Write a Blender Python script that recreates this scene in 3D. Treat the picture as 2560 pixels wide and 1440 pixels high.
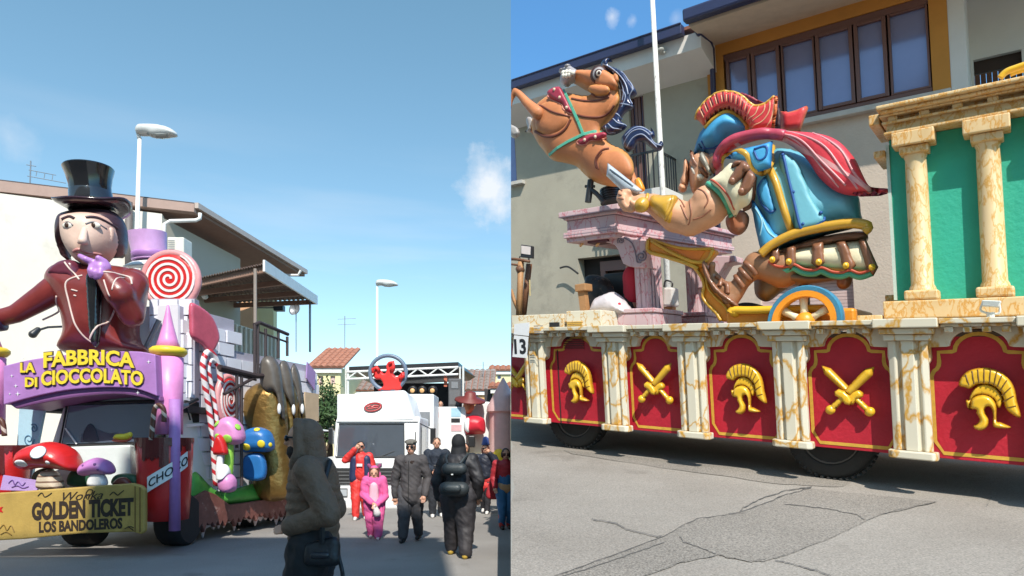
import bpy, bmesh, math, random
import numpy as np
from mathutils import Vector, Matrix, noise
from mathutils.geometry import delaunay_2d_cdt
random.seed(7)
for _o in list(bpy.data.objects):
    bpy.data.objects.remove(_o)
SC = bpy.context.scene
COL = SC.collection
F, CX, HZ, CZ = 1600.0, 1277.0, 1110.0, 1.6      # camera: focal length in photo pixels, principal column, horizon row, eye height

# ---------------------------------------------------------------- camera
cam_d = bpy.data.cameras.new('camera')
cam = bpy.data.objects.new('camera', cam_d)
COL.objects.link(cam)
cam.location = (0, 0, CZ)
cam.rotation_euler = (math.radians(90), 0, 0)
cam_d.sensor_width = 36
cam_d.lens = F / 2560 * 36
cam_d.shift_x = 3 / 2560
cam_d.shift_y = 390 / 2560
cam_d.clip_start = .05
cam_d.clip_end = 2000
SC.camera = cam

# ---------------------------------------------------------------- sky and sun
SUN_EL = math.radians(48)
SUN_AZ = math.atan2(.15, -1)                      # horizontal direction towards the sun, from +Y towards +X
wd = bpy.data.worlds.new('World')
SC.world = wd
wd.use_nodes = True
nt = wd.node_tree
nt.nodes.clear()


def wn(t, **k):
    n = nt.nodes.new(t)
    for a, b in k.items():
        setattr(n, a, b)
    return n


def mathn(op, a, b=None, clamp=False):
    n = wn('ShaderNodeMath', operation=op, use_clamp=clamp)
    for i, v in enumerate((a, b)):
        if v is None:
            continue
        if isinstance(v, (int, float)):
            n.inputs[i].default_value = v
        else:
            nt.links.new(v, n.inputs[i])
    return n.outputs[0]


sky = wn('ShaderNodeTexSky', sky_type='NISHITA', sun_disc=False, sun_elevation=SUN_EL, sun_rotation=SUN_AZ, air_density=1.0, dust_density=.6, ozone_density=1.6)
tc = wn('ShaderNodeTexCoord')
sep = wn('ShaderNodeSeparateXYZ')
nt.links.new(tc.outputs['Generated'], sep.inputs[0])
dx, dy, dz = sep.outputs
# the two halves of the sky have their own air: teal on the left side of the street, deep blue on the right
east = mathn('GREATER_THAN', dx, 0.0)
hi = mathn('MULTIPLY', dz, 1.6, clamp=True)
ramp = wn('ShaderNodeValToRGB')
ramp.color_ramp.elements[0].color = (1.12, 1.20, 1.12, 1)
ramp.color_ramp.elements[1].color = (1.02, 1.32, 1.14, 1)
nt.links.new(hi, ramp.inputs[0])
tint = wn('ShaderNodeMix', data_type='RGBA')
nt.links.new(east, tint.inputs[0])
nt.links.new(ramp.outputs[0], tint.inputs[6])
tint.inputs[7].default_value = (.72, 1.24, 1.46, 1)
mul = wn('ShaderNodeMix', data_type='RGBA', blend_type='MULTIPLY')
mul.inputs[0].default_value = 1
nt.links.new(sky.outputs[0], mul.inputs[6])
nt.links.new(tint.outputs[2], mul.inputs[7])
# clouds: thin streaks low over the left street, a few puffs
mp = wn('ShaderNodeMapping')
mp.inputs['Scale'].default_value = (2.0, 2.0, 16.0)
nt.links.new(tc.outputs['Generated'], mp.inputs[0])
n1 = wn('ShaderNodeTexNoise')
n1.inputs['Scale'].default_value = 1.3
n1.inputs['Detail'].default_value = 6
nt.links.new(mp.outputs[0], n1.inputs[0])
st = mathn('MULTIPLY', mathn('SUBTRACT', n1.outputs[0], .47, clamp=True), 3.2, clamp=True)
low = mathn('SUBTRACT', 1.0, mathn('MULTIPLY', mathn('ABSOLUTE', mathn('SUBTRACT', dz, .25)), 5.0), clamp=True)
st = mathn('MULTIPLY', mathn('MULTIPLY', st, low), .34)
n2 = wn('ShaderNodeTexNoise')
n2.inputs['Scale'].default_value = 24
n2.inputs['Detail'].default_value = 12
n2.inputs['Roughness'].default_value = .62
nt.links.new(tc.outputs['Generated'], n2.inputs[0])


def puffmask(px, py, rad, k, thr):
    d = Vector(((px - CX) / F, 1, (HZ - py) / F)).normalized()
    vm = wn('ShaderNodeVectorMath', operation='DISTANCE')
    nt.links.new(tc.outputs['Generated'], vm.inputs[0])
    vm.inputs[1].default_value = d
    fall = mathn('SUBTRACT', 1.0, mathn('DIVIDE', vm.outputs['Value'], rad), clamp=True)
    s = mathn('SUBTRACT', mathn('ADD', fall, mathn('MULTIPLY', n2.outputs[0], 1.1)), thr, clamp=True)
    return mathn('MULTIPLY', mathn('MULTIPLY', s, k, clamp=True), mathn('MULTIPLY', fall, 4, clamp=True))


cl = st
for a in ((1222, 470, .085, 1.9, .93), (1205, 425, .045, 1.3, .95), (1530, 42, .026, 1.5, 1.08), (1583, 50, .02, .9, 1.08), (1690, 45, .02, .5, 1.08), (20, 345, .05, .5, .95)):
    cl = mathn('MAXIMUM', cl, puffmask(*a))
cm = wn('ShaderNodeMix', data_type='RGBA')
nt.links.new(mathn('MULTIPLY', cl, .9), cm.inputs[0])
nt.links.new(mul.outputs[2], cm.inputs[6])
cm.inputs[7].default_value = (5.2, 5.4, 5.7, 1)
bg = wn('ShaderNodeBackground')
bg.inputs['Strength'].default_value = .13
nt.links.new(cm.outputs[2], bg.inputs[0])
out = wn('ShaderNodeOutputWorld')
nt.links.new(bg.outputs[0], out.inputs[0])

sun_d = bpy.data.lights.new('sun', 'SUN')
sun_d.energy = 4.2
sun_d.angle = math.radians(.5)
sun_d.color = (1, .94, .85)
sun = bpy.data.objects.new('sun', sun_d)
COL.objects.link(sun)
SDIR = Vector((math.sin(SUN_AZ) * math.cos(SUN_EL), math.cos(SUN_AZ) * math.cos(SUN_EL), math.sin(SUN_EL)))
sun.rotation_euler = SDIR.to_track_quat('Z', 'Y').to_euler()
sun.location = (0, -10, 30)
SC.view_settings.view_transform = 'Standard'
SC.view_settings.look = 'None'
SC.view_settings.exposure = .5
SC.view_settings.gamma = 1
SC.view_settings.use_curve_mapping = False
SC.render.engine = 'CYCLES'

# ---------------------------------------------------------------- materials


def srgb(h):
    h = h.lstrip('#')
    c = [int(h[i:i + 2], 16) / 255 for i in (0, 2, 4)]
    return tuple((x / 12.92 if x <= .04045 else ((x + .055) / 1.055) ** 2.4) for x in c)


MATS = {}


def mat(name, col, rough=.6, var=.14, scale=5., bump=.15, bscale=40., metal=0., coat=0., spec=.5, edge=None, stain=None, coord='Object'):
    """Painted / plain surface: base colour with broad and fine noise, optional airbrushed edge colour (attribute 'edge') and stains."""
    if name in MATS:
        return MATS[name]
    if isinstance(col, str):
        col = srgb(col)
    m = bpy.data.materials.new(name)
    m.use_nodes = True
    n = m.node_tree.nodes
    L = m.node_tree.links
    b = n['Principled BSDF']
    b.inputs['Roughness'].default_value = rough
    b.inputs['Metallic'].default_value = metal
    b.inputs['Coat Weight'].default_value = coat
    b.inputs['Coat Roughness'].default_value = .12
    b.inputs['Specular IOR Level'].default_value = spec
    t = n.new('ShaderNodeTexCoord')
    a = n.new('ShaderNodeTexNoise')
    a.inputs['Scale'].default_value = scale
    a.inputs['Detail'].default_value = 8
    a.inputs['Roughness'].default_value = .62
    L.new(t.outputs[coord], a.inputs[0])
    mx = n.new('ShaderNodeMix')
    mx.data_type = 'RGBA'
    mx.inputs[6].default_value = tuple(min(1, c * (1 - var * 1.6)) for c in col) + (1,)
    mx.inputs[7].default_value = tuple(min(1, c * (1 + var * 1.6)) for c in col) + (1,)
    L.new(a.outputs[0], mx.inputs[0])
    res = mx.outputs[2]
    if stain:
        s = n.new('ShaderNodeTexNoise')
        s.inputs['Scale'].default_value = stain[1]
        s.inputs['Detail'].default_value = 9
        s.inputs['Roughness'].default_value = .7
        L.new(t.outputs[coord], s.inputs[0])
        r = n.new('ShaderNodeMapRange')
        r.inputs[1].default_value = stain[2]
        r.inputs[2].default_value = stain[2] + .16
        L.new(s.outputs[0], r.inputs[0])
        m2 = n.new('ShaderNodeMix')
        m2.data_type = 'RGBA'
        L.new(r.outputs[0], m2.inputs[0])
        L.new(res, m2.inputs[6])
        m2.inputs[7].default_value = tuple(stain[0]) + (1,)
        res = m2.outputs[2]
    if edge:
        e = srgb(edge) if isinstance(edge, str) else edge
        at = n.new('ShaderNodeAttribute')
        at.attribute_name = 'edge'
        m3 = n.new('ShaderNodeMix')
        m3.data_type = 'RGBA'
        L.new(at.outputs['Fac'], m3.inputs[0])
        L.new(res, m3.inputs[6])
        m3.inputs[7].default_value = tuple(e) + (1,)
        res = m3.outputs[2]
    L.new(res, b.inputs['Base Color'])
    if bump:
        c = n.new('ShaderNodeTexNoise')
        c.inputs['Scale'].default_value = bscale
        c.inputs['Detail'].default_value = 5
        L.new(t.outputs[coord], c.inputs[0])
        bp = n.new('ShaderNodeBump')
        bp.inputs['Strength'].default_value = bump
        bp.inputs['Distance'].default_value = .02
        L.new(c.outputs[0], bp.inputs['Height'])
        L.new(bp.outputs[0], b.inputs['Normal'])
    MATS[name] = m
    return m


def marble(name, base, vein, scale=3., width=.035, vein2=None, rough=.45, stretch=(1, 1, 1), dist=.5, soft=.05):
    m = bpy.data.materials.new(name)
    m.use_nodes = True
    n = m.node_tree.nodes
    L = m.node_tree.links
    b = n['Principled BSDF']
    b.inputs['Roughness'].default_value = rough
    t = n.new('ShaderNodeTexCoord')
    mpp = n.new('ShaderNodeMapping')
    mpp.inputs['Scale'].default_value = stretch
    mpp.inputs['Rotation'].default_value = (.3, .5, .2)
    L.new(t.outputs['Object'], mpp.inputs[0])
    ns = n.new('ShaderNodeTexNoise')
    ns.inputs['Scale'].default_value = scale * 1.3
    ns.inputs['Detail'].default_value = 6
    L.new(mpp.outputs[0], ns.inputs[0])
    ad = n.new('ShaderNodeVectorMath')
    ad.operation = 'MULTIPLY_ADD'
    L.new(ns.outputs[1], ad.inputs[0])
    ad.inputs[1].default_value = (dist,) * 3
    L.new(mpp.outputs[0], ad.inputs[2])
    vo = n.new('ShaderNodeTexVoronoi')
    vo.feature = 'DISTANCE_TO_EDGE'
    vo.inputs['Scale'].default_value = scale
    L.new(ad.outputs[0], vo.inputs[0])
    n2_ = n.new('ShaderNodeTexNoise')
    n2_.inputs['Scale'].default_value = scale * .9
    L.new(mpp.outputs[0], n2_.inputs[0])
    # width varies along the vein, some fade out
    mm = n.new('ShaderNodeMath')
    mm.operation = 'MULTIPLY'
    L.new(n2_.outputs[0], mm.inputs[0])
    mm.inputs[1].default_value = width * 2
    r = n.new('ShaderNodeMapRange')
    L.new(vo.outputs[0], r.inputs[0])
    r.inputs[1].default_value = 0
    L.new(mm.outputs[0], r.inputs[2])
    r.inputs[3].default_value = 1
    r.inputs[4].default_value = 0
    mx = n.new('ShaderNodeMix')
    mx.data_type = 'RGBA'
    L.new(r.outputs[0], mx.inputs[0])
    m0 = n.new('ShaderNodeMix')
    m0.data_type = 'RGBA'
    L.new(ns.outputs[0], m0.inputs[0])
    m0.inputs[6].default_value = tuple(base) + (1,)
    m0.inputs[7].default_value = tuple(vein2 if vein2 else [c * .85 for c in base]) + (1,)
    L.new(m0.outputs[2], mx.inputs[6])
    mx.inputs[7].default_value = tuple(vein) + (1,)
    L.new(mx.outputs[2], b.inputs['Base Color'])
    bp = n.new('ShaderNodeBump')
    bp.inputs['Strength'].default_value = .12
    bp.inputs['Distance'].default_value = .01
    L.new(ns.outputs[0], bp.inputs['Height'])
    L.new(bp.outputs[0], b.inputs['Normal'])
    MATS[name] = m
    return m


def asphalt(name, c0, c1, speck):
    m = bpy.data.materials.new(name)
    m.use_nodes = True
    n = m.node_tree.nodes
    L = m.node_tree.links
    b = n['Principled BSDF']
    b.inputs['Roughness'].default_value = .85
    b.inputs['Specular IOR Level'].default_value = .3
    t = n.new('ShaderNodeTexCoord')

    def nz(s, d=6, r=.6):
        a = n.new('ShaderNodeTexNoise')
        a.inputs['Scale'].default_value = s
        a.inputs['Detail'].default_value = d
        a.inputs['Roughness'].default_value = r
        L.new(t.outputs['Object'], a.inputs[0])
        return a.outputs[0]
    big = nz(.45, 8)
    fine = nz(70, 3, .7)
    mx = n.new('ShaderNodeMix')
    mx.data_type = 'RGBA'
    rr = n.new('ShaderNodeMapRange')
    rr.inputs[1].default_value = .32
    rr.inputs[2].default_value = .68
    L.new(big, rr.inputs[0])
    L.new(rr.outputs[0], mx.inputs[0])
    mx.inputs[6].default_value = tuple(c0) + (1,)
    mx.inputs[7].default_value = tuple(c1) + (1,)
    m2 = n.new('ShaderNodeMix')
    m2.data_type = 'RGBA'
    m2.blend_type = 'MULTIPLY'
    m2.inputs[0].default_value = speck
    L.new(mx.outputs[2], m2.inputs[6])
    r2 = n.new('ShaderNodeMapRange')
    r2.inputs[1].default_value = .3
    r2.inputs[2].default_value = .7
    r2.inputs[3].default_value = .35
    r2.inputs[4].default_value = 1.5
    L.new(fine, r2.inputs[0])
    L.new(r2.outputs[0], m2.inputs[7])
    # darker oily patches
    r3 = n.new('ShaderNodeMapRange')
    r3.inputs[1].default_value = .60
    r3.inputs[2].default_value = .72
    L.new(nz(1.1, 9, .65), r3.inputs[0])
    m3 = n.new('ShaderNodeMix')
    m3.data_type = 'RGBA'
    m3.blend_type = 'MULTIPLY'
    L.new(r3.outputs[0], m3.inputs[0])
    L.new(m2.outputs[2], m3.inputs[6])
    m3.inputs[7].default_value = (.72, .71, .7, 1)
    L.new(m3.outputs[2], b.inputs['Base Color'])
    bp = n.new('ShaderNodeBump')
    bp.inputs['Strength'].default_value = .35
    bp.inputs['Distance'].default_value = .01
    L.new(fine, bp.inputs['Height'])
    L.new(bp.outputs[0], b.inputs['Normal'])
    MATS[name] = m
    return m


def glass(name, col, rough=.04, metal=.55):
    m = mat(name, col, rough=rough, var=.05, bump=0, spec=.9, metal=metal)
    return m


def streaked(name, base, stripe, scale, axis=(1, 0, 0), sharp=.5, width=.12, rough=.45, distort=2.5):
    """Painted flowing strokes (wave bands) of a second colour over a base colour."""
    m = mat(name, base, rough=rough)
    n = m.node_tree.nodes
    L = m.node_tree.links
    b = n['Principled BSDF']
    src = b.inputs['Base Color'].links[0].from_socket
    t = n.new('ShaderNodeTexCoord')
    mpp = n.new('ShaderNodeMapping')
    mpp.inputs['Rotation'].default_value = axis
    L.new(t.outputs['Object'], mpp.inputs[0])
    w = n.new('ShaderNodeTexWave')
    w.inputs['Scale'].default_value = scale
    w.inputs['Distortion'].default_value = distort
    w.inputs['Detail'].default_value = 2
    w.inputs['Detail Scale'].default_value = .6
    L.new(mpp.outputs[0], w.inputs[0])
    r = n.new('ShaderNodeMapRange')
    r.inputs[1].default_value = 1 - width
    r.inputs[2].default_value = 1 - width * (1 - sharp)
    L.new(w.outputs['Fac'], r.inputs[0])
    mx = n.new('ShaderNodeMix')
    mx.data_type = 'RGBA'
    L.new(r.outputs[0], mx.inputs[0])
    L.new(src, mx.inputs[6])
    mx.inputs[7].default_value = tuple(srgb(stripe) if isinstance(stripe, str) else stripe) + (1,)
    L.new(mx.outputs[2], b.inputs['Base Color'])
    return m


# ---------------------------------------------------------------- frames: measured places in the street
def W(px, py, Y):
    """The place seen at photo pixel (px, py), Y metres ahead of the camera."""
    return Vector(((px - CX) / F * Y, Y, CZ + (HZ - py) / F * Y))


# right-hand street: U runs along the parade float (up the hill), D away from the kerb, Q up
RU = np.array([(-690 - CX) / F, 1, (HZ - 865) / F]); RU /= np.linalg.norm(RU)
RD = np.array([.813, 1, .144]); RD /= np.linalg.norm(RD)
RQ = np.array([-.055, 0, 1.]); RQ /= np.linalg.norm(RQ)
RO = np.array(W(2070, 1212, 6.5))


def R(s, d, t):
    return Vector(RO + s * RU + d * RD + t * RQ)


def rp(px, py, d=0.):
    r = np.array([(px - CX) / F, 1, (HZ - py) / F])
    x = np.linalg.solve(np.stack([RU, RQ, -r], 1), np.array([0, 0, CZ]) - RO - d * RD)
    return float(x[0]), float(x[1])


def rg(px, py):
    """(s, d) on the right-hand road surface."""
    r = np.array([(px - CX) / F, 1, (HZ - py) / F])
    x = np.linalg.solve(np.stack([RU, RD, -r], 1), np.array([0, 0, CZ]) - RO)
    return float(x[0]), float(x[1])


def LY(Y):
    """Upright frame facing the camera at distance Y: (x, depth, z)."""
    return lambda x, d, z: Vector((x, Y + d, z))


def lp(px, py, Y):
    return ((px - CX) / F * Y, CZ + (HZ - py) / F * Y)


# ---------------------------------------------------------------- mesh helpers; every shape is (verts, faces[, edge values])
class MB:
    def __init__(self):
        self.v, self.f, self.e = [], [], []

    def add(self, sh):
        o = len(self.v)
        self.v += [Vector(p) for p in sh[0]]
        self.f += [tuple(i + o for i in q) for q in sh[1]]
        self.e += list(sh[2]) if len(sh) > 2 else [0.] * len(sh[0])
        return self

    def out(self):
        return self.v, self.f, self.e


def join(*shs):
    m = MB()
    for s in shs:
        m.add(s)
    return m.out()


def box(fn, s0, s1, d0, d1, t0, t1):
    v = [fn(s, d, t) for t in (t0, t1) for d in (d0, d1) for s in (s0, s1)]
    return v, [(0, 1, 3, 2), (4, 6, 7, 5), (0, 4, 5, 1), (1, 5, 7, 3), (3, 7, 6, 2), (2, 6, 4, 0)]


def hexa(a, b):
    """Solid between two quads."""
    v = list(a) + list(b)
    return v, [(3, 2, 1, 0), (4, 5, 6, 7), (0, 1, 5, 4), (1, 2, 6, 5), (2, 3, 7, 6), (3, 0, 4, 7)]


def prism(fn, pts, d0, d1):
    n = len(pts)
    v = [fn(p[0], d0, p[1]) for p in pts] + [fn(p[0], d1, p[1]) for p in pts]
    f = [tuple(range(n)), tuple(range(2 * n - 1, n - 1, -1))]
    f += [(i, (i + 1) % n, n + (i + 1) % n, n + i) for i in range(n)]
    return v, f


def spline(pts, k=6, closed=True):
    P = [np.array(p, float) for p in pts]
    n = len(P)
    o = []
    rng = range(n) if closed else range(n - 1)
    for i in rng:
        if closed:
            a, b, c, d = P[i - 1], P[i], P[(i + 1) % n], P[(i + 2) % n]
        else:
            a, b, c, d = P[max(i - 1, 0)], P[i], P[i + 1], P[min(i + 2, n - 1)]
        for j in range(k):
            t = j / k
            o.append(.5 * ((2 * b) + (-a + c) * t + (2 * a - 5 * b + 4 * c - d) * t * t + (-a + 3 * b - 3 * c + d) * t ** 3))
    if not closed:
        o.append(P[-1])
    return o


def tube(pts, r, n=8, closed=False, cap=True):
    P = [Vector(p) for p in pts]
    N = len(P)
    R_ = list(r) if hasattr(r, '__len__') else [r] * N
    v, f = [], []
    prev = None
    for i in range(N):
        if closed:
            t = (P[(i + 1) % N] - P[i - 1])
        else:
            t = P[min(i + 1, N - 1)] - P[max(i - 1, 0)]
        t = t.normalized() if t.length > 1e-9 else Vector((0, 0, 1))
        if prev is None:
            a = t.orthogonal().normalized()
        else:
            a = prev - t * prev.dot(t)
            a = a.normalized() if a.length > 1e-6 else t.orthogonal().normalized()
        prev = a
        b = t.cross(a)
        for k in range(n):
            q = 2 * math.pi * k / n
            v.append(P[i] + (a * math.cos(q) + b * math.sin(q)) * R_[i])
    for i in range(N if closed else N - 1):
        j = (i + 1) % N
        for k in range(n):
            f.append((i * n + k, i * n + (k + 1) % n, j * n + (k + 1) % n, j * n + k))
    if cap and not closed:
        f.append(tuple(range(n - 1, -1, -1)))
        f.append(tuple((N - 1) * n + k for k in range(n)))
    return v, f


def lathe(prof, c, ax=(0, 0, 1), n=20, up=None):
    """Surface of revolution: prof of (radius, height) along axis ax from point c."""
    ax = Vector(ax).normalized()
    a = Vector(up) if up is not None else ax.orthogonal()
    a = (a - ax * a.dot(ax)).normalized()
    b = ax.cross(a)
    c = Vector(c)
    v, f = [], []
    for r, h in prof:
        for k in range(n):
            q = 2 * math.pi * k / n
            v.append(c + ax * h + (a * math.cos(q) + b * math.sin(q)) * r)
    for i in range(len(prof) - 1):
        for k in range(n):
            f.append((i * n + k, i * n + (k + 1) % n, (i + 1) * n + (k + 1) % n, (i + 1) * n + k))
    if prof[0] != prof[-1]:
        f.append(tuple(range(n - 1, -1, -1)))
        f.append(tuple((len(prof) - 1) * n + k for k in range(n)))
    return v, f


def ball(c, r, n=12, m=8, axes=None):
    r = r if hasattr(r, '__len__') else (r, r, r)
    A = axes or (Vector((1, 0, 0)), Vector((0, 1, 0)), Vector((0, 0, 1)))
    c = Vector(c)
    v, f = [c - A[2] * r[2]], []
    for i in range(1, m):
        p = -math.pi / 2 + math.pi * i / m
        for k in range(n):
            q = 2 * math.pi * k / n
            v.append(c + A[0] * (r[0] * math.cos(p) * math.cos(q)) + A[1] * (r[1] * math.cos(p) * math.sin(q)) + A[2] * (r[2] * math.sin(p)))
    v.append(c + A[2] * r[2])
    for k in range(n):
        f.append((0, 1 + (k + 1) % n, 1 + k))
        f.append((len(v) - 1, 1 + (m - 2) * n + k, 1 + (m - 2) * n + (k + 1) % n))
    for i in range(m - 2):
        for k in range(n):
            f.append((1 + i * n + k, 1 + i * n + (k + 1) % n, 1 + (i + 1) * n + (k + 1) % n, 1 + (i + 1) * n + k))
    return v, f


def capsule(p0, r0, p1, r1, n=12):
    p0, p1 = Vector(p0), Vector(p1)
    d = p1 - p0
    L_ = d.length
    d = d.normalized() if L_ > 1e-6 else Vector((0, 0, 1))
    prof = []
    for i in range(0, 5):
        q = -math.pi / 2 + (math.pi / 2) * i / 4
        prof.append((max(1e-4, r0 * math.cos(q)), r0 * math.sin(q)))
    for i in range(0, 5):
        q = (math.pi / 2) * i / 4
        prof.append((max(1e-4, r1 * math.cos(q)), L_ + r1 * math.sin(q)))
    return lathe(prof, p0, d, n)


def puff(fn, outline, d, thick, R_=None, back=.6, step=None, k=6, smooth=True, power=.5, edgew=None):
    """A carved, pillow-shaped body with the given side outline: (u, v) points in frame fn, middle plane at depth d, swelling by thick
    towards -d and back*thick away. 'edge' holds how close a point is to the rim (for airbrushed rims)."""
    P = np.array(spline(outline, k) if smooth else outline, float)
    if not smooth:                      # resample straight edges
        q = []
        tot = sum(np.linalg.norm(P[i] - P[i - 1]) for i in range(len(P)))
        for i in range(len(P)):
            a, b = P[i], P[(i + 1) % len(P)]
            m = max(1, int(np.linalg.norm(b - a) / tot * 60))
            q += [a + (b - a) * j / m for j in range(m)]
        P = np.array(q)
    mn, mxx = P.min(0), P.max(0)
    size = (mxx - mn).max()
    step = step or size / 30
    R_ = R_ or min(mxx - mn) * .45
    A, B = P, np.roll(P, -1, 0)

    def dist(X):
        ab = B - A
        ap = X[:, None, :] - A[None]
        t = np.clip((ap * ab[None]).sum(2) / np.maximum((ab * ab).sum(1)[None], 1e-12), 0, 1)
        return np.sqrt((((ap - t[..., None] * ab[None]) ** 2).sum(2)).min(1))

    def inside(X):
        x, y = X[:, 0][:, None], X[:, 1][:, None]
        c = ((A[:, 1][None] > y) != (B[:, 1][None] > y)) & (x < (B[:, 0] - A[:, 0])[None] * (y - A[:, 1][None]) / np.where(B[:, 1] == A[:, 1], 1e-9, B[:, 1] - A[:, 1])[None] + A[:, 0][None])
        return c.sum(1) % 2 == 1
    gx, gy = np.meshgrid(np.arange(mn[0] + step / 2, mxx[0], step), np.arange(mn[1] + step / 2, mxx[1], step))
    G = np.stack([gx.ravel(), gy.ravel()], 1)
    G[:, 0] += (np.arange(len(G)) // gx.shape[1] % 2) * step * .5
    G = G[inside(G)]
    G = G[dist(G) > step * .45] if len(G) else G
    pts = [Vector(p) for p in P] + [Vector(p) for p in G]
    n = len(P)
    res = delaunay_2d_cdt(pts, [(i, (i + 1) % n) for i in range(n)], [], 0, 1e-7)
    V2 = np.array([tuple(p) for p in res[0]])
    tri = [tuple(t) for t in res[2]]
    cen = np.array([V2[list(t)].mean(0) for t in tri])
    ins = inside(cen)
    tri = [t for t, q in zip(tri, ins) if q]
    dd = dist(V2)
    q = np.clip(dd / R_, 0, 1)
    h = thick * (1 - (1 - q) ** 2) ** power
    ed = np.clip(1 - dd / (edgew or R_ * .55), 0, 1)
    rim = dd < size * 1e-5
    v, f, e = [], [], []
    for p, hh, ee in zip(V2, h, ed):
        v.append(fn(p[0], d - hh, p[1])); e.append(ee)
    for t in tri:
        f.append(t)
    m = {}
    for i, (p, hh, ee) in enumerate(zip(V2, h, ed)):
        if rim[i]:
            m[i] = i
        else:
            m[i] = len(v)
            v.append(fn(p[0], d + hh * back, p[1])); e.append(ee)
    for t in tri:
        f.append((m[t[2]], m[t[1]], m[t[0]]))
    return v, f, e


def remesh(shs, voxel, smooth=4, disp=0., dscale=6.):
    """Voxel union of overlapping solids: one continuous skin."""
    v, f, _ = join(*shs)
    me = bpy.data.meshes.new('tmp')
    me.from_pydata([tuple(p) for p in v], [], f)
    bm = bmesh.new()
    bm.from_mesh(me)
    bmesh.ops.recalc_face_normals(bm, faces=bm.faces)
    bm.to_mesh(me)
    bm.free()
    o = bpy.data.objects.new('tmp', me)
    COL.objects.link(o)
    r = o.modifiers.new('r', 'REMESH')
    r.mode = 'VOXEL'
    r.voxel_size = voxel
    if smooth:
        s = o.modifiers.new('s', 'SMOOTH')
        s.iterations = smooth
        s.factor = .5
    dg = bpy.context.evaluated_depsgraph_get()
    dg.update()
    ev = o.evaluated_get(dg)
    m2 = ev.to_mesh()
    vv = [Vector(p.co) for p in m2.vertices]
    ff = [tuple(p.vertices) for p in m2.polygons]
    if disp:
        nn = [Vector(p.normal) for p in m2.vertices]
        vv = [p + nn[i] * disp * (noise.noise(p * dscale) + 1.1 * (.45 - abs(noise.noise(Vector((p[0] * .8 + 5, p[1] * .8, p[2] * 1.5 + p[0])) * dscale * .9)))) for i, p in enumerate(vv)]
    ev.to_mesh_clear()
    bpy.data.objects.remove(o)
    bpy.data.meshes.remove(me)
    return vv, ff


def text(s, fn, u0, v0, u1, v1, d0, d1, bold=0., shear=0., curve=None, squeeze=True):
    """Lettering filling the rectangle u0..u1, v0..v1 of frame fn, extruded from d0 (front) to d1."""
    c = bpy.data.curves.new('t', 'FONT')
    c.body = s
    c.size = 1
    c.offset = bold
    c.shear = shear
    c.resolution_u = 3
    o = bpy.data.objects.new('t', c)
    COL.objects.link(o)
    dg = bpy.context.evaluated_depsgraph_get()
    dg.update()
    me = o.evaluated_get(dg).to_mesh()
    V = [tuple(p.co) for p in me.vertices]
    Fc = [tuple(p.vertices) for p in me.polygons]
    o.evaluated_get(dg).to_mesh_clear()
    bpy.data.objects.remove(o)
    bpy.data.curves.remove(c)
    xs = [p[0] for p in V]
    ys = [p[1] for p in V]
    x0, x1, y0, y1 = min(xs), max(xs), min(ys), max(ys)
    k = lambda p: (u0 + (p[0] - x0) / (x1 - x0) * (u1 - u0), v0 + (p[1] - y0) / (y1 - y0) * (v1 - v0))
    Q = [k(p) for p in V]
    if curve:
        Q = [(u, w + curve((u - u0) / (u1 - u0))) for u, w in Q]
    n = len(V)
    v = [fn(u, d0, w) for u, w in Q] + [fn(u, d1, w) for u, w in Q]
    f = [q for q in Fc] + [tuple(n + i for i in reversed(q)) for q in Fc]
    cnt = {}
    for q in Fc:
        for i in range(len(q)):
            a, b = q[i], q[(i + 1) % len(q)]
            cnt[(a, b)] = 1
    for (a, b) in cnt:
        if (b, a) not in cnt:
            f.append((b, a, n + a, n + b))
    return v, f


def cut(sh, side):
    """Keep only what lies on one side of the party line x = 0 (side +1 or -1)."""
    v, f, e = sh[0], sh[1], (sh[2] if len(sh) > 2 else [0.] * len(sh[0]))
    if all(p[0] * side > 1e-4 for p in v):
        return sh
    bm = bmesh.new()
    ly = bm.verts.layers.float.new('edge')
    bv = []
    for p, q in zip(v, e):
        x = bm.verts.new(p)
        x[ly] = q
        bv.append(x)
    for q in f:
        try:
            bm.faces.new([bv[i] for i in q])
        except ValueError:
            pass
    r = bmesh.ops.bisect_plane(bm, geom=bm.verts[:] + bm.edges[:] + bm.faces[:], dist=1e-5, plane_co=(.004 * side, 0, 0), plane_no=(side, 0, 0), clear_inner=True)
    ed = [x for x in r['geom_cut'] if isinstance(x, bmesh.types.BMEdge)]
    try:
        bmesh.ops.holes_fill(bm, edges=ed, sides=0)
    except Exception:
        pass
    bm.verts.index_update()
    vv = [x.co.copy() for x in bm.verts]
    ee = [x[ly] for x in bm.verts]
    ff = [tuple(x.index for x in q.verts) for q in bm.faces]
    bm.free()
    return vv, ff, ee


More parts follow.
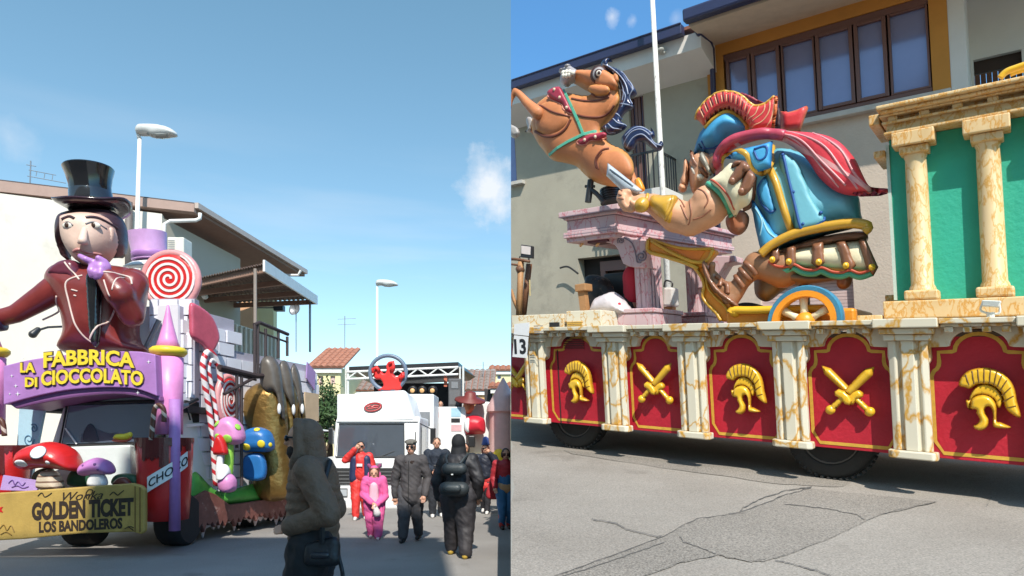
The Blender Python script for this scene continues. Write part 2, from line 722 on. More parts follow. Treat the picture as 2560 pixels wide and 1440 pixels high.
def mesh_obj(name, sh, material, base, parent=None, smooth=False, bevel=0., kind=None, label=None, side=0, angle=None):
    if side:
        sh = cut(sh, side)
    if not sh[0]:
        return None
    me = bpy.data.meshes.new(name)
    me.from_pydata([tuple(Vector(p) - base) for p in sh[0]], [], sh[1])
    bm = bmesh.new()
    bm.from_mesh(me)
    bmesh.ops.recalc_face_normals(bm, faces=bm.faces)
    bm.to_mesh(me)
    bm.free()
    if len(sh) > 2 and any(sh[2]):
        at = me.attributes.new('edge', 'FLOAT', 'POINT')
        at.data.foreach_set('value', [float(x) for x in sh[2]])
    if smooth:
        if angle:
            me.polygons.foreach_set('use_smooth', [True] * len(me.polygons))
            me.set_sharp_from_angle(angle=math.radians(angle))
        else:
            me.polygons.foreach_set('use_smooth', [True] * len(me.polygons))
    me.materials.append(material)
    o = bpy.data.objects.new(name, me)
    COL.objects.link(o)
    if parent is not None:
        o.parent = parent
    else:
        o.location = base
    if bevel:
        b = o.modifiers.new('b', 'BEVEL')
        b.width = bevel
        b.segments = 2
        b.limit_method = 'ANGLE'
        b.angle_limit = math.radians(40)
    if kind:
        o['kind'] = kind
    if label:
        o['label'] = label
    return o


class Thing:
    def __init__(self, name, label, cat, base, group=None, side=0):
        self.o = bpy.data.objects.new(name, None)
        COL.objects.link(self.o)
        self.base = Vector(base)
        self.o.location = self.base
        self.o.empty_display_size = .1
        self.o['label'] = label
        self.o['category'] = cat
        self.side = side
        if group:
            self.o['group'] = group

    def add(self, name, sh, material, parent=None, **k):
        k.setdefault('side', self.side)
        return mesh_obj(name, sh, material, self.base, parent=parent or self.o, **k)


def single(name, label, cat, sh, material, group=None, base=None, **k):
    v = sh[0]
    b = Vector(base) if base is not None else Vector((sum(p[0] for p in v) / len(v), sum(p[1] for p in v) / len(v), min(p[2] for p in v)))
    o = mesh_obj(name, sh, material, b, **k)
    o['label'] = label
    o['category'] = cat
    if group:
        o['group'] = group
    return o


def structure(name, sh, material, **k):
    v = sh[0]
    o = mesh_obj(name, sh, material, Vector((0, 0, 0)), **k)
    o['kind'] = 'structure'
    return o


def copy_thing(th, M, label, group=None):
    """A copy of a thing, its parts and sub-parts, moved by matrix M (world)."""
    c = th.o.copy()
    COL.objects.link(c)
    c.matrix_world = M @ th.o.matrix_world
    c['label'] = label
    if group:
        c['group'] = group
    for ch in list(th.o.children):
        a = ch.copy()
        COL.objects.link(a)
        a.parent = c
        for g in list(ch.children):
            b = g.copy()
            COL.objects.link(b)
            b.parent = a
    return c


def wall_holes(fn, s0, s1, t0, t1, holes, d, depth):
    """Wall face at depth d with rectangular openings (sa, sb, ta, tb) and reveals of the given depth."""
    ss = sorted({s0, s1} | {x for h in holes for x in h[:2]})
    ts = sorted({t0, t1} | {x for h in holes for x in h[2:]})
    m = MB()
    for i in range(len(ss) - 1):
        for j in range(len(ts) - 1):
            cs, ct = (ss[i] + ss[i + 1]) / 2, (ts[j] + ts[j + 1]) / 2
            if any(min(h[0], h[1]) < cs < max(h[0], h[1]) and h[2] < ct < h[3] for h in holes):
                continue
            m.add(([fn(ss[i], d, ts[j]), fn(ss[i + 1], d, ts[j]), fn(ss[i + 1], d, ts[j + 1]), fn(ss[i], d, ts[j + 1])], [(0, 1, 2, 3)]))
    for a, b, c, e in holes:
        q = [(a, c), (b, c), (b, e), (a, e)]
        for i in range(4):
            p, r = q[i], q[(i + 1) % 4]
            m.add(([fn(p[0], d, p[1]), fn(r[0], d, r[1]), fn(r[0], d + depth, r[1]), fn(p[0], d + depth, p[1])], [(0, 1, 2, 3)]))
    # thickness: ends, top and back
    m.add(([fn(s0, d, t0), fn(s0, d, t1), fn(s0, d + .3, t1), fn(s0, d + .3, t0)], [(0, 1, 2, 3)]))
    m.add(([fn(s1, d, t0), fn(s1, d, t1), fn(s1, d + .3, t1), fn(s1, d + .3, t0)], [(0, 1, 2, 3)]))
    m.add(([fn(s0, d, t1), fn(s1, d, t1), fn(s1, d + .3, t1), fn(s0, d + .3, t1)], [(0, 1, 2, 3)]))
    return m.out()


def zc(x0, y0, k):
    return lambda pts: [(x0 + p[0] / k, y0 + p[1] / k) for p in pts]
# ================================================================ RIGHT-HAND STREET
def proj(p):
    return (CX + p[0] / p[1] * F, HZ - (p[2] - CZ) / p[1] * F)


def pts(d, *xy):
    return [rp(x, y, d) for x, y in xy]


def curve3(d, r, *xy, k=5, closed=False, n=6, cap=True):
    """Round bar along photo points on the float's side at depth d."""
    P = spline([rp(x, y, d) for x, y in xy], k, closed)
    return tube([R(p[0], d, p[1]) for p in P], r, n, closed, cap)


M_ROAD = asphalt('road_asphalt', srgb('#867f76'), srgb('#9a938a'), .6)
M_ROADL = asphalt('street_asphalt', srgb('#827e7a'), srgb('#96928d'), .5)
M_PATCH = asphalt('asphalt_patch', srgb('#7b756d'), srgb('#8f887f'), .95)
M_CRACK = mat('crack_dirt', (.10, .093, .085), rough=.95, bump=0)
M_CONC = mat('retaining_concrete', '#8b8880', rough=.9, bump=.3)

gx_, gy_ = None, None
_n = np.cross(RU, RD)


def rz(x, y):
    """Height of the right-hand road at (x, y)."""
    return float(RO[2] - (_n[0] * (x - RO[0]) + _n[1] * (y - RO[1])) / _n[2])


Y0 = -RO[2]  # where the hill starts, found below
for i in range(200):
    Y0 = 5 - i * .05
    if rz(.2, Y0) < .0:
        break
v = []
ys = [Y0 + (34 - Y0) * i / 40 for i in range(41)]
xs = [0.0, .5, 1, 2, 3, 4.5, 6, 8, 11, 15, 20, 28, 40]
for y in ys:
    for x in xs:
        v.append((x, y, rz(x, y) + .012 * noise.noise(Vector((x * .7, y * .7, 0)))))
nx = len(xs)
f = [(j * nx + i, j * nx + i + 1, (j + 1) * nx + i + 1, (j + 1) * nx + i) for j in range(40) for i in range(nx - 1)]
structure('road', (v, f), M_ROAD, smooth=True)
structure('retaining_wall', ([(0, Y0, -.3), (0, 34, -.3), (0, 34, rz(0, 34)), (0, Y0, rz(0, Y0)), (.12, Y0, -.3), (.12, 34, -.3), (.12, 34, rz(0, 34) - .02), (.12, Y0, rz(0, Y0) - .02)],
                             [(0, 1, 2, 3), (7, 6, 5, 4), (0, 4, 5, 1), (3, 2, 6, 7), (1, 5, 6, 2), (0, 3, 7, 4)]), M_CONC)


def gpt(px, py, h):
    s, d = rg(px, py)
    p = R(s, d, 0)
    return Vector((p[0], p[1], rz(p[0], p[1]) + h + .012 * noise.noise(Vector((p[0] * .7, p[1] * .7, 0)))))


def jag(pl, amp, k=6):
    o = []
    for (a, b), (c, d) in zip(pl, pl[1:]):
        for j in range(k):
            t = j / k
            o.append((a + (c - a) * t + random.uniform(-amp, amp), b + (d - b) * t + random.uniform(-amp, amp) * .5))
    return o + [pl[-1]]


def sheet(poly, h):
    P = [gpt(x, y, h) for x, y in poly]
    return P, [tuple(range(len(P)))]


def dsheet(poly, h, step=60):
    """Patch of road surface, tessellated so that it follows the road."""
    n = len(poly)
    P = np.array(poly, float)
    g = []
    for yy in np.arange(P[:, 1].min(), P[:, 1].max(), step * .4):
        for xx in np.arange(P[:, 0].min(), P[:, 0].max(), step):
            c = False
            for i in range(n):
                a, b = P[i], P[i - 1]
                if (a[1] > yy) != (b[1] > yy) and xx < (b[0] - a[0]) * (yy - a[1]) / (b[1] - a[1]) + a[0]:
                    c = not c
            if c:
                g.append((xx, yy))
    r = delaunay_2d_cdt([Vector(p) for p in poly] + [Vector(p) for p in g], [(i, (i + 1) % n) for i in range(n)], [], 1, 1e-5)
    return [gpt(p[0], p[1], h) for p in r[0]], [tuple(t) for t in r[2]]


up_edge = jag([(1340, 1462), (1500, 1404), (1660, 1343), (1742, 1300), (1850, 1283), (1960, 1240), (2028, 1222)], 3)
lo_edge = jag([(2120, 1232), (2345, 1256), (2200, 1288), (2090, 1340), (1945, 1396), (1915, 1405), (1870, 1406), (1795, 1390), (1700, 1410), (1560, 1462)], 3)
structure('asphalt_patch', dsheet(up_edge + lo_edge, .006), M_PATCH, side=1)
structure('asphalt_patch', dsheet(jag([(1410, 1126), (1560, 1140), (1830, 1168), (2130, 1205)], 2) + jag([(2110, 1218), (1960, 1212), (1700, 1176), (1430, 1136)], 3), .006), M_PATCH, side=1)
cr = MB()
for pl, w in (([(1340, 1462), (1500, 1404), (1660, 1343), (1742, 1300), (1850, 1283), (1960, 1240), (2028, 1222)], 2.6), ([(1850, 1283), (1858, 1270), (1900, 1250), (1962, 1228), (2030, 1218)], 1.8),
              ([(2345, 1256), (2200, 1288), (2090, 1340), (1945, 1396), (1870, 1406), (1795, 1390), (1700, 1410), (1560, 1462)], 2.2), ([(1480, 1300), (1540, 1312), (1565, 1326), (1640, 1345), (1655, 1343)], 1.6),
              ([(1940, 1403), (1990, 1415), (2050, 1432), (2090, 1450)], 2.4), ([(1960, 1262), (2060, 1272), (2140, 1288), (2160, 1300)], 1.3), ([(2560, 1422), (2530, 1440), (2500, 1460)], 2.4), ([(2478, 1245), (2474, 1252), (2468, 1268)], 2.2),
              ([(1400, 1448), (1560, 1395), (1660, 1360)], 1.6), ([(1700, 1345), (1706, 1358), (1750, 1372), (1790, 1388)], 1.3)):
    pj = jag(pl, 2.5, 8)
    for i in range(len(pj) - 1):
        (a, b), (c, d) = pj[i], pj[i + 1]
        l = math.hypot(c - a, d - b) + 1e-6
        w1 = w * random.uniform(.08, .38)
        nx_, ny_ = -(d - b) / l * w1, (c - a) / l * w1 * .7 + .5
        cr.add(([gpt(a - nx_, b - ny_, .010), gpt(c - nx_, d - ny_, .010), gpt(c + nx_, d + ny_, .010), gpt(a + nx_, b + ny_, .010)], [(0, 1, 2, 3)]))
structure('road_crack', cr.out(), M_CRACK, side=1)

# ---------------------------------------------------------------- houses behind the float
BD = 5.5
M_GREY = mat('grey_render', '#a09a8a', rough=.9, var=.12, scale=1.2, bump=.2, bscale=60, stain=((.27, .25, .20), 1.1, .56))
M_ORANGE = mat('orange_render', '#bd8138', rough=.9, var=.16, scale=1.5, bump=.1)
M_BEIGE = mat('beige_render', '#bcac9c', rough=.9, var=.12, scale=1.2, bump=.3, bscale=30, stain=((.36, .30, .25), 1.3, .57))
M_WHITE = mat('white_render', '#cfccc6', rough=.85, var=.05, scale=2)
M_GUT = mat('navy_gutter', '#2f3350', rough=.35, var=.08)
M_BROWN = mat('brown_frame', '#6d4d45', rough=.4, var=.08)
M_GLASS = glass('window_glass', (.20, .23, .40), .12, .25)
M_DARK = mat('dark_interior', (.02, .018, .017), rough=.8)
M_WOOD = mat('door_wood', '#5d3c28', rough=.6, var=.2, scale=3)
M_SHUT = mat('shutter_pale', '#c3aaa4', rough=.6)
M_BLACK = mat('black_metal', (.02, .02, .022), rough=.4)
M_STONE = mat('sill_stone', '#b5b0a8', rough=.7)

sL = 9.6
sM = rp(1776, 300, BD)[0]
sG0, tG0 = rp(1713, 133, 4.75)
tgut1 = rp(1713, 66, 4.75)[1]
tgut0 = rp(1713, 92, 4.75)[1]
tfas = rp(1713, 130, 4.75)[1]
grey = Thing('terraced_house', 'grey-green rendered house with white eaves and navy gutter behind the rearing horse', 'house', R(5, BD, 0), side=1)
w1 = (rp(1290, 400, BD)[0], sL, rp(1290, 456, BD)[1], rp(1290, 300, BD)[1])
wb = (rp(1611, 300, BD)[0], rp(1573, 300, BD)[0], rp(1590, 500, BD)[1], rp(1590, 226, BD)[1])
wg = (rp(1606, 700, BD)[0], rp(1447, 700, BD)[0], 0.05, rp(1447, 646, BD)[1])
grey.add('wall', wall_holes(R, sM, sL, -.1, tfas + .02, [w1, wb, wg], BD, .28), M_GREY)
sE = rp(1768, 100, 4.75)[0]
grey.add('eaves', prism(lambda s, d, t: R(d, s, t), [(4.75, tfas), (4.75, tgut0 + .02), (BD + .3, tgut0 + .28), (BD + .3, tfas - .25), (BD, tfas - .25)], sE + .12, sL), M_WHITE)
grey.add('gutter', join(box(R, sG0 - .02, sL, 4.58, 4.745, tgut0, tgut1), box(R, sG0 - .02, sL, 4.56, 4.60, tgut1 - .02, tgut1 + .02)), M_GUT, bevel=.02)
grey.add('roof', hexa([R(sM, 4.76, tgut1), R(sL, 4.76, tgut1), R(sL, 10, tgut1 + 1.6), R(sM, 10, tgut1 + 1.6)], [R(sM, 4.76, tgut1 - .06), R(sL, 4.76, tgut1 - .06), R(sL, 10, tgut1 + 1.45), R(sM, 10, tgut1 + 1.45)]), mat('roof_tile', '#8a5a48', rough=.8))


def window(th, h, panes, sill=True, d=BD, frame=M_BROWN, glassm=M_GLASS, inset=.12):
    """Window leaf frames and panes in opening h = (s0, s1, t0, t1)."""
    s0, s1, t0, t1 = min(h[:2]), max(h[:2]), h[2], h[3]
    for i in range(panes):
        a, b = s0 + (s1 - s0) * i / panes, s0 + (s1 - s0) * (i + 1) / panes
        g = .07
        fr = join(box(R, a + .004, a + g, d + inset - .05, d + inset + .06, t0 + .003, t1 - .003), box(R, b - g, b - .004, d + inset - .05, d + inset + .06, t0 + .003, t1 - .003), box(R, a + g, b - g, d + inset - .05, d + inset + .06, t0 + .003, t0 + g), box(R, a + g, b - g, d + inset - .05, d + inset + .06, t1 - g, t1 - .003))
        w = th.add('window', fr, frame, bevel=.008)
        if w:
            th.add('pane', box(R, a + g - .01, b - g + .01, d + inset, d + inset + .02, t0 + g - .01, t1 - g + .01), glassm, parent=w)


window(grey, w1, 2)
window(grey, wb, 2)
grey.add('sill', box(R, rp(1306, 465, BD - .12)[0], sL, BD - .14, BD + .1, w1[2] - .08, w1[2] - .002), M_STONE)
# garage doorway: brown frame, dark inside
grey.add('door_frame', join(box(R, wg[1] - .62, wg[1] - .50, BD + .16, BD + .26, .05, wg[3] - .1), box(R, wg[0], wg[1] - .50, BD + .15, BD + .26, wg[3] - .32, wg[3] - .1)), M_BROWN)
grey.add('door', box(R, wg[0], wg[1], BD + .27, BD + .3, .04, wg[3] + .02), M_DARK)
# balcony
tb = wb[2]
bal = MB()
sb0, sb1 = rp(1652, 470, 4.7)[0], rp(1585, 470, 4.7)[0]
tr = rp(1600, 388, 4.7)[1]
grey.add('balcony_slab', box(R, sb0 - .1, sb1 + .5, 4.6, BD - .002, tb - .2, tb - .05), M_WHITE)
grey.add('balcony_railing', join(box(R, sb0, sb1 + .5, 4.66, 4.7, tr, tr + .04), box(R, sb0, sb0 + .03, 4.7, BD, tr, tr + .04), *[box(R, a, a + .02, 4.66, 4.69, tb - .05, tr) for a in np.arange(sb0, sb1 + .5, .11)],
                                 *[box(R, sb0 + .002, sb0 + .022, a, a + .02, tb - .05, tr) for a in np.arange(4.8, BD, .11)]), M_BLACK)

oran = Thing('terraced_house', 'orange and beige house with a long brown window band behind the soldier figure', 'house', R(0, BD, 0), side=1)
sR = -4.6
sO1 = rp(2372, 100, BD)[0]
tS = rp(1950, 322, BD)[1]
s_w0, s_w1 = rp(2326, 100, BD)[0], rp(1812, 200, BD)[0]
t_w0, t_w1 = rp(2325, 250, BD)[1], rp(1812, 138, BD)[1]
s_eo, t_eo = rp(1722, 62, 4.3)
oran.add('upper_wall', wall_holes(R, sO1, sM, tS, t_eo + .1, [(s_w0, s_w1, tS + .06, t_w1)], BD - .04, .2), M_ORANGE)
sh = (rp(2134, 730, BD)[0], rp(1900, 730, BD)[0], rp(2060, 800, BD)[1], rp(2060, 700, BD)[1])
oran.add('lower_wall', wall_holes(R, sR, sM, -.1, tS - .002, [sh], BD, .2), M_BEIGE)
oran.add('sill', box(R, sO1, s_w1 + .06, BD - .14, BD + .02, tS - .04, tS + .055), M_STONE, bevel=.01)
sl = MB()
for i in range(12):
    a = sh[2] + (sh[3] - sh[2]) * i / 12
    b = sh[2] + (sh[3] - sh[2]) * (i + .9) / 12
    sl.add(box(R, sh[0], sh[1], BD + .1, BD + .13, a, b))
oran.add('roller_shutter', sl.out(), M_SHUT)
oran.add('shutter_backing', box(R, sh[0], sh[1], BD + .131, BD + .15, sh[2], sh[3]), M_BROWN)
# the window band: frame and seven leaves at the widths seen in the photo
wt0 = tS + .065
oran.add('window_frame', join(box(R, s_w0 + .002, s_w1 - .002, BD - .02, BD + .10, t_w1 - .12, t_w1 - .002), box(R, s_w0 + .002, s_w1 - .002, BD - .02, BD + .10, wt0, wt0 + .1)), M_BROWN, bevel=.01)
edges = [1814, 1878, 1952, 2040, 2137, 2222, 2328]
for i in range(6):
    a = rp(edges[i], 160, BD)[0]
    b = rp(edges[i + 1], 160, BD)[0]
    lo, hi_ = min(a, b) + .012, max(a, b) - .012
    g = .06 if i not in (2, 5) else .035
    o = 0 if i not in (2, 5) else .03
    fr = join(box(R, lo, lo + g, BD - .05 + o, BD + .08, wt0 + .1, t_w1 - .12), box(R, hi_ - g, hi_, BD - .05 + o, BD + .08, wt0 + .1, t_w1 - .12), box(R, lo + g, hi_ - g, BD - .05 + o, BD + .08, wt0 + .1, wt0 + .1 + g), box(R, lo + g, hi_ - g, BD - .05 + o, BD + .08, t_w1 - .12 - g, t_w1 - .12))
    w = oran.add('window', fr, M_BROWN, bevel=.008)
    oran.add('pane', box(R, lo + g - .01, hi_ - g + .01, BD + .01 + o, BD + .03 + o, wt0 + .09 + g, t_w1 - .11 - g), M_GLASS, parent=w)
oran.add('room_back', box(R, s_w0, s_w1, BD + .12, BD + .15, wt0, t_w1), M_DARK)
# eaves, gutter and downpipe
t_e1 = t_eo + .02
oran.add('eaves', prism(lambda s, d, t: R(d, s, t), [(4.3, t_e1 - .06), (4.3, t_e1 + .22), (BD + .3, t_e1 + .5), (BD + .3, t_e1 + .02), (BD - .045, t_e1 + .02)], sR, s_eo), mat('eaves_beige', '#c2b09a', rough=.8))
oran.add('gutter', box(R, sR, s_eo + .04, 4.1, 4.296, t_e1 - .03, t_e1 + .20), M_GUT, bevel=.04)
dp = [R(*(lambda q: (q[0], 4.6, q[1]))(rp(1738, 66, 4.6))), R(*(lambda q: (q[0], 4.75, q[1]))(rp(1748, 84, 4.75))), R(*(lambda q: (q[0], 5.2, q[1]))(rp(1772, 100, 5.2))), R(*(lambda q: (q[0], 5.38, q[1]))(rp(1780, 125, 5.38))), R(sM, 5.38, .3)]
oran.add('downpipe', tube(dp, .055, 10), M_GUT, smooth=True)
# loggia on the right
LD = 6.4
sD0, sD1 = rp(2556, 170, LD)[0], rp(2434, 170, LD)[0]
tD0, tD1 = rp(2434, 330, LD)[1], rp(2434, 150, LD)[1]
oran.add('loggia_wall', wall_holes(R, sR, sO1 + .1, tS, t_eo, [(sD0, sD1, tD0, tD1)], LD, .2), M_WHITE)
oran.add('loggia_side', box(R, sO1 - .22, sO1 - .002, BD - .03, LD, tS, t_eo), M_WHITE)
dw = oran.add('door', join(*[box(R, sD0 + (sD1 - sD0) * i / 8 + .004, sD0 + (sD1 - sD0) * (i + 1) / 8 - .004, LD + .12, LD + .15, tD0, tD1 - .22) for i in range(8)]), M_WOOD)
oran.add('door_lintel', box(R, sD0, sD1, LD + .1, LD + .18, tD1 - .21, tD1), mat('dark_wood', '#33231b', rough=.6))
oran.add('roof', hexa([R(sR, 4.31, t_e1 + .26), R(s_eo, 4.31, t_e1 + .26), R(s_eo, 10, t_e1 + 1.9), R(sR, 10, t_e1 + 1.9)], [R(sR, 4.31, t_e1 + .22), R(s_eo, 4.31, t_e1 + .22), R(s_eo, 10, t_e1 + 1.7), R(sR, 10, t_e1 + 1.7)]), MATS['roof_tile'])

# flagpole in front of the houses
PD = 4.2
pole = Thing('flagpole', 'thin white weathered pole with peeling paint between horse and soldier', 'pole', R(rp(1668, 700, PD)[0], PD, 0), side=1)
M_POLE = mat('peeling_paint', '#d6d2ca', rough=.6, stain=((.25, .21, .17), 7, .54), bump=.2)
pole.add('shaft', tube([R(rp(1668, 700, PD)[0], PD, 0), W(1657, 480, 1) * 0 + R(rp(1657, 480, PD)[0], PD, rp(1657, 480, PD)[1]), R(rp(1628, -60, PD)[0], PD, rp(1628, -60, PD)[1])], [.06, .052, .042], 12), M_POLE, smooth=True)
bk = grey.add('wall_lamp', join(curve3(4.7, .018, (1644, 104), (1646, 122), (1655, 128)), ball(R(rp(1653, 127, 4.7)[0], 4.7, rp(1653, 127, 4.7)[1]), (.09, .09, .05)), curve3(4.7, .02, (1652, 120), (1662, 132), (1660, 118))), mat('lamp_grey', '#a8a89f', rough=.3))
# ================================================================ ROMAN FLOAT
M_CREAM = marble('cream_marble_paint', (.66, .60, .46), (.52, .26, .02), scale=3.6, width=.09, vein2=(.58, .53, .42), stretch=(1, 1, .6), dist=.45, rough=.4)
M_CREAM2 = marble('cream_marble_dense', (.66, .60, .45), (.52, .27, .04), scale=4.5, width=.06, vein2=(.62, .57, .46), dist=.5, rough=.4)
M_TEMPLE = marble('ochre_marble_paint', (.74, .55, .30), (.58, .27, .04), scale=4.2, width=.11, vein2=(.58, .38, .17), stretch=(1.6, 1.6, .7), dist=.9, rough=.5)
M_PINK = marble('pink_marble_paint', (.60, .43, .43), (.50, .16, .18), scale=3.4, width=.05, vein2=(.54, .37, .39), stretch=(1.5, 1.5, .7), dist=.6, rough=.5)
M_PINKL = mat('pink_grey_line', (.20, .16, .20), rough=.6, bump=0)
M_RED = mat('crimson_panel', (.44, .012, .028), rough=.5, var=.2, scale=3, bump=.25, bscale=28)
M_LINE = mat('gold_line_paint', (.62, .36, .05), rough=.5, var=.25, scale=14, bump=0)
M_GOLD = mat('gold_paint', (.74, .43, .025), rough=.3, var=.12, scale=6, bump=.12, bscale=18, coat=.25, edge=(.40, .16, .012))
M_GOLDD = mat('gold_groove', (.16, .075, .01), rough=.5, bump=0)
M_TYRE = mat('tyre_rubber', (.025, .024, .023), rough=.8, bump=.3, bscale=60)
M_RIM = mat('wheel_rim_grey', (.12, .11, .10), rough=.6, var=.2)
M_CHASSIS = mat('chassis_black', (.015, .015, .015), rough=.8)
M_PLANK = mat('deck_plank', '#5f5044', rough=.85, var=.2)

fl = Thing('parade_float', 'cream marbled parade float with crimson arched panels and gold helmets and swords', 'float', R(1, 1, 0), side=1)
PS = [5.0, 3.66, 2.41, 1.385, .31, -.765, -1.84, -2.9]
TB, TT = .36, 1.665
s_lo, s_hi = -2.9, 6.0
fl.add('chassis', join(box(R, s_lo, s_hi, .5, .7, .5, .8), box(R, s_lo, s_hi, 1.7, 1.9, .5, .8), box(R, s_lo, s_hi, .16, 2.5, .8, .9)), M_CHASSIS)
for i in range(8):
    fl.add('deck_plank', box(R, s_lo, s_hi, .14 + i * .3, .43 + i * .3, 1.5, 1.56), M_PLANK)
fl.add('rear_wall', box(R, s_lo, s_hi, 2.53, 2.58, .36, 1.6), M_RED)
for i in range(len(PS) - 1):
    a, b = PS[i + 1], PS[i]
    fl.add('panel', box(R, a + .002, b - .002, .14, .17, TB, 1.5), M_RED, bevel=.004)
    c, hw = (a + b) / 2, (b - a) / 2
    w = hw - .105
    # arched opening in the marbled frame
    k = .43 / .43
    arc = [(.47 * math.cos(q), .17 * math.sin(q) / .47 * 1.0) for q in np.linspace(0, math.pi, 13)]
    inner = [(w, 1.22)] + [(w - .06 * math.sin(q) * 1.2, 1.22 + .09 * (1 - math.cos(q)) * 1.0) for q in np.linspace(.3, math.pi / 2, 4)] + [(w * .84, 1.40), (w * .56, 1.405)]
    inner += [(w * .50 * math.cos(q), 1.405 + .165 * math.sin(q)) for q in np.linspace(.05, math.pi - .05, 13)]
    inner += [(-w * .56, 1.405), (-w * .84, 1.40)] + [(-(w - .06 * math.sin(q) * 1.2), 1.22 + .09 * (1 - math.cos(q))) for q in np.linspace(math.pi / 2, .3, 4)] + [(-w, 1.22)]
    sp = [(-hw + .003, 1.22), (-hw + .003, 1.61), (hw - .003, 1.61), (hw - .003, 1.22)] + inner
    fl.add('arch_frame', prism(R, [(c + x, t) for x, t in sp], .03, .135), M_CREAM, bevel=.006)
    # gold border line, 3 mm proud of the panel
    ln = [(x * .86, t - .045) for x, t in inner]
    ln = [(w * .87, .52), (w * .87, 1.13)] + ln[1:-1] + [(-w * .87, 1.13), (-w * .87, .52), (-w * .72, .41), (w * .72, .41)]
    lm = MB()
    P_ = [Vector((x, t)) for x, t in ln]
    N_ = len(P_)
    off = []
    for q in range(N_):
        t1 = (P_[(q + 1) % N_] - P_[q - 1]).normalized()
        off.append(Vector((-t1.y, t1.x)) * .017)
    vv = [R(c + (P_[q] + off[q]).x, .136, (P_[q] + off[q]).y) for q in range(N_)] + [R(c + (P_[q] - off[q]).x, .136, (P_[q] - off[q]).y) for q in range(N_)]
    lm.add((vv, [(q, (q + 1) % N_, N_ + (q + 1) % N_, N_ + q) for q in range(N_)]))
    fl.add('border_line', lm.out(), M_LINE)
# vent slots on the first door panel, door joint
fl.add('vent', join(*[box(R, 2.93, 3.25, .125, .138, 1.38 + i * .03, 1.392 + i * .03) for i in range(6)]), mat('dark_red', (.10, .01, .012), rough=.6))
fl.add('door_gap', box(R, 3.36, 3.372, .130, .139, TB, 1.36), M_CHASSIS)
# pilasters: base, fluted shaft, capital
sh0 = None
for p in PS[:-1]:
    q = lambda s, d, t, p=p: R(p + s, d, t)
    wv = .16
    prof = [(-wv, .03), (-wv, -.03), (-wv + .045, -.05), (-.10, -.05), (-.085, -.025), (-.06, -.025), (-.05, -.065), (.05, -.065), (.06, -.025), (.085, -.025), (.10, -.05), (wv - .045, -.05), (wv, -.03), (wv, .03)]
    shf = prism(lambda s, t, d, q=q: q(s, d, t), prof, TB + .07, 1.46)
    fl.add('pilaster', shf, M_CREAM, bevel=.006)
    base = [(-.20, .04), (-.20, -.07), (-.16, -.11), (.16, -.11), (.20, -.07), (.20, .04)]
    fl.add('pilaster_base', prism(lambda s, t, d, q=q: q(s, d, t), base, TB - .005, TB + .068), M_CREAM, bevel=.012)
    fl.add('capital', join(prism(lambda s, t, d, q=q: q(s, d, t), [(-.19, .029), (-.19, -.10), (.19, -.10), (.19, .029)], 1.462, 1.52), prism(lambda s, t, d, q=q: q(s, d, t), [(-.22, .028), (-.22, -.14), (.22, -.14), (.22, .028)], 1.522, 1.575),
                           prism(lambda s, t, d, q=q: q(s, d, t), [(-.26, .027), (-.26, -.19), (.26, -.19), (.26, .027)], 1.578, TT)), M_CREAM, bevel=.01)
for i in range(len(PS) - 1):
    a, b = PS[i + 1] + .262, PS[i] - .262
    fl.add('cornice', join(box(R, a, b, -.13, .12, 1.612, TT - .004), box(R, a, b, -.07, .029, 1.585, 1.611)), M_CREAM, bevel=.008)
    nn = max(2, int((b - a) / .125))
    for j in range(nn):
        x = a + (b - a) * (j + .5) / nn
        fl.add('dentil', box(R, x - .032, x + .032, -.085, .028, 1.535, 1.583), M_CREAM, bevel=.006)
fl.add('deck_edge', box(R, s_lo, s_hi, .12, .5, 1.60, 1.66), M_CREAM2)
# emblems
hel_c = -1.30


def Zh(l):
    return [(lambda q: (q[0] - hel_c, q[1]))(rp(1900 + x / 2.824, 770 + y / 2.824, .03)) for x, y in l]


crest = Zh([(1398, 547), (1412, 496), (1456, 450), (1518, 427), (1590, 420), (1654, 434), (1728, 472), (1780, 536), (1802, 598), (1812, 658), (1838, 774), (1760, 742), (1722, 690), (1712, 640), (1690, 590), (1640, 552), (1590, 538), (1530, 543), (1480, 570), (1440, 562)])
dome = Zh([(1480, 702), (1484, 655), (1510, 626), (1560, 612), (1610, 620), (1650, 652), (1668, 700), (1668, 795), (1700, 808), (1772, 846), (1648, 842), (1642, 760), (1632, 715), (1610, 697), (1588, 712), (1590, 745), (1614, 790), (1602, 840), (1560, 866), (1518, 856), (1502, 832), (1530, 815), (1545, 790), (1536, 762), (1522, 742), (1520, 718), (1470, 718)])
band = Zh([(1448, 652), (1470, 648), (1486, 602), (1526, 552), (1590, 536), (1650, 556), (1694, 600), (1712, 652), (1692, 706), (1664, 692), (1650, 652), (1610, 622), (1560, 613), (1512, 627), (1486, 657), (1480, 704), (1460, 708)])
rib = Zh([(1560, 560), (1575, 560), (1572, 615), (1558, 612)])
ridges = [Zh(x) for x in ([(1450, 470), (1475, 545)], [(1495, 445), (1510, 535)], [(1535, 434), (1545, 530)], [(1580, 430), (1580, 530)], [(1625, 436), (1618, 535)], [(1668, 452), (1650, 545)], [(1705, 475), (1672, 560)], [(1740, 510), (1692, 585)], [(1768, 560), (1705, 620)], [(1788, 620), (1716, 660)], [(1805, 690), (1735, 705)])]


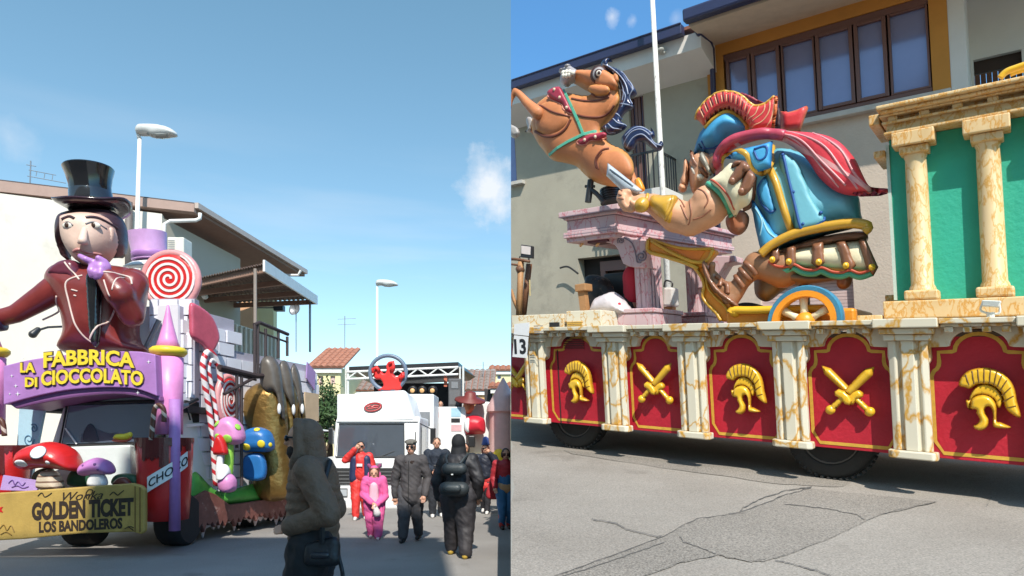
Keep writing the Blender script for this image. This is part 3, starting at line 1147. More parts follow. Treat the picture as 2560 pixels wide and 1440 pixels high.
def emblem_helmet(cc):
    q = lambda s, d, t: R(cc + s, d, t)
    h = fl.add('helmet_emblem', puff(q, crest, .05, .05, R_=.03, back=1, step=.016, edgew=.012), M_GOLD, smooth=True)
    fl.add('face_guard', puff(q, dome, .04, .06, R_=.03, back=1, step=.014, edgew=.012), M_GOLD, smooth=True, parent=h)
    fl.add('brow_band', join(puff(q, band, .06, .035, R_=.02, back=1, step=.012, edgew=.008), puff(q, rib, .05, .04, R_=.02, back=1, step=.012)), M_GOLD, smooth=True, parent=h)
    fl.add('crest_groove', join(*[tube([q(a[0], .004, a[1]), q((a[0] + b[0]) / 2, -.001, (a[1] + b[1]) / 2), q(b[0], .004, b[1])], .006, 5) for a, b in ridges]), M_GOLDD, parent=h)
    fl.add('peg', box(q, -.03, .03, .05, .139, .92, 1.0), M_GOLDD, parent=h)


def emblem_swords(cc):
    rot = lambda pts_, a, sx: [((x * math.cos(a) - y * math.sin(a)) * sx, .95 + x * math.sin(a) + y * math.cos(a)) for x, y in pts_]
    e = None
    for sx, dd in ((1, .035), (-1, .075)):
        q = lambda s, d, t: R(cc + s, d, t)
        a = math.radians(43)
        blade = rot([(-.037, -.02), (-.045, .28), (0, .36), (.045, .28), (.037, -.02)], a, sx)
        grip = rot([(-.03, -.24), (.03, -.24), (.03, -.05), (-.03, -.05)], a, sx)
        guard = rot([(-.095, -.09), (-.06, -.115), (0, -.10), (.06, -.115), (.095, -.09), (.085, -.035), (.03, -.01), (-.03, -.01), (-.085, -.035)], a, sx)
        sw = fl.add('sword_emblem', puff(q, blade, dd, .04, R_=.042, back=1, step=.014, smooth=False, power=1, edgew=.02), M_GOLD, smooth=True, angle=30)
        fl.add('guard', puff(q, guard, dd - .005, .045, R_=.03, back=1, step=.014, smooth=False, edgew=.01), M_GOLD, smooth=True, parent=sw)
        fl.add('grip', puff(q, grip, dd, .035, R_=.03, back=1, step=.014, smooth=False, edgew=.008), M_GOLD, smooth=True, parent=sw)
        pc = rot([(0, -.255)], a, sx)[0]
        fl.add('pommel', ball(q(pc[0], dd, pc[1]), .048, 10, 8), M_GOLD, smooth=True, parent=sw)


for i in range(len(PS) - 2):
    cc = (PS[i] + PS[i + 1]) / 2
    (emblem_swords if i % 2 == 0 else emblem_helmet)(cc if i else 4.02)
# wheels
for ws in (3.26, .02):
    c = R(ws, .42, .45)
    ax = Vector(RD)
    wh = fl.add('wheel', lathe([(.27, -.10), (.30, -.13), (.40, -.13), (.44, -.10), (.452, -.05), (.452, .08), (.42, .12), (.3, .12)], c, ax, 32), M_TYRE, smooth=True, angle=40)
    fl.add('rim', lathe([(.02, -.02), (.10, -.02), (.12, .0), (.2, .02), (.24, -.02), (.272, -.11), (.285, -.115), (.29, -.06)], c, ax, 24), M_RIM, smooth=True, parent=wh)
    fl.add('tread', join(*[hexa(*[[c + ax * dd + (Vector(RU) * math.cos(q + e) + Vector(RQ) * math.sin(q + e)) * .458 for dd, e in ((-.06, 0), (-.06, .05), (-.11, .09), (-.11, .04))], [c + ax * dd + (Vector(RU) * math.cos(q + e) + Vector(RQ) * math.sin(q + e)) * .43 for dd, e in ((-.06, 0), (-.06, .05), (-.11, .09), (-.11, .04))]]) for q in np.arange(0, 6.28, .14)]), M_TYRE, parent=wh, kind='stuff')

# number plate 13 on the front pilaster
M_PAPER = mat('white_paper', (.72, .72, .72), rough=.7, var=.04, bump=.05)
M_INK = mat('black_ink', (.012, .012, .015), rough=.6, bump=0)
pd = -.26
a0, b0 = rp(1282, 890, pd), rp(1317, 840, pd)
npl = Thing('number_sign', 'white paper sign with the number 13 on the front corner of the marbled float', 'sign', R((a0[0] + b0[0]) / 2, pd, a0[1]), side=1)
qa, qb, qc, qd_ = [rp(*p, pd) for p in ((1281, 892), (1316, 895), (1320, 842), (1285, 838))]
npl.add('sheet', prism(R, [qa, qb, qc, qd_], pd, pd + .012), M_PAPER)
npl.add('numeral', text('13', R, *rp(1287, 885, pd), *rp(1314, 847, pd), pd - .004, pd - .001, bold=.03), M_INK)
ua, ub, uc, ud = [rp(*p, pd) for p in ((1284, 836), (1321, 840), (1323, 806), (1286, 810))]
npl.add('upper_sheet', prism(R, [ua, ub, uc, ud], pd, pd + .010), M_PAPER)
npl.add('small_print', join(*[box(R, *sorted((rp(1290, 0, pd)[0], rp(1290 + w_, 0, pd)[0])), pd - .003, pd - .001, *sorted((rp(1300, y, pd)[1], rp(1300, y + 2, pd)[1]))) for y, w_ in ((815, 22), (820, 16), (828, 24), (832, 20))]), mat('grey_ink', (.25, .25, .26), bump=0))
npl.add('backing', box(R, rp(1300, 860, pd)[0] - .03, rp(1300, 860, pd)[0] + .03, pd + .013, -.192, 1.3, 1.6), M_BLACK)

# low marbled boxes and clutter on the front of the deck
dk = 1.56


def deckbox(x0, x1, ytop, d, depth, mtl, th, nm='block', ybot=None):
    s1_, t1_ = rp(x0, ytop, d)
    s0_, _ = rp(x1, ytop, d)
    return th.add(nm, box(R, min(s0_, s1_), max(s0_, s1_), d, d + depth, dk, t1_), mtl, bevel=.01)


tr1 = Thing('marbled_plinth', 'long low cream marbled plinth at the front end of the float deck', 'plinth', R(4, .4, dk), side=1)
deckbox(1278, 1408, 789, .35, .5, M_CREAM2, tr1)
tr1.add('box_lamp', box(R, *sorted((rp(1372, 810, .3)[0], rp(1394, 810, .3)[0])), .31, .348, *sorted((rp(1380, 822, .31)[1], rp(1380, 806, .31)[1]))), M_INK)
tr2 = Thing('marbled_plinth', 'square cream marbled plinth with a vent grille beside the pink pedestal', 'plinth', R(3, .4, dk), side=1)
deckbox(1415, 1502, 778, .30, .5, M_CREAM2, tr2)
tr2.add('vent_grille', join(*[box(R, *sorted((rp(1418, 810, .29)[0], rp(1455, 810, .29)[0])), .285, .298, *sorted((rp(1430, y, .29)[1], rp(1430, y + 2, .29)[1]))) for y in (804, 808, 812, 816)]), M_LINE)

# ---------------------------------------------------------------- pink marble gate
DG = .75
gate = Thing('marble_gate', 'pink marbled gate beam on two square posts carrying the rearing horse', 'gate', R(2, 1.5, dk), side=1)
sA = rp(1541, 512, DG)[0]
sB = rp(1402, 512, DG)[0]
t_ = lambda y, x=1500, d=DG: rp(x, y, d)[1]
DF = 2.75
NB, FB = (1541, 510), (1840, 581)          # near and far top corners of the gate beam
fk = 53 / 80


def gcorner(far, y, out, up=0):
    x, d = (1840, 2.7) if far else (1541, DG)
    yy = 581 + (y - 510) * fk if far else y
    s, t = rp(x, yy, d)
    return s, d, t


def gband(y0, y1, o):
    """One moulding of the beam between photo rows y0..y1 (at the near corner), standing out by o."""
    n0, n1, f0, f1 = gcorner(0, y0, 0), gcorner(0, y1, 0), gcorner(1, y0, 0), gcorner(1, y1, 0)
    wl_ = sB - sA
    A = [R(n1[0] - o, n1[1] - o, n1[2]), R(n1[0] + wl_ + o, n1[1] - o, n1[2]), R(f1[0] + wl_ + o, f1[1], f1[2]), R(f1[0] - o, f1[1], f1[2])]
    B = [R(n0[0] - o, n0[1] - o, n0[2]), R(n0[0] + wl_ + o, n0[1] - o, n0[2]), R(f0[0] + wl_ + o, f0[1], f0[2]), R(f0[0] - o, f0[1], f0[2])]
    return hexa(A, B)


gate.add('lintel', join(gband(531, 564, -.06)), M_PINK, bevel=.008)
for y0, y1, o in ((510, 523, .03), (523.3, 530.7, -.02), (564.3, 579, -.02), (579.3, 590, -.055)):
    gate.add('moulding', gband(y0, y1, o), M_PINK, bevel=.008)
gate.add('painted_line', join(gband(522.6, 524, .032), gband(532, 533.4, -.057), gband(562, 563.2, -.057), gband(571, 572.2, -.018)), M_PINKL)


def post(dn, xl, xc, xr, ytop, ybase, scroll):
    s0_ = rp(xc, 700, dn)[0]
    s1_ = rp(xl, 700, dn)[0]
    dfar = dn
    while proj(R(s0_, dfar, 2.2))[0] < xr:
        dfar += .01
    p = gate.add('post', box(R, s0_, s1_, dn, dfar, dk + .2, t_(598)), M_PINK, bevel=.008)
    # fluted strips on both faces
    w_ = s1_ - s0_
    gate.add('post_panel', join(box(R, s0_ + w_ * .2, s0_ + w_ * .45, dn - .012, dn - .002, dk + .3, 2.55), box(R, s0_ + w_ * .58, s0_ + w_ * .85, dn - .012, dn - .002, dk + .3, 2.55)), M_PINK, parent=p)
    gate.add('post_line', join(*[box(R, s0_ - .008, s0_ - .002, dn + (dfar - dn) * a, dn + (dfar - dn) * a + .012, dk + .3, 2.55) for a in (.25, .45, .72)]), M_PINKL, parent=p)
    # pedestal
    pd_ = gate.add('pedestal', join(box(R, s0_ - .18, s1_ + .22, dn - .22, dfar + .2, dk, t_(786)), box(R, s0_ - .20, s1_ + .24, dn - .24, dfar + .22, t_(786) + .001, t_(775))), M_PINK, bevel=.012)
    gate.add('pedestal_panel', join(box(R, s0_ - .13, s1_ + .17, dn - .228, dn - .221, dk + .03, t_(790)), box(R, s0_ - .19, s0_ - .181, dn - .16, dfar + .14, dk + .03, t_(790))), M_PINK, parent=pd_, bevel=.003)
    return s0_, dfar


Zb = zc(1277, 480, 3.79)
brk = Zb([(885, 412), (1050, 412), (1100, 425), (1290, 455), (1288, 716), (1200, 722), (1130, 708), (1072, 680), (1042, 610), (1022, 545), (990, 505), (950, 488), (905, 478)])
s_p, d_p = post(.95, 1587, 1618, 1656, 600, 775, True)
bo = [rp(x, y, .93) for x, y in brk]
gate.add('scroll_bracket', prism(R, bo, .90, 1.25), M_PINK, bevel=.015)


def spiral(cx, cy, r0, turns, d, a0=0., sgn=1):
    P = []
    for i in range(int(turns * 14) + 1):
        q = a0 + sgn * i / 14 * 2 * math.pi
        r = r0 * (1 - i / (turns * 14) * .85)
        s, t = rp(cx + r * math.cos(q), cy + r * math.sin(q), d)
        P.append(R(s, d, t))
    return P


gate.add('scroll_line', join(tube(spiral(1552, 602, 9, 1.6, .893, 2.5), .009, 6), tube(spiral(1603, 641, 14, 1.7, .893, -1.2), .011, 6), curve3(.893, .009, (1560, 594), (1577, 605), (1585, 620), (1590, 640), (1593, 655), (1603, 656))), M_PINKL, smooth=True)
s_f, d_f = post(2.2, 1714, 1744, 1775, 600, 790, False)
bo = [rp(x, y, 2.2) for x, y in ((1745, 640), (1840, 640), (1842, 655), (1815, 660), (1800, 685), (1790, 705), (1760, 720), (1745, 722))]
gate.add('scroll_bracket', prism(R, bo, 2.15, 2.5), M_PINK, bevel=.015)
gate.add('spot_lamp', join(box(R, *sorted((rp(1440, 0, .9)[0], rp(1490, 0, .9)[0])), .85, 1.1, t_(601), t_(591) - .002)), mat('dark_plum', (.10, .02, .03), rough=.5))
for cx_ in (1462, 1502):
    gate.add('bulb', curve3(.95, [.012, .02, .012], (cx_, 602), (cx_ - 8, 612), (cx_ - 12, 617), k=1) if 0 else tube([R(*(lambda q: (q[0], .95, q[1]))(rp(x, y, .95))) for x, y in ((cx_, 602), (cx_ - 7, 610), (cx_ - 12, 616))], [.01, .022, .018], 8), mat('lamp_amber', (.75, .42, .18), rough=.3), smooth=True)

# ---------------------------------------------------------------- green temple
TD = .62
tem = Thing('temple_pavilion', 'green walled temple with ochre marbled columns and entablature at the right end', 'pavilion', R(-1.5, 1.2, dk), side=1)
M_GREEN = mat('green_panel', (.03, .38, .255), rough=.5, var=.08, scale=3, bump=.3, bscale=22, edge=None)
tt = lambda x, y, d=TD: rp(x, y, d)[1]
sT = rp(2236, 600, TD)[0]
sEnd = -2.9
t_base = tt(2300, 748)
t_arch0, t_arch1 = tt(2330, 345), tt(2330, 262)
tem.add('wall', box(R, sEnd, sT, TD, 2.3, t_base - .02, t_arch0 + .05), M_GREEN)
tem.add('corner_strip', box(R, sT + .002, sT + .03, TD - .02, TD + .03, t_base, t_arch0), mat('pale_edge', '#b9c9bd', rough=.6))
tem.add('plinth', join(box(R, sEnd, sT + .10, TD - .24, 2.3, t_base - .20, t_base - .025), box(R, sEnd, sT + .04, TD - .18, 2.2, dk, t_base - .201)), M_TEMPLE, bevel=.012)
tem.add('foot_block', box(R, sT + .11, sT + .34, TD - .25, TD + .25, dk, t_base - .16), M_TEMPLE, bevel=.01)
tem.add('foot_block', box(R, sT + .02, sT + .16, TD + .3, TD + .5, dk + .2, t_base + .08), M_TEMPLE, bevel=.01)
e0 = t_arch0 + .055
hE = tt(2330, 262) - e0
tem.add('architrave', join(box(R, sEnd, sT + .02, TD - .20, 2.3, e0, e0 + hE * .12), box(R, sEnd, sT, TD - .14, 2.25, e0 + hE * .121, e0 + hE * .45)), M_TEMPLE, bevel=.01)
tem.add('frieze', box(R, sEnd, sT - .02, TD - .10, 2.2, e0 + hE * .451, e0 + hE * .72), M_TEMPLE)
tem.add('frieze_ledge', join(box(R, sEnd, sT + .03, TD - .19, 2.26, e0 + hE * .41, e0 + hE * .45 + .012), box(R, sEnd, sT + .05, TD - .21, 2.26, e0 + hE * .68, e0 + hE * .74)), M_TEMPLE, bevel=.006)
ds = .27
k_ = 0
x = sT - .02
while x > sEnd + .1:
    tem.add('frieze_block', box(R, x - .085, x, TD - .17, TD - .101, e0 + hE * .46 + .012, e0 + hE * .679), M_TEMPLE, bevel=.006)
    x -= ds
tem.add('cornice', join(box(R, sEnd, sT + .03, TD - .26, 2.35, e0 + hE * .742, e0 + hE * .86), box(R, sEnd, sT + .06, TD - .31, 2.4, e0 + hE * .861, e0 + hE)), M_TEMPLE, bevel=.012)
tem.add('corner_block', box(R, sT + .062, sT + .16, TD - .1, TD + .6, e0 + hE * .55, e0 + hE * .95), M_TEMPLE, bevel=.01)
tem.add('corner_ledge', box(R, sT + .035, sT + .14, TD - .05, TD + .5, t_arch0 - .12, t_arch0 - .05), M_TEMPLE, bevel=.01)
M_COL = marble('column_marble_paint', (.76, .62, .40), (.58, .30, .06), scale=4.2, width=.10, vein2=(.66, .44, .18), stretch=(1.5, 1.5, .55), dist=.9, rough=.4)
for xc in (2300, 2482, 2690):
    dc = TD - .06
    s_c, _ = rp(xc, 600, dc)
    tc0, tc1 = t_base - .02, t_arch0
    xb = rp(xc + 8, 730, dc)[0] if 0 else s_c
    q = lambda s, d, t, s_c=s_c, dc=dc: R(s_c + s, dc + d, t)
    prof = [(.118, tc0 + .10), (.112, tc0 + .13), (.098, tc0 + .16), (.094, tc1 - .34), (.09, tc1 - .2), (.10, tc1 - .18), (.10, tc1 - .16)]
    n = 24
    vv, ff = [], []
    for r_, h_ in prof:
        for k in range(n):
            a = 2 * math.pi * k / n
            rr_ = r_ * (1 + .012 * math.cos(k * 12 * 2 * math.pi / n))
            vv.append(q(rr_ * math.cos(a), rr_ * math.sin(a), h_))
    for i in range(len(prof) - 1):
        for k in range(n):
            ff.append((i * n + k, i * n + (k + 1) % n, (i + 1) * n + (k + 1) % n, (i + 1) * n + k))
    tem.add('column', (vv, ff), M_COL, smooth=True)
    tem.add('column_base', box(q, -.145, .145, -.16, .055, tc0, tc0 + .098), M_TEMPLE, bevel=.02)
    tem.add('column_capital', join(box(q, -.125, .125, -.13, .055, tc1 - .16, tc1 - .085), box(q, -.18, .18, -.17, .055, tc1 - .083, tc1 + .052)), M_TEMPLE, bevel=.012)
# things on top of the cornice, behind
wl = Thing('laurel_ornament', 'gold curved ornament lying on the temple roof edge at upper right', 'ornament', R(rp(2540, 180, .6)[0], .6, e0 + hE), side=1)
wl.add('rod', join(curve3(.6, .03, (2500, 195), (2515, 180), (2540, 170), (2570, 160)), curve3(.75, .025, (2525, 186), (2545, 178), (2570, 172))), M_GOLD, smooth=True)

# floodlights
flo = Thing('floodlight', 'white floodlight on a bracket standing on the float edge below the temple', 'floodlight', R(rp(2475, 790, .0)[0], 0, TT), side=1)
M_LAMPW = mat('lamp_white', '#cfcfc8', rough=.4)
flo.add('housing', prism(lambda s, d, t: R(s, d, t), [rp(2452, 765, 0), rp(2498, 768, 0), rp(2504, 752, 0), rp(2455, 750, 0)], -.02, .10), M_LAMPW, bevel=.01)
flo.add('glass', prism(R, [rp(2456, 763, -.02), rp(2494, 766, -.02), rp(2500, 754, -.02), rp(2458, 752, -.02)], -.026, -.021), mat('lamp_glass', '#aeb2ae', rough=.1))
flo.add('bracket', join(curve3(.04, .01, (2498, 758), (2500, 775), (2495, 784), (2470, 783), (2452, 776), (2455, 760)), tube([R(rp(2476, 784, .04)[0], .04, TT - .004), R(rp(2476, 784, .04)[0], .04, rp(2476, 782, .04)[1])], .03, 8)), M_LAMPW)
flo2 = Thing('floodlight', 'black framed floodlight with pale glass on top of the wooden catapult frame', 'floodlight', R(rp(1316, 640, .8)[0], .8, rp(1316, 645, .8)[1]), side=1)
fq = lambda l, d=.8: [rp(x, y, d) for x, y in l]
flo2.add('housing', prism(R, fq([(1301, 643), (1330, 646), (1330, 615), (1302, 611)]), .8, .86), M_BLACK, bevel=.008)
flo2.add('glass', prism(R, fq([(1304, 634), (1326, 637), (1327, 617), (1304, 614)]), .792, .799), mat('lamp_glass_pale', '#d9cbc4', rough=.15))
flo2.add('bracket', curve3(.83, .012, (1322, 644), (1322, 652)), M_BLACK)
flo2.add('cable', curve3(.83, .01, (1300, 640), (1298, 652)), M_BLACK)
cat_ = Thing('wooden_catapult', 'brown wooden catapult frame of tied poles at the front end of the deck', 'prop', R(rp(1300, 780, .8)[0], .8, dk), side=1)
M_POLEW = mat('light_wood', '#a5794f', rough=.6, var=.2, scale=4, bump=.2)
M_POLEB = mat('brown_wood', '#6f4a33', rough=.6, var=.2, scale=4, bump=.2)
cat_.add('upright', curve3(.8, .05, (1302, 655), (1300, 720), (1297, 792), k=1), M_POLEW, smooth=True)
cat_.add('rear_post', curve3(1.0, .05, (1323, 660), (1316, 720), (1308, 792), k=1), M_POLEB, smooth=True)
cat_.add('brace', curve3(.82, .03, (1277, 725), (1285, 750), (1295, 775), k=1), M_POLEW, smooth=True)
cat_.add('cross_bar', join(curve3(.78, .022, (1270, 648), (1290, 648), (1324, 654), k=2), curve3(.78, .016, (1270, 660), (1290, 662), (1300, 664), k=2)), M_POLEB, smooth=True)
cat_.add('rope_binding', curve3(.8, .065, (1298, 668), (1303, 680), k=1), M_POLEB, smooth=True)
cat_.add('hanging_strap', curve3(.9, .012, (1324, 700), (1325, 740)), mat('straw_rope', '#b9a878', rough=.9))
sup = Thing('wooden_prop', 'pale wooden hammer shaped prop leaning beside the plastic bag', 'prop', R(rp(1455, 775, .7)[0], .7, dk), side=1)
sup.add('shaft', hexa([R(*(lambda q: (q[0], .7, q[1]))(rp(*p, .7))) for p in ((1452, 790), (1468, 790), (1460, 728), (1444, 728))], [R(*(lambda q: (q[0], .8, q[1]))(rp(*p, .7))) for p in ((1452, 790), (1468, 790), (1460, 728), (1444, 728))]), M_POLEW)
sup.add('head', hexa([R(*(lambda q: (q[0], .66, q[1]))(rp(*p, .7))) for p in ((1441, 730), (1467, 726), (1466, 708), (1440, 712))], [R(*(lambda q: (q[0], .86, q[1]))(rp(*p, .7))) for p in ((1441, 730), (1467, 726), (1466, 708), (1440, 712))]), M_POLEW, bevel=.01)
M_BAG = mat('clear_plastic_bag', '#c9bfc0', rough=.22, var=.2, scale=7, bump=.9, bscale=9, stain=((.35, .08, .10), 5, .6))
bagv = [(1478, 786), (1480, 765), (1490, 745), (1510, 735), (1530, 729), (1548, 740), (1560, 755), (1572, 772), (1570, 788), (1520, 790)]
single('plastic_bag', 'crumpled clear plastic bag of red and white bits on the deck', 'bag', puff(R, fq(bagv, .8), .85, .22, back=.8), M_BAG, side=1, smooth=True)
single('red_cloth', 'small red cloth lying on the pink pedestal beside the plastic bag', 'cloth', puff(R, fq([(1534, 768), (1545, 757), (1552, 758), (1550, 766), (1538, 771)], .72), .72, .03), mat('red_cloth', (.5, .02, .04), rough=.8), side=1, smooth=True)
spk = Thing('costume_rail', 'dark heap of costumes and black gear behind the plastic bag under the gate', 'clothes', R(rp(1510, 740, 1.4)[0], 1.4, dk), side=1)
spk.add('costume_heap', puff(R, fq([(1458, 790), (1462, 700), (1475, 686), (1500, 690), (1520, 700), (1532, 730), (1530, 790)], 1.3), 1.35, .2), mat('dark_sequins', '#1c1614', rough=.5, stain=((.25, .14, .08), 16, .56), bump=.8, bscale=12), smooth=True)
spk.add('black_case', box(R, *sorted((rp(1508, 700, 1.6)[0], rp(1590, 700, 1.6)[0])), 1.6, 2.0, dk, rp(1540, 682, 1.6)[1]), M_BLACK, bevel=.03)
nee = Thing('black_cable', 'thin black wire sticking out beside the doorway of the grey house', 'cable', R(rp(1420, 670, 1.5)[0], 1.5, dk), side=1)
nee.add('wire', curve3(5.3, .022, (1400, 670), (1420, 667), (1445, 684)), M_BLACK)
pr = Thing('person', 'person in a red sleeved top mostly hidden behind the pink gate post', 'person', R(rp(1575, 790, 1.25)[0], 1.25, dk), side=1)
q1 = lambda x, y, d=1.2: R(*(lambda q: (q[0], d, q[1]))(rp(x, y, d)))
prb = [capsule(q1(1581, 668), .10, q1(1581, 676), .09), capsule(q1(1583, 695), .14, q1(1586, 770), .12), capsule(q1(1585, 770), .10, q1(1584, 800), .09), capsule(q1(1572, 690), .05, q1(1570, 735), .045), capsule(q1(1570, 735), .042, q1(1568, 765), .03), ball(q1(1568, 770), .04)]
pr.add('body', remesh(prb, .015), mat('skin', '#b5816a', rough=.55, var=.08, bump=.05), smooth=True)
pr.add('red_top', remesh([capsule(q1(1584, 690), .16, q1(1586, 745), .15), capsule(q1(1574, 688), .075, q1(1570, 728), .075)], .02), mat('red_cloth', (.5, .02, .04)), smooth=True)
pr.add('dark_skirt', remesh([capsule(q1(1580, 740), .13, q1(1580, 790), .15), capsule(q1(1571, 730), .06, q1(1568, 755), .05)], .02), M_DARK, smooth=True)
pr.add('hair', remesh([capsule(q1(1583, 664), .105, q1(1586, 676), .09)], .02), mat('hair_dark', (.03, .02, .015), rough=.5), smooth=True)
cn = Thing('plastic_container', 'white plastic container standing on the deck behind the gate post', 'container', R(rp(1667, 780, 1.4)[0], 1.4, dk), side=1)
cn.add('tub', prism(R, fq([(1656, 766), (1683, 766), (1681, 718), (1658, 718)], 1.4), 1.4, 1.62), mat('white_plastic', '#c9c6c2', rough=.3), bevel=.03)
cn.add('handle', curve3(1.5, .012, (1660, 718), (1664, 702), (1680, 706), (1680, 718)), M_BLACK)
cn.add('stand', prism(R, fq([(1660, 792), (1680, 792), (1680, 767), (1660, 767)], 1.45), 1.45, 1.58), MATS['light_wood'])
# ================================================================ FIGURES ON THE ROMAN FLOAT
HD = 1.35
R0_, rp0_ = R, rp


def figure_frame(d0, V):
    """Frame for a figure seen from the side: U and Q as for the float, swelling along V."""
    V = np.array(V, float)
    V /= np.linalg.norm(V)
    O_ = RO + d0 * RD
    fn = lambda s, d, t: Vector(O_ + s * RU + (d - d0) * V + t * RQ)

    def px(x, y, d=d0):
        r = np.array([(x - CX) / F, 1, (HZ - y) / F])
        q = np.linalg.solve(np.stack([RU, RQ, -r], 1), np.array([0, 0, CZ]) - O_ - (d - d0) * V)
        return float(q[0]), float(q[1])
    return fn, px, Vector(V)


R, rp, AXD = figure_frame(HD, (.11, 1, .22))
from mathutils.bvhtree import BVHTree
FIG = []


def rec(sh):
    FIG.append((sh[0], sh[1]))
    return sh


def drape(pl, d, r, closed=False, n=6, lift=.2):
    """Bar along (s, t) points laid on the figure's surface."""
    v, f, _ = join(*FIG)
    T = BVHTree.FromPolygons(v, f)
    o, last = [], None
    for p in pl:
        h = T.ray_cast(R(p[0], d - 3, p[1]), AXD, 6)
        if h[0] is not None:
            k = (h[0] - R(p[0], d - 3, p[1])).dot(AXD)
            if last is not None and abs(k - last) > .25:
                k = last
            last = k
            o.append(R(p[0], d - 3 + k - r * lift, p[1]))
        else:
            o.append(R(p[0], d - 3 + (last if last is not None else 3.), p[1]))
    if len(o) > 4:                       # smooth out steps
        q = [o[0]] + [(o[i - 1] + o[i] * 2 + o[i + 1]) / 4 for i in range(1, len(o) - 1)] + [o[-1]]
        o = q
    return tube(o, r, n, closed)


Zh1 = zc(1277, 120, 3.272)


def hz(l, d=HD):
    return [rp(x, y, d) for x, y in Zh1(l)]


def hr(r):
    """radius in crop pixels -> metres at the horse"""
    return r / 3.272 / F * 8.6


M_HORSE = mat('chestnut_paint', (.54, .19, .07), rough=.55, var=.24, scale=2.6, bump=.25, bscale=12, edge=(.62, .30, .08))
M_HLINE = mat('horse_crease', (.16, .042, .022), rough=.5, bump=0, var=.1)
M_MUZ = mat('muzzle_grey', (.33, .30, .30), rough=.4, var=.15)
M_NAVY = mat('navy_mane', (.012, .02, .07), rough=.35, var=.2, coat=.2)
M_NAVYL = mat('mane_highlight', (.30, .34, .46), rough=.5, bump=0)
M_TEAL = mat('harness_teal', (.10, .42, .28), rough=.4)
M_PAD = mat('harness_red', (.36, .03, .06), rough=.45)
M_PADL = mat('harness_rim', (.55, .20, .14), rough=.5)
M_IVORY = mat('ivory', (.72, .66, .56), rough=.35)

horse = Thing('horse_figure', 'rearing chestnut horse figure with navy mane above the pink gate', 'statue', R(hz([(650, 1260)])[0][0], HD, hz([(650, 1260)])[0][1]), side=1)
body = [(495, 250), (520, 205), (580, 205), (660, 208), (720, 190), (790, 215), (860, 262), (886, 330), (892, 420), (872, 500), (832, 570), (782, 625), (748, 680), (775, 735), (830, 790), (900, 822), (960, 862), (998, 930), (1006, 1000), (1000, 1050), (960, 1120), (900, 1135), (800, 1130), (720, 1110), (650, 1075), (600, 1030), (530, 965), (440, 940), (340, 915), (260, 830), (205, 750), (180, 690), (165, 620), (190, 540), (205, 470), (250, 425), (310, 392), (420, 366), (520, 376), (610, 392), (655, 372), (600, 340), (545, 305), (515, 290)]
horse.add('body', rec(puff(R, hz(body), HD, .26, R_=.30, step=.045, edgew=.10)), M_HORSE, smooth=True)
horse.add('shoulder', rec(puff(R, hz([(330, 455), (420, 470), (480, 540), (495, 620), (450, 700), (370, 750), (280, 745), (215, 690), (205, 600), (240, 500)]), HD - .17, .14, R_=.2, step=.035, edgew=.05)), M_HORSE, smooth=True)
horse.add('haunch', rec(puff(R, hz([(850, 850), (930, 880), (990, 960), (995, 1050), (940, 1110), (850, 1105), (760, 1075), (705, 1020), (695, 940), (750, 870)]), HD - .16, .14, R_=.22, step=.035, edgew=.05)), M_HORSE, smooth=True)
horse.add('head', rec(puff(R, hz([(498, 262), (505, 215), (545, 203), (610, 203), (680, 203), (740, 192), (800, 222), (862, 268), (884, 330), (864, 384), (800, 402), (720, 392), (655, 366), (600, 338), (550, 312), (515, 296)]), HD - .05, .26, R_=.13, step=.03, edgew=.05)), M_HORSE, smooth=True)
horse.add('cheek', rec(puff(R, hz([(650, 350), (720, 345), (790, 360), (805, 400), (775, 435), (720, 440), (660, 420), (632, 385)]), HD - .26, .09, R_=.12, step=.025, edgew=.04)), M_HORSE, smooth=True)
horse.add('neck_muscle', rec(puff(R, hz([(600, 410), (700, 450), (800, 440), (870, 400), (880, 470), (820, 560), (720, 605), (600, 590), (520, 560), (500, 480)]), HD - .14, .09, R_=.2, step=.035, edgew=.05)), M_HORSE, smooth=True)
for l, dd, r in (
    ([(240, 500), (330, 560), (420, 590), (490, 600)], HD - .29, .016), ([(495, 620), (450, 700), (370, 752), (280, 748), (205, 700)], HD - .20, .024), ([(500, 450), (600, 470), (720, 470), (800, 440)], HD - .24, .018),
    ([(520, 580), (620, 605), (720, 600), (800, 555), (840, 500)], HD - .215, .018), ([(660, 420), (720, 442), (780, 435), (806, 400)], HD - .22, .018), ([(700, 1010), (692, 940), (740, 870), (800, 850)], HD - .20, .018), ([(745, 885), (700, 950), (715, 1020)], HD - .25, .012)):
    horse.add('crease', drape(spline(hz(l), 8, False), HD, r, lift=-.1), M_HLINE, smooth=True)
mz = horse.add('muzzle', puff(R, hz([(395, 200), (430, 195), (470, 168), (510, 190), (545, 215), (550, 255), (530, 295), (500, 310), (470, 335), (440, 330), (408, 300), (405, 255), (425, 235), (400, 222)]), HD - .10, .20, R_=.08, step=.02, edgew=.03), M_MUZ, smooth=True)
horse.add('mouth', puff(R, hz([(425, 250), (470, 240), (515, 240), (525, 262), (500, 288), (455, 300), (425, 290)]), HD - .27, .05, R_=.04, step=.015), mat('mouth_dark', (.10, .05, .045), rough=.4), smooth=True, parent=mz)
for i, (x, y) in enumerate(((437, 262), (462, 257), (487, 257), (508, 262), (440, 284), (462, 284), (484, 278))):
    c = hz([(x, y)])[0]
    horse.add('tooth', ball(R(c[0], HD - .32, c[1]), (.040, .03, .038), 8, 6), M_IVORY, parent=mz, smooth=True)
c = hz([(468, 200)])[0]
horse.add('nostril', ball(R(c[0], HD - .28, c[1]), (.05, .03, .028), 8, 6), mat('nostril_grey', (.22, .2, .2), rough=.4), parent=mz, smooth=True)
ey = hz([(716, 268)])[0]
e = None
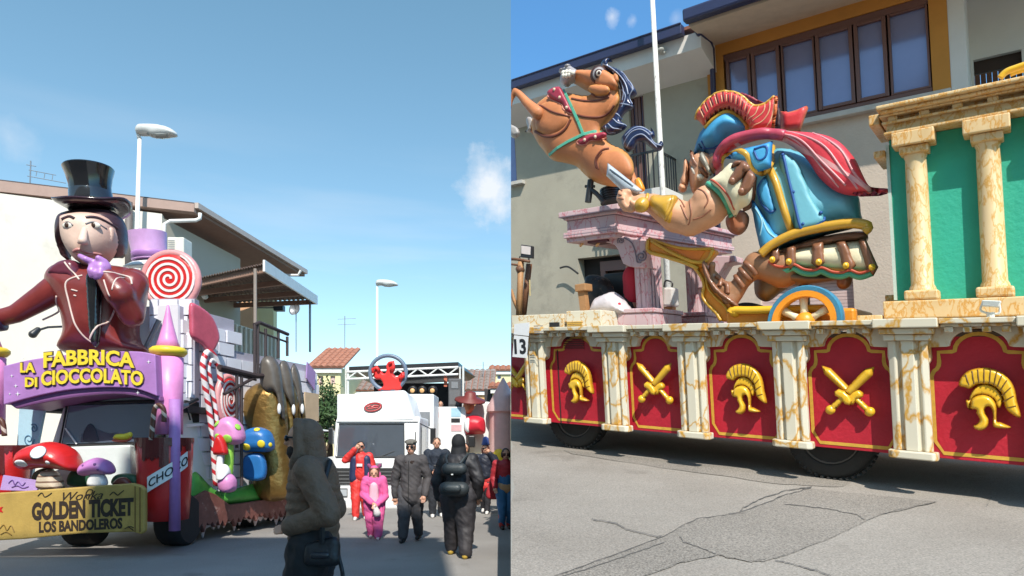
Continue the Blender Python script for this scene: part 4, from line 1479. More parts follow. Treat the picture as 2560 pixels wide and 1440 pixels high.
for i, (r, dd, mt) in enumerate(((.125, -.29, mat('eye_brown', (.06, .025, .02), rough=.4)), (.1, -.305, M_MUZ), (.075, -.32, MATS['eye_brown']), (.05, -.333, M_IVORY), (.028, -.343, MATS['eye_brown']))):
    nm = ('eye_socket', 'eye_ring', 'iris_ring', 'iris', 'pupil')[i]
    ob = horse.add(nm, lathe([(.02, .04), (r * .8, .02), (r, 0), (r * .8, -.02), (.02, -.045)], R(ey[0], HD + dd + .03, ey[1]), AXD, 20), mt, smooth=True, parent=e)
    e = e or ob
horse.add('ear', puff(R, hz([(820, 320), (828, 270), (845, 248), (868, 262), (878, 300), (868, 330), (840, 335)]), HD - .2, .08, R_=.05, step=.02, edgew=.02), M_HORSE, smooth=True)


def leg(nm, l, dd, hoof):
    P = [(hz([(a, b)])[0], r) for a, b, r in l]
    sh = [capsule(R(P[i][0][0], dd, P[i][0][1]), hr(P[i][1]), R(P[i + 1][0][0], dd, P[i + 1][0][1]), hr(P[i + 1][1]), 14) for i in range(len(P) - 1)]
    g = horse.add(nm, remesh(sh, .02, 6), M_HORSE, smooth=True)
    hv = puff(R, hz(hoof, dd), dd, .12, R_=.05, step=.02)
    horse.add('hoof', hv, mat('hoof_grey', (.38, .35, .33), rough=.4), smooth=True, parent=g)


leg('foreleg', [(235, 580, 62), (150, 500, 44), (80, 420, 33), (48, 398, 28), (20, 470, 22), (0, 560, 20), (0, 640, 22)], HD - .30, [(-20, 635), (20, 635), (60, 660), (75, 705), (55, 735), (15, 735), (-20, 690)])
leg('foreleg', [(250, 700, 50), (180, 650, 40), (160, 610, 34), (150, 600, 30)], HD + .12, [(125, 585), (155, 565), (185, 590), (200, 650), (175, 660), (170, 690), (130, 690), (115, 680), (140, 660)])
leg('hindleg', [(960, 1050, 60), (1000, 1110, 42), (1045, 1150, 30)], HD - .05, [(1005, 1080), (1040, 1060), (1060, 1085), (1068, 1125), (1030, 1125)])


def lock(nm, outl, strands, dd, thick):
    m_ = horse.add(nm, rec(puff(R, hz(outl), dd, thick, R_=.09, step=.03)), M_NAVY, smooth=True)
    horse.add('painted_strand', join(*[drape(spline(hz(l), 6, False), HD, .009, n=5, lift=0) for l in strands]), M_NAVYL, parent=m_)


lock('mane', [(735, 150), (760, 115), (800, 108), (830, 132), (795, 138), (800, 165), (850, 185), (920, 230), (960, 285), (1010, 350), (1025, 400), (975, 440), (995, 480), (1000, 510), (940, 545), (900, 600), (905, 620), (945, 655), (920, 690), (860, 720), (800, 728), (750, 690), (745, 660), (800, 620), (850, 555), (885, 480), (898, 400), (885, 320), (850, 260), (790, 215), (745, 185)],
     [[(750, 170), (810, 200), (880, 260), (930, 340), (950, 420)], [(830, 225), (890, 300), (915, 390), (905, 460)], [(900, 215), (960, 300), (990, 370), (960, 430), (985, 490)], [(885, 480), (920, 500), (985, 505)], [(850, 560), (880, 590), (910, 600)], [(830, 610), (870, 650), (940, 655)], [(790, 650), (830, 690), (900, 690)], [(770, 670), (790, 715), (850, 715)], [(880, 330), (930, 430), (900, 520)]], HD - .1, .14)
lock('tail', [(905, 740), (940, 690), (1000, 650), (1060, 650), (1120, 680), (1145, 700), (1140, 660), (1165, 690), (1175, 735), (1150, 760), (1200, 790), (1225, 765), (1243, 800), (1225, 845), (1180, 850), (1130, 815), (1080, 780), (1030, 790), (1010, 830), (960, 860), (925, 830), (908, 790)],
     [[(920, 800), (970, 720), (1050, 690), (1120, 730), (1170, 800), (1220, 820)], [(945, 830), (990, 760), (1060, 730), (1120, 770), (1190, 835)], [(930, 740), (1000, 680), (1080, 670), (1150, 720)]], HD - .06, .12)


def strap(l, w, dd, m_, nm):
    P = [Vector(p) for p in hz(l)]
    o = MB()
    n = len(P)
    L_ = []
    for i in range(n):
        t = (P[min(i + 1, n - 1)] - P[max(i - 1, 0)]).normalized()
        q = Vector((-t.y, t.x)) * hr(w)
        L_.append((P[i] + q, P[i] - q))
    for i in range(n - 1):
        a, b, c, d_ = L_[i][0], L_[i][1], L_[i + 1][1], L_[i + 1][0]
        o.add(hexa([R(p.x, dd[i if k_ in (0, 1) else i + 1], p.y) for k_, p in enumerate((a, b, c, d_))], [R(p.x, dd[i if k_ in (0, 1) else i + 1] + .05, p.y) for k_, p in enumerate((a, b, c, d_))]))
    return horse.add(nm, o.out(), m_, bevel=.006)


strap([(428, 362), (455, 430), (500, 530), (550, 640), (590, 742)], 15, [HD - .14, HD - .27, HD - .29, HD - .29, HD - .29], M_TEAL, 'breast_strap')
strap([(312, 890), (380, 850), (470, 800), (590, 745), (680, 715), (748, 705)], 14, [HD - .12, HD - .25, HD - .28, HD - .295, HD - .24, HD - .1], M_TEAL, 'girth_strap')
for l, dd in (([(305, 400), (350, 368), (405, 362), (440, 420), (480, 500), (510, 575), (470, 570), (430, 540), (425, 510), (370, 480), (320, 440)], HD - .235), ([(540, 805), (600, 760), (680, 735), (760, 725), (778, 755), (720, 785), (650, 795), (610, 825), (570, 825)], HD - .235)):
    pdd = horse.add('harness_pad', rec(puff(R, hz(l), dd - .02, .055, R_=.05, step=.03)), M_PAD, smooth=True)
    horse.add('pad_rim', drape(spline(hz(l), 5), HD, .014, True), M_PADL, smooth=True, parent=pdd)
for x, y in ((362, 392), (405, 455), (460, 535), (688, 768), (603, 793)):
    c = drape(hz([(x, y)] * 3), HD, .001)[0][0]
    horse.add('stud', ball(c, (.026, .02, .026), 8, 6), mat('stud_pale', (.65, .45, .33), rough=.4), smooth=True)
hs = horse.add('stand', join(tube([R(*(lambda q: (q[0], HD, q[1]))(p)) for p in hz([(655, 1080), (632, 1262)])], .05, 12), tube([R(*(lambda q: (q[0], HD, q[1]))(p)) for p in hz([(610, 1132), (685, 1132)])], .022, 8), tube([R(*(lambda q: (q[0], HD, q[1]))(p)) for p in hz([(660, 1160), (705, 1195), (760, 1262)])], .035, 8)), M_BLACK, smooth=True, angle=40)
coil = Thing('black_drum', 'ribbed black drum standing on the gate beam behind the horse stand', 'drum', R(*(lambda q: (q[0], HD + .3, q[1]))(hz([(820, 1266)], HD + .3)[0])), side=1)
cc = hz([(822, 1150), (822, 1266)], HD + .3)
pr_ = []
hh = cc[0][1] - cc[1][1]
for i in range(6):
    pr_ += [(.165, hh * i / 6), (.165, hh * (i + .7) / 6), (.14, hh * (i + .72) / 6), (.14, hh * (i + .98) / 6)]
coil.add('drum', lathe([(.02, 0)] + pr_ + [(.02, hh)], R(cc[1][0], HD + .3, cc[1][1]), RQ, 24), mat('drum_black', (.03, .03, .032), rough=.35), smooth=True, angle=30)

# ---------------------------------------------------------------- soldier
SD = 1.25
R, rp, AXD = figure_frame(SD, (.40, 1, .22))
FIG.clear()
M_BLUE = mat('armour_blue', (.06, .34, .60), rough=.55, var=.3, scale=1.6, bump=.3, bscale=7, edge=(.02, .17, .42))
M_BLUE2 = mat('armour_teal', (.17, .47, .57), rough=.55, var=.22, scale=1.4, bump=.3, bscale=7, edge=(.07, .28, .32))
M_BLINE = mat('armour_line', (.008, .075, .27), rough=.5, bump=0)
M_CAPE = streaked('cape_red', (.70, .05, .07), (.74, .36, .36), 1.1, axis=(.2, .9, .6), width=.07, distort=1.2)
M_CREST = mat('crest_red', (.60, .04, .045), rough=.45, var=.18, scale=4, edge=(.58, .14, .05))
M_CRESTL = mat('crest_line', (.66, .36, .20), rough=.5, bump=0)
M_GOLD2 = mat('gold_trim', (.60, .33, .035), rough=.35, var=.2, scale=5, bump=.1, coat=.2)
M_SKIN = mat('painted_skin', (.62, .32, .18), rough=.5, var=.24, scale=2.8, bump=.2, bscale=12, edge=(.50, .24, .13))
M_SKINL = mat('skin_crease', (.28, .11, .06), rough=.5, bump=0)
M_LEA = mat('brown_leather', (.24, .10, .05), rough=.4, var=.2, coat=.2)
M_TUN = mat('tunic_cream', (.76, .68, .46), rough=.5, var=.08)
M_TGR = mat('trim_green', (.08, .42, .27), rough=.45)
M_TRD = mat('trim_red', (.50, .08, .04), rough=.5)
M_STEEL = mat('sword_silver', (.38, .42, .46), rough=.3, var=.15, bump=.1, edge=(.5, .53, .56))
M_ORG = mat('chariot_orange', (.82, .29, .02), rough=.4, var=.15, scale=3)
sol = Thing('soldier_figure', 'giant crouching Roman soldier figure in blue armour and red cape brandishing a sword', 'statue', R(rp(2010, 760, SD)[0], SD, dk), side=1)
sp_ = lambda d, *l: [rp(x, y, d) for x, y in l]


def spuff(nm, l, d, th, m_, R_=None, parent=None, smooth=True, **k):
    return sol.add(nm, rec(puff(R, sp_(d, *l), d, th, R_=R_, smooth=smooth, **k)), m_, smooth=True, parent=parent)


def sline(nm, ls, d, r, m_, parent=None, k=5, closed=False, lay=True):
    if lay:
        sh = [drape(spline(sp_(SD - .4, *l), k + 2, closed), SD, r, closed, lift=0 if r < .02 else .35) for l in ls]
    else:
        sh = [tube([R(p[0], d, p[1]) for p in spline(sp_(d, *l), k, closed)], r, 6, closed) for l in ls]
    for q in sh:
        sol.add(nm, q, m_, smooth=True, parent=parent)


torso = spuff('torso', [(1938, 372), (1990, 378), (2045, 410), (2088, 455), (2140, 480), (2152, 530), (2148, 565), (2060, 590), (1985, 612), (1912, 640), (1897, 600), (1886, 545), (1870, 500), (1872, 455), (1888, 425), (1912, 400)], SD, .46, M_BLUE2, R_=.42, step=.055, edgew=.12)
plate = spuff('breast_plate', [(1952, 382), (1990, 400), (2010, 440), (2035, 500), (2062, 548), (2050, 565), (2005, 580), (1988, 570), (1978, 520), (1962, 460), (1948, 410)], SD - .43, .07, M_BLUE2, R_=.06, step=.04, edgew=.05)
sline('painted_line', [[(1956, 384), (1968, 440), (1985, 510), (2000, 570), (2015, 576), (2055, 556), (2060, 545)]], SD - .50, .018, M_BLINE, plate)
sol.add('rivet', join(*[ball(R(rp(x, y, SD - .5)[0], SD - .49, rp(x, y, SD - .5)[1]), .022, 8, 6) for x, y in ((1957, 387), (1967, 430), (1984, 480), (2008, 560), (2052, 532))]), M_BLINE, smooth=True)
side_pl = spuff('side_plate', [(1915, 440), (1900, 455), (1893, 480), (1905, 515), (1925, 535), (1938, 525), (1932, 490), (1920, 450)], SD - .40, .06, M_BLUE, R_=.05, step=.03, edgew=.04)
sline('painted_line', [[(1910, 447), (1895, 470), (1902, 505), (1925, 530), (1940, 524)]], SD - .465, .016, M_BLINE, side_pl)
spuff('armour_fold', [(1880, 500), (1905, 530), (1930, 570), (1955, 600), (1930, 622), (1905, 628), (1893, 590), (1884, 545)], SD - .36, .09, M_BLUE, R_=.1, step=.04, edgew=.05)
sline('painted_line', [[(1888, 520), (1905, 555), (1900, 590)], [(1905, 545), (1920, 580), (1945, 600)]], SD - .455, .010, mat('armour_light_line', (.25, .50, .62), bump=0), torso)
sline('gold_band', [[(1926, 425), (1940, 460), (1955, 510), (1968, 550), (1985, 590)]], SD - .46, .045, M_GOLD2)
# gold waist ring and skirt
ring = [(1905, 637), (1935, 622), (1990, 600), (2060, 580), (2130, 566), (2165, 562), (2172, 566), (2168, 574), (2140, 582), (2075, 595)]
sline('waist_ring', [[(1902, 636), (1930, 612), (1985, 585), (2060, 567), (2130, 558), (2170, 566), (2160, 580)]], SD - .45, .055, M_GOLD2, lay=False)
spuff('belt', [(1915, 640), (1985, 610), (2060, 590), (2140, 578), (2165, 585), (2170, 600), (2150, 610), (2080, 618), (2000, 634), (1930, 652)], SD, .46, M_LEA, R_=.12, step=.05)
spuff('tunic_skirt', [(1920, 640), (1990, 618), (2080, 606), (2150, 600), (2178, 640), (2192, 675), (2170, 690), (2130, 692), (2090, 688), (2040, 684), (1990, 680), (1950, 674), (1922, 668)], SD, .43, M_TUN, R_=.16, step=.05)
sc = [(1922, 664), (1940, 676), (1965, 678), (1985, 672), (2010, 684), (2035, 686), (2055, 680), (2080, 690), (2105, 692), (2125, 686), (2150, 694), (2180, 684)]
sline('hem_green', [[(x, y - 3) for x, y in sc]], SD - .38, .045, M_TGR, lay=False)
sline('hem_red', [[(x, y - 11) for x, y in sc]], SD - .44, .016, M_TRD, lay=False)
for l, rv in (([(1928, 625), (1948, 618), (1950, 650), (1938, 665), (1925, 655)], (1931, 649)), ([(1965, 620), (1990, 612), (1990, 660), (1975, 676), (1962, 662)], (1972, 654)), ([(2030, 610), (2058, 604), (2062, 656), (2046, 672), (2028, 658)], (2047, 655)),
              ([(2090, 606), (2116, 602), (2140, 664), (2122, 684), (2104, 662)], (2115, 664)), ([(2145, 600), (2164, 596), (2196, 668), (2184, 690), (2166, 672)], (2180, 668))):
    st_ = spuff('skirt_strap', l, SD - .42, .05, M_LEA, R_=.04, step=.03, smooth=False)
    c = rp(rv[0], rv[1], SD - .48)
    sol.add('strap_rivet', join(ball(R(c[0], SD - .475, c[1]), (.038, .025, .038), 10, 6), ball(R(c[0], SD - .495, c[1]), .017, 8, 6)), M_GOLD, smooth=True, parent=st_)
# cape
cape = spuff('cape', [(1790, 412), (1792, 390), (1802, 368), (1820, 350), (1850, 340), (1890, 331), (1930, 327), (1980, 328), (2030, 332), (2070, 340), (2100, 356), (2124, 380), (2142, 405), (2156, 435), (2168, 458), (2178, 467), (2200, 470), (2220, 472), (2218, 483), (2180, 486), (2140, 490), (2100, 483), (2070, 465), (2045, 440), (2022, 405), (1998, 380), (1965, 358), (1935, 350), (1900, 350), (1850, 365), (1815, 388), (1800, 415)], SD - .42, .16, M_CAPE, R_=.12, step=.05)
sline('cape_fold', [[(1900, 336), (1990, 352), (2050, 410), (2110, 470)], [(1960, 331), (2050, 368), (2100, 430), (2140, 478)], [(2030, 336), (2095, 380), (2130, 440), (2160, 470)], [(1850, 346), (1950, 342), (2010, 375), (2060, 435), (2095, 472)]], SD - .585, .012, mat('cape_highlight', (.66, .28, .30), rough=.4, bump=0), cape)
sline('cape_roll', [[(1794, 420), (1796, 392), (1815, 368), (1850, 350), (1910, 340), (1960, 345)]], SD - .52, .06, mat('cape_rose', (.48, .06, .10), rough=.4))
spuff('cape_fringe', [(2130, 484), (2140, 478), (2155, 486), (2160, 479), (2172, 486), (2185, 478), (2195, 486), (2208, 479), (2220, 484), (2200, 490), (2150, 492)], SD - .50, .06, MATS['cape_rose'], R_=.03, step=.03, smooth=False)
# helmet: dome, crest, cheek guards
Zs = zc(1600, 200, 4)
dome_ = Zs([(640, 470), (700, 400), (790, 335), (880, 305), (970, 340), (1060, 430), (1110, 512), (1060, 560), (960, 592), (860, 625), (800, 692), (700, 742), (660, 762), (600, 720), (560, 752), (540, 762), (546, 690), (570, 610), (600, 540)])
helm = spuff('helmet', dome_, SD - .1, .42, M_BLUE, R_=.4, step=.04, edgew=.07)
sline('painted_line', [Zs([(580, 620), (620, 660), (720, 650), (830, 570)]), Zs([(610, 600), (640, 660), (620, 700)]), Zs([(690, 660), (760, 640), (850, 560)])], SD - .515, .012, M_BLINE, helm)
sline('helmet_rim', [Zs([(690, 760), (760, 700), (860, 620), (960, 590)])], SD - .44, .025, M_LEA)
sline('brow_band', [Zs([(650, 470), (720, 400), (800, 340), (880, 310), (960, 335), (1040, 410), (1080, 470)])], SD - .47, .03, M_GOLD2)
cr_o = Zs([(552, 375), (600, 285), (680, 195), (770, 138), (860, 120), (960, 130), (1050, 185), (1110, 245), (1180, 262), (1260, 232), (1340, 168), (1378, 166), (1372, 300), (1350, 420), (1340, 505), (1250, 515), (1130, 508), (1060, 420), (960, 330), (870, 298), (780, 330), (700, 400), (645, 462), (592, 412)])
crst = spuff('crest', cr_o, SD - .34, .13, M_CREST, R_=.06, step=.035, edgew=.05)
bars = [([(600, 300), (665, 440)]), ([(640, 235), (700, 395)]), ([(690, 190), (745, 350)]), ([(745, 152), (790, 325)]), ([(810, 130), (835, 305)]), ([(865, 122), (870, 300)]), ([(920, 130), (910, 310)]), ([(970, 140), (950, 325)]), ([(1020, 170), (990, 350)]), ([(1070, 220), (1030, 390)]),
        ([(1130, 255), (1090, 330), (1060, 410)]), ([(1190, 262), (1150, 360), (1080, 400)]), ([(1250, 240), (1230, 340), (1100, 440)]), ([(1300, 205), (1290, 330), (1220, 430), (1120, 470)]), ([(1345, 175), (1330, 330), (1280, 460), (1190, 495)])]
sline('crest_line', [Zs(b) for b in bars], SD - .468, .008, M_CRESTL, crst)
sline('crest_groove', [Zs([(p[0] + 22, p[1]) for p in b]) for b in bars[:10]], SD - .472, .010, mat('crest_dark', (.12, .01, .015), bump=0), crst)
sline('crest_rim', [Zs([(552, 375), (600, 285), (680, 195), (770, 138), (860, 120), (960, 130), (1050, 185), (1110, 245), (1180, 262), (1260, 232), (1340, 168)])], SD - .42, .02, M_GOLD2, crst)
spuff('crest_edge', Zs([(1340, 168), (1378, 166), (1372, 300), (1352, 420), (1345, 505), (1310, 505), (1325, 380)]), SD - .46, .03, mat('crest_orange', (.60, .14, .03), rough=.4), R_=.02, step=.03, smooth=False)
spuff('rear_crest', Zs([(1400, 310), (1480, 322), (1560, 300), (1668, 255), (1685, 280), (1645, 390), (1600, 520), (1410, 520)]), SD + .1, .12, M_CREST, R_=.05, step=.04, edgew=.03, smooth=False)
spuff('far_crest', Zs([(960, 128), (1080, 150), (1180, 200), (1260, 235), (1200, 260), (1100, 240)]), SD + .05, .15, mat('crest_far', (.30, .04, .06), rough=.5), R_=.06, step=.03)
spuff('crest_gap', Zs([(1360, 270), (1400, 275), (1415, 390), (1405, 505), (1345, 505)]), SD - .1, .1, mat('gap_dark', (.05, .015, .02)), R_=.04, step=.03, smooth=False)
# face below the helmet
face = spuff('face', Zs([(560, 740), (640, 720), (700, 760), (720, 900), (690, 960), (640, 1060), (570, 1150), (520, 1120), (495, 1030), (490, 900), (500, 800)]), SD - .12, .28, M_SKIN, R_=.2, step=.03, edgew=.05)
spuff('nose', Zs([(440, 800), (465, 790), (490, 830), (495, 930), (485, 1040), (460, 1080), (410, 1070), (402, 1000), (425, 940)]), SD - .12, .16, M_SKIN, R_=.08, step=.025, parent=face)
spuff('nose_tip', Zs([(385, 1060), (410, 1035), (450, 1045), (468, 1085), (450, 1120), (410, 1125), (385, 1100)]), SD - .16, .14, M_SKIN, R_=.07, step=.02, parent=face)
spuff('cheek_guard', Zs([(500, 705), (530, 720), (560, 800), (620, 860), (680, 940), (670, 985), (600, 930), (540, 870), (505, 800)]), SD - .33, .06, M_LEA, R_=.04, step=.03)
spuff('cheek_guard', Zs([(600, 720), (640, 740), (680, 830), (720, 920), (700, 960), (650, 880), (600, 800)]), SD - .40, .05, mat('guard_grey', (.30, .28, .22), rough=.4), R_=.03, step=.03)
spuff('temple_guard', Zs([(690, 790), (760, 755), (770, 850), (740, 940), (700, 900)]), SD - .38, .06, M_LEA, R_=.04, step=.03)
spuff('mouth_ivory', Zs([(500, 850), (560, 900), (640, 960), (600, 1010), (540, 960)]), SD - .34, .03, mat('teeth_white', (.75, .68, .58), rough=.4), R_=.03, step=.03)  # ivory patch on the face at the mouth
# shoulder guard
sh_ = spuff('shoulder_guard', [(1812, 396), (1838, 376), (1900, 362), (1932, 352), (1928, 420), (1890, 432), (1866, 402)], SD - .58, .10, M_BLUE, R_=.08, step=.035, edgew=.05, smooth=False)
sline('guard_rim', [[(1800, 424), (1812, 392), (1862, 392), (1888, 434), (1926, 422), (1932, 352)]], SD - .66, .032, M_GOLD2, k=3)
sline('painted_line', [[(1886, 386), (1916, 378), (1914, 404), (1896, 412), (1886, 390)]], SD - .69, .014, M_BLINE, sh_, k=2)
# sword arm
aR = lambda x, y, d: R(*(lambda q: (q[0], d, q[1]))(rp(x, y, d)))
px_ = lambda p: p / F * 8.1
arm = [capsule(aR(1810, 500, SD - .50), px_(36), aR(1768, 520, SD - .62), px_(45), 16), capsule(aR(1770, 520, SD - .66), px_(48), aR(1727, 552, SD - .68), px_(38), 16), capsule(aR(1727, 552, SD - .68), px_(36), aR(1690, 540, SD - .70), px_(40), 16), capsule(aR(1690, 540, SD - .70), px_(40), aR(1630, 508, SD - .72), px_(24), 16),
       capsule(aR(1630, 508, SD - .72), px_(22), aR(1580, 505, SD - .72), px_(22), 16), ball(aR(1765, 500, SD - .74), px_(34), 14, 10), ball(aR(1577, 503, SD - .72), px_(25), 14, 10), ball(aR(1600, 508, SD - .72), px_(24), 14, 10)]
# four fingers closed round the grip, thumb
for i, (x0, y0, x1, y1, x2, y2) in enumerate(((1572, 480, 1551, 482, 1560, 498), (1566, 488, 1547, 496, 1560, 508), (1566, 498, 1552, 510, 1568, 518), (1572, 508, 1562, 522, 1582, 526))):
    arm += [capsule(aR(x0, y0, SD - .84), px_(9.5), aR(x1, y1, SD - .86), px_(8.5), 10), capsule(aR(x1, y1, SD - .86), px_(8.5), aR(x2, y2, SD - .93), px_(7), 10)]
arm += [capsule(aR(1600, 500, SD - .86), px_(10), aR(1588, 512, SD - .95), px_(8), 10), capsule(aR(1588, 512, SD - .95), px_(8), aR(1578, 505, SD - .98), px_(7), 10)]
sol.add('sword_arm', rec(remesh(arm, .022, 4)), M_SKIN, smooth=True)
# sleeve and straps
slv = spuff('sleeve', [(1765, 462), (1800, 432), (1828, 408), (1862, 420), (1880, 455), (1876, 505), (1850, 525), (1838, 543), (1822, 520), (1795, 490)], SD - .70, .26, M_TUN, R_=.16, step=.04)
sline('sleeve_trim', [[(1762, 465), (1790, 482), (1815, 508), (1830, 545)]], SD - .78, .032, M_TGR, slv)
sline('sleeve_line', [[(1774, 459), (1802, 478), (1826, 505), (1840, 535)]], SD - .80, .014, M_TRD, slv)
for l, rv in (([(1852, 404), (1872, 412), (1868, 430), (1838, 462), (1822, 460), (1822, 446)], (1830, 452)), ([(1868, 425), (1888, 440), (1880, 470), (1862, 488), (1846, 486), (1848, 468)], (1853, 478)), ([(1835, 404), (1856, 402), (1850, 412), (1828, 420)], (1866, 420))):
    q_ = spuff('sleeve_strap', l, SD - .95, .05, M_LEA, R_=.04, step=.03)
    c = rp(rv[0], rv[1], SD - 1.0)
    sol.add('strap_rivet', lathe([(.012, .02), (.035, .015), (.038, 0), (.03, -.012), (.01, -.016)], R(c[0], SD - 1.0, c[1]), AXD, 12), M_LEA, smooth=True, parent=q_)
sline('sleeve_edge', [[(1888, 440), (1884, 480), (1874, 512), (1858, 520)]], SD - .72, .03, M_LEA)
sline('skin_crease', [[(1733, 512), (1738, 540), (1735, 562), (1730, 572)], [(1712, 525), (1722, 545), (1730, 560)], [(1752, 486), (1770, 496), (1778, 515), (1770, 532)], [(1690, 500), (1710, 512), (1722, 530)], [(1742, 560), (1765, 552), (1785, 535)], [(1560, 486), (1575, 492)], [(1560, 498), (1575, 503)], [(1566, 510), (1580, 513)]], SD - .98, .010, M_SKINL)
cuff = spuff('cuff', [(1628, 490), (1655, 488), (1692, 490), (1690, 520), (1678, 560), (1655, 550), (1632, 530), (1622, 516)], SD - .82, .20, M_GOLD2, R_=.16, step=.035)
sline('cuff_rim', [[(1624, 488), (1632, 500), (1628, 518), (1618, 526)], [(1697, 491), (1694, 525), (1678, 562)]], SD - .97, .022, M_GOLD2, cuff)
sw = spuff('sword_blade', [(1516, 440), (1519, 407), (1546, 428), (1606, 476), (1594, 486), (1562, 484)], SD - .80, .07, M_STEEL, R_=.07, step=.03, smooth=False, power=1, edgew=.05)
sline('blade_ridge', [[(1527, 428), (1560, 452), (1598, 480)]], SD - .885, .012, mat('sword_dark', (.10, .12, .14), rough=.3, metal=.3), sw)
spuff('sword_hilt', [(1598, 444), (1608, 460), (1612, 476), (1596, 480), (1588, 466), (1588, 450)], SD - .74, .06, M_ORG, R_=.04, step=.02)
c = rp(1604, 512, SD - 1.0)
sol.add('pommel', lathe([(.02, .08), (.08, .06), (.095, 0), (.08, -.05), (.045, -.055), (.035, -.075), (.01, -.08)], R(c[0], SD - .98, c[1]), AXD, 16), M_GOLD2, smooth=True)
# other arm (upper), behind
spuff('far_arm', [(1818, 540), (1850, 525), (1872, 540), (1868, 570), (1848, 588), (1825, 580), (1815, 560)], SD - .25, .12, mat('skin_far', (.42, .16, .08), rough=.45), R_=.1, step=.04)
# legs and sandals
M_BARE = mat('painted_leg', (.33, .165, .085), rough=.4, var=.16, scale=3)
lg = [capsule(aR(1960, 672, SD - .2), px_(46), aR(1890, 660, SD - .26), px_(30), 16), capsule(aR(1890, 662, SD - .28), px_(28), aR(1856, 700, SD - .30), px_(22), 16), capsule(aR(1856, 700, SD - .3), px_(21), aR(1838, 735, SD - .32), px_(20), 14), capsule(aR(1838, 730, SD - .32), px_(20), aR(1800, 722, SD - .34), px_(22), 14),
      capsule(aR(1800, 722, SD - .34), px_(22), aR(1778, 692, SD - .34), px_(18), 14), ball(aR(1825, 748, SD - .33), px_(24))]
for k in range(4):
    lg.append(ball(aR(1781 - k * 2, 662 + k * 11, SD - .46 + k * .03), (px_(10), px_(10), px_(9)), 10, 8))
sol.add('near_leg', rec(remesh(lg, .025, 4)), M_BARE, smooth=True)
spuff('sandal_sole', [(1754, 658), (1762, 690), (1778, 718), (1800, 742), (1826, 760), (1848, 772), (1843, 758), (1826, 742), (1803, 724), (1784, 700), (1772, 672), (1764, 650)], SD - .42, .16, M_LEA, R_=.05, step=.025)
sline('sandal_strap', [[(1790, 690), (1802, 700), (1800, 716)], [(1806, 706), (1818, 712), (1820, 734)], [(1838, 690), (1850, 706), (1858, 718)], [(1850, 672), (1866, 690), (1878, 700)], [(1862, 656), (1880, 672), (1890, 686)]], SD - .535, .03, M_LEA)
M_DLEG = mat('leg_dark_olive', (.16, .125, .07), rough=.5)  # dark olive paint of the far leg
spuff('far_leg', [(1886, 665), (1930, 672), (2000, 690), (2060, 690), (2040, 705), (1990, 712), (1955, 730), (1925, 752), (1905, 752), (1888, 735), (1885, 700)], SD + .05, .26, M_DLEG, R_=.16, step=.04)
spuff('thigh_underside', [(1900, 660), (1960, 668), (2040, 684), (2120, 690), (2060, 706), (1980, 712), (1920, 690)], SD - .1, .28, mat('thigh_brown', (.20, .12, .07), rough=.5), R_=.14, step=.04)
sol.add('far_foot', remesh([capsule(aR(2112, 690, SD - .1), px_(18), aR(2110, 706, SD - .1), px_(17))], .025), M_LEA, smooth=True)
sol.add('support_post', tube([R(rp(2010, 700, SD)[0], SD + .1, dk), R(rp(2010, 700, SD)[0], SD + .1, rp(2010, 660, SD)[1])], .06, 10), M_BLACK)

R, rp = R0_, rp0_
# ---------------------------------------------------------------- chariot
CD = .85
cht = Thing('chariot', 'orange chariot with gold trim and a blue tyred spoked wheel under the soldier', 'chariot', R(rp(1950, 800, CD)[0], CD, dk), side=1)
cp = lambda *l, d=CD: [rp(x, y, d) for x, y in l]
pn = cht.add('front_panel', prism(R, spline(cp((1621, 596), (1700, 622), (1785, 624), (1778, 645), (1755, 668), (1738, 664), (1700, 650), (1650, 634), (1622, 628)), 4), CD - .02, CD + .12), M_ORG, bevel=.02)
cht.add('panel_rim', join(curve3(CD - .03, .028, (1621, 598), (1622, 628), (1665, 642), (1715, 658), (1745, 672)), curve3(CD - .04, .024, (1628, 602), (1680, 632), (1735, 655), (1768, 650), (1782, 624)), curve3(CD - .03, .02, (1622, 596), (1700, 620), (1784, 622))), M_GOLD2, smooth=True, parent=pn)
M_ORGD = mat('chariot_orange_dark', (.74, .19, .015), rough=.4)
cht.add('panel_inset', prism(R, cp((1650, 606), (1705, 626), (1765, 628), (1750, 650), (1730, 648)), CD - .03, CD - .021), M_ORGD, parent=pn)
cv = cht.add('curved_shield', prism(R, spline(cp((1732, 668), (1750, 665), (1775, 690), (1800, 735), (1830, 765), (1832, 800), (1800, 802), (1788, 780), (1768, 760), (1756, 740), (1762, 710), (1748, 690)), 4), CD - .0, CD + .14), M_ORG, bevel=.02)
cht.add('shield_rim', join(curve3(CD - .02, .022, (1735, 668), (1752, 690), (1760, 712), (1757, 742), (1772, 764), (1790, 782), (1802, 802)), curve3(CD - .02, .016, (1765, 690), (1770, 720), (1790, 745), (1815, 770), (1824, 800))), M_GOLD2, smooth=True, parent=cv)
cht.add('floor', box(R, rp(2140, 790, CD)[0], rp(1818, 790, CD)[0], CD - .05, CD + 1.0, dk + .06, rp(1900, 778, CD)[1]), M_ORG, bevel=.03)
cht.add('floor_rail', join(curve3(CD - .08, .05, (1826, 782), (1835, 776), (1880, 776), (1960, 774), (2060, 772)), ball(R(*(lambda q: (q[0], CD - .05, q[1]))(rp(1842, 780, CD))), .07)), M_GOLD, smooth=True)
wx = rp(2012, 800, CD - .2)
wd_ = CD - .2
wc = R(wx[0], wd_, wx[1] - .02)
rad = rp(2012, 716, CD - .2)[1] - wx[1] + .02
ax = Vector(RD)
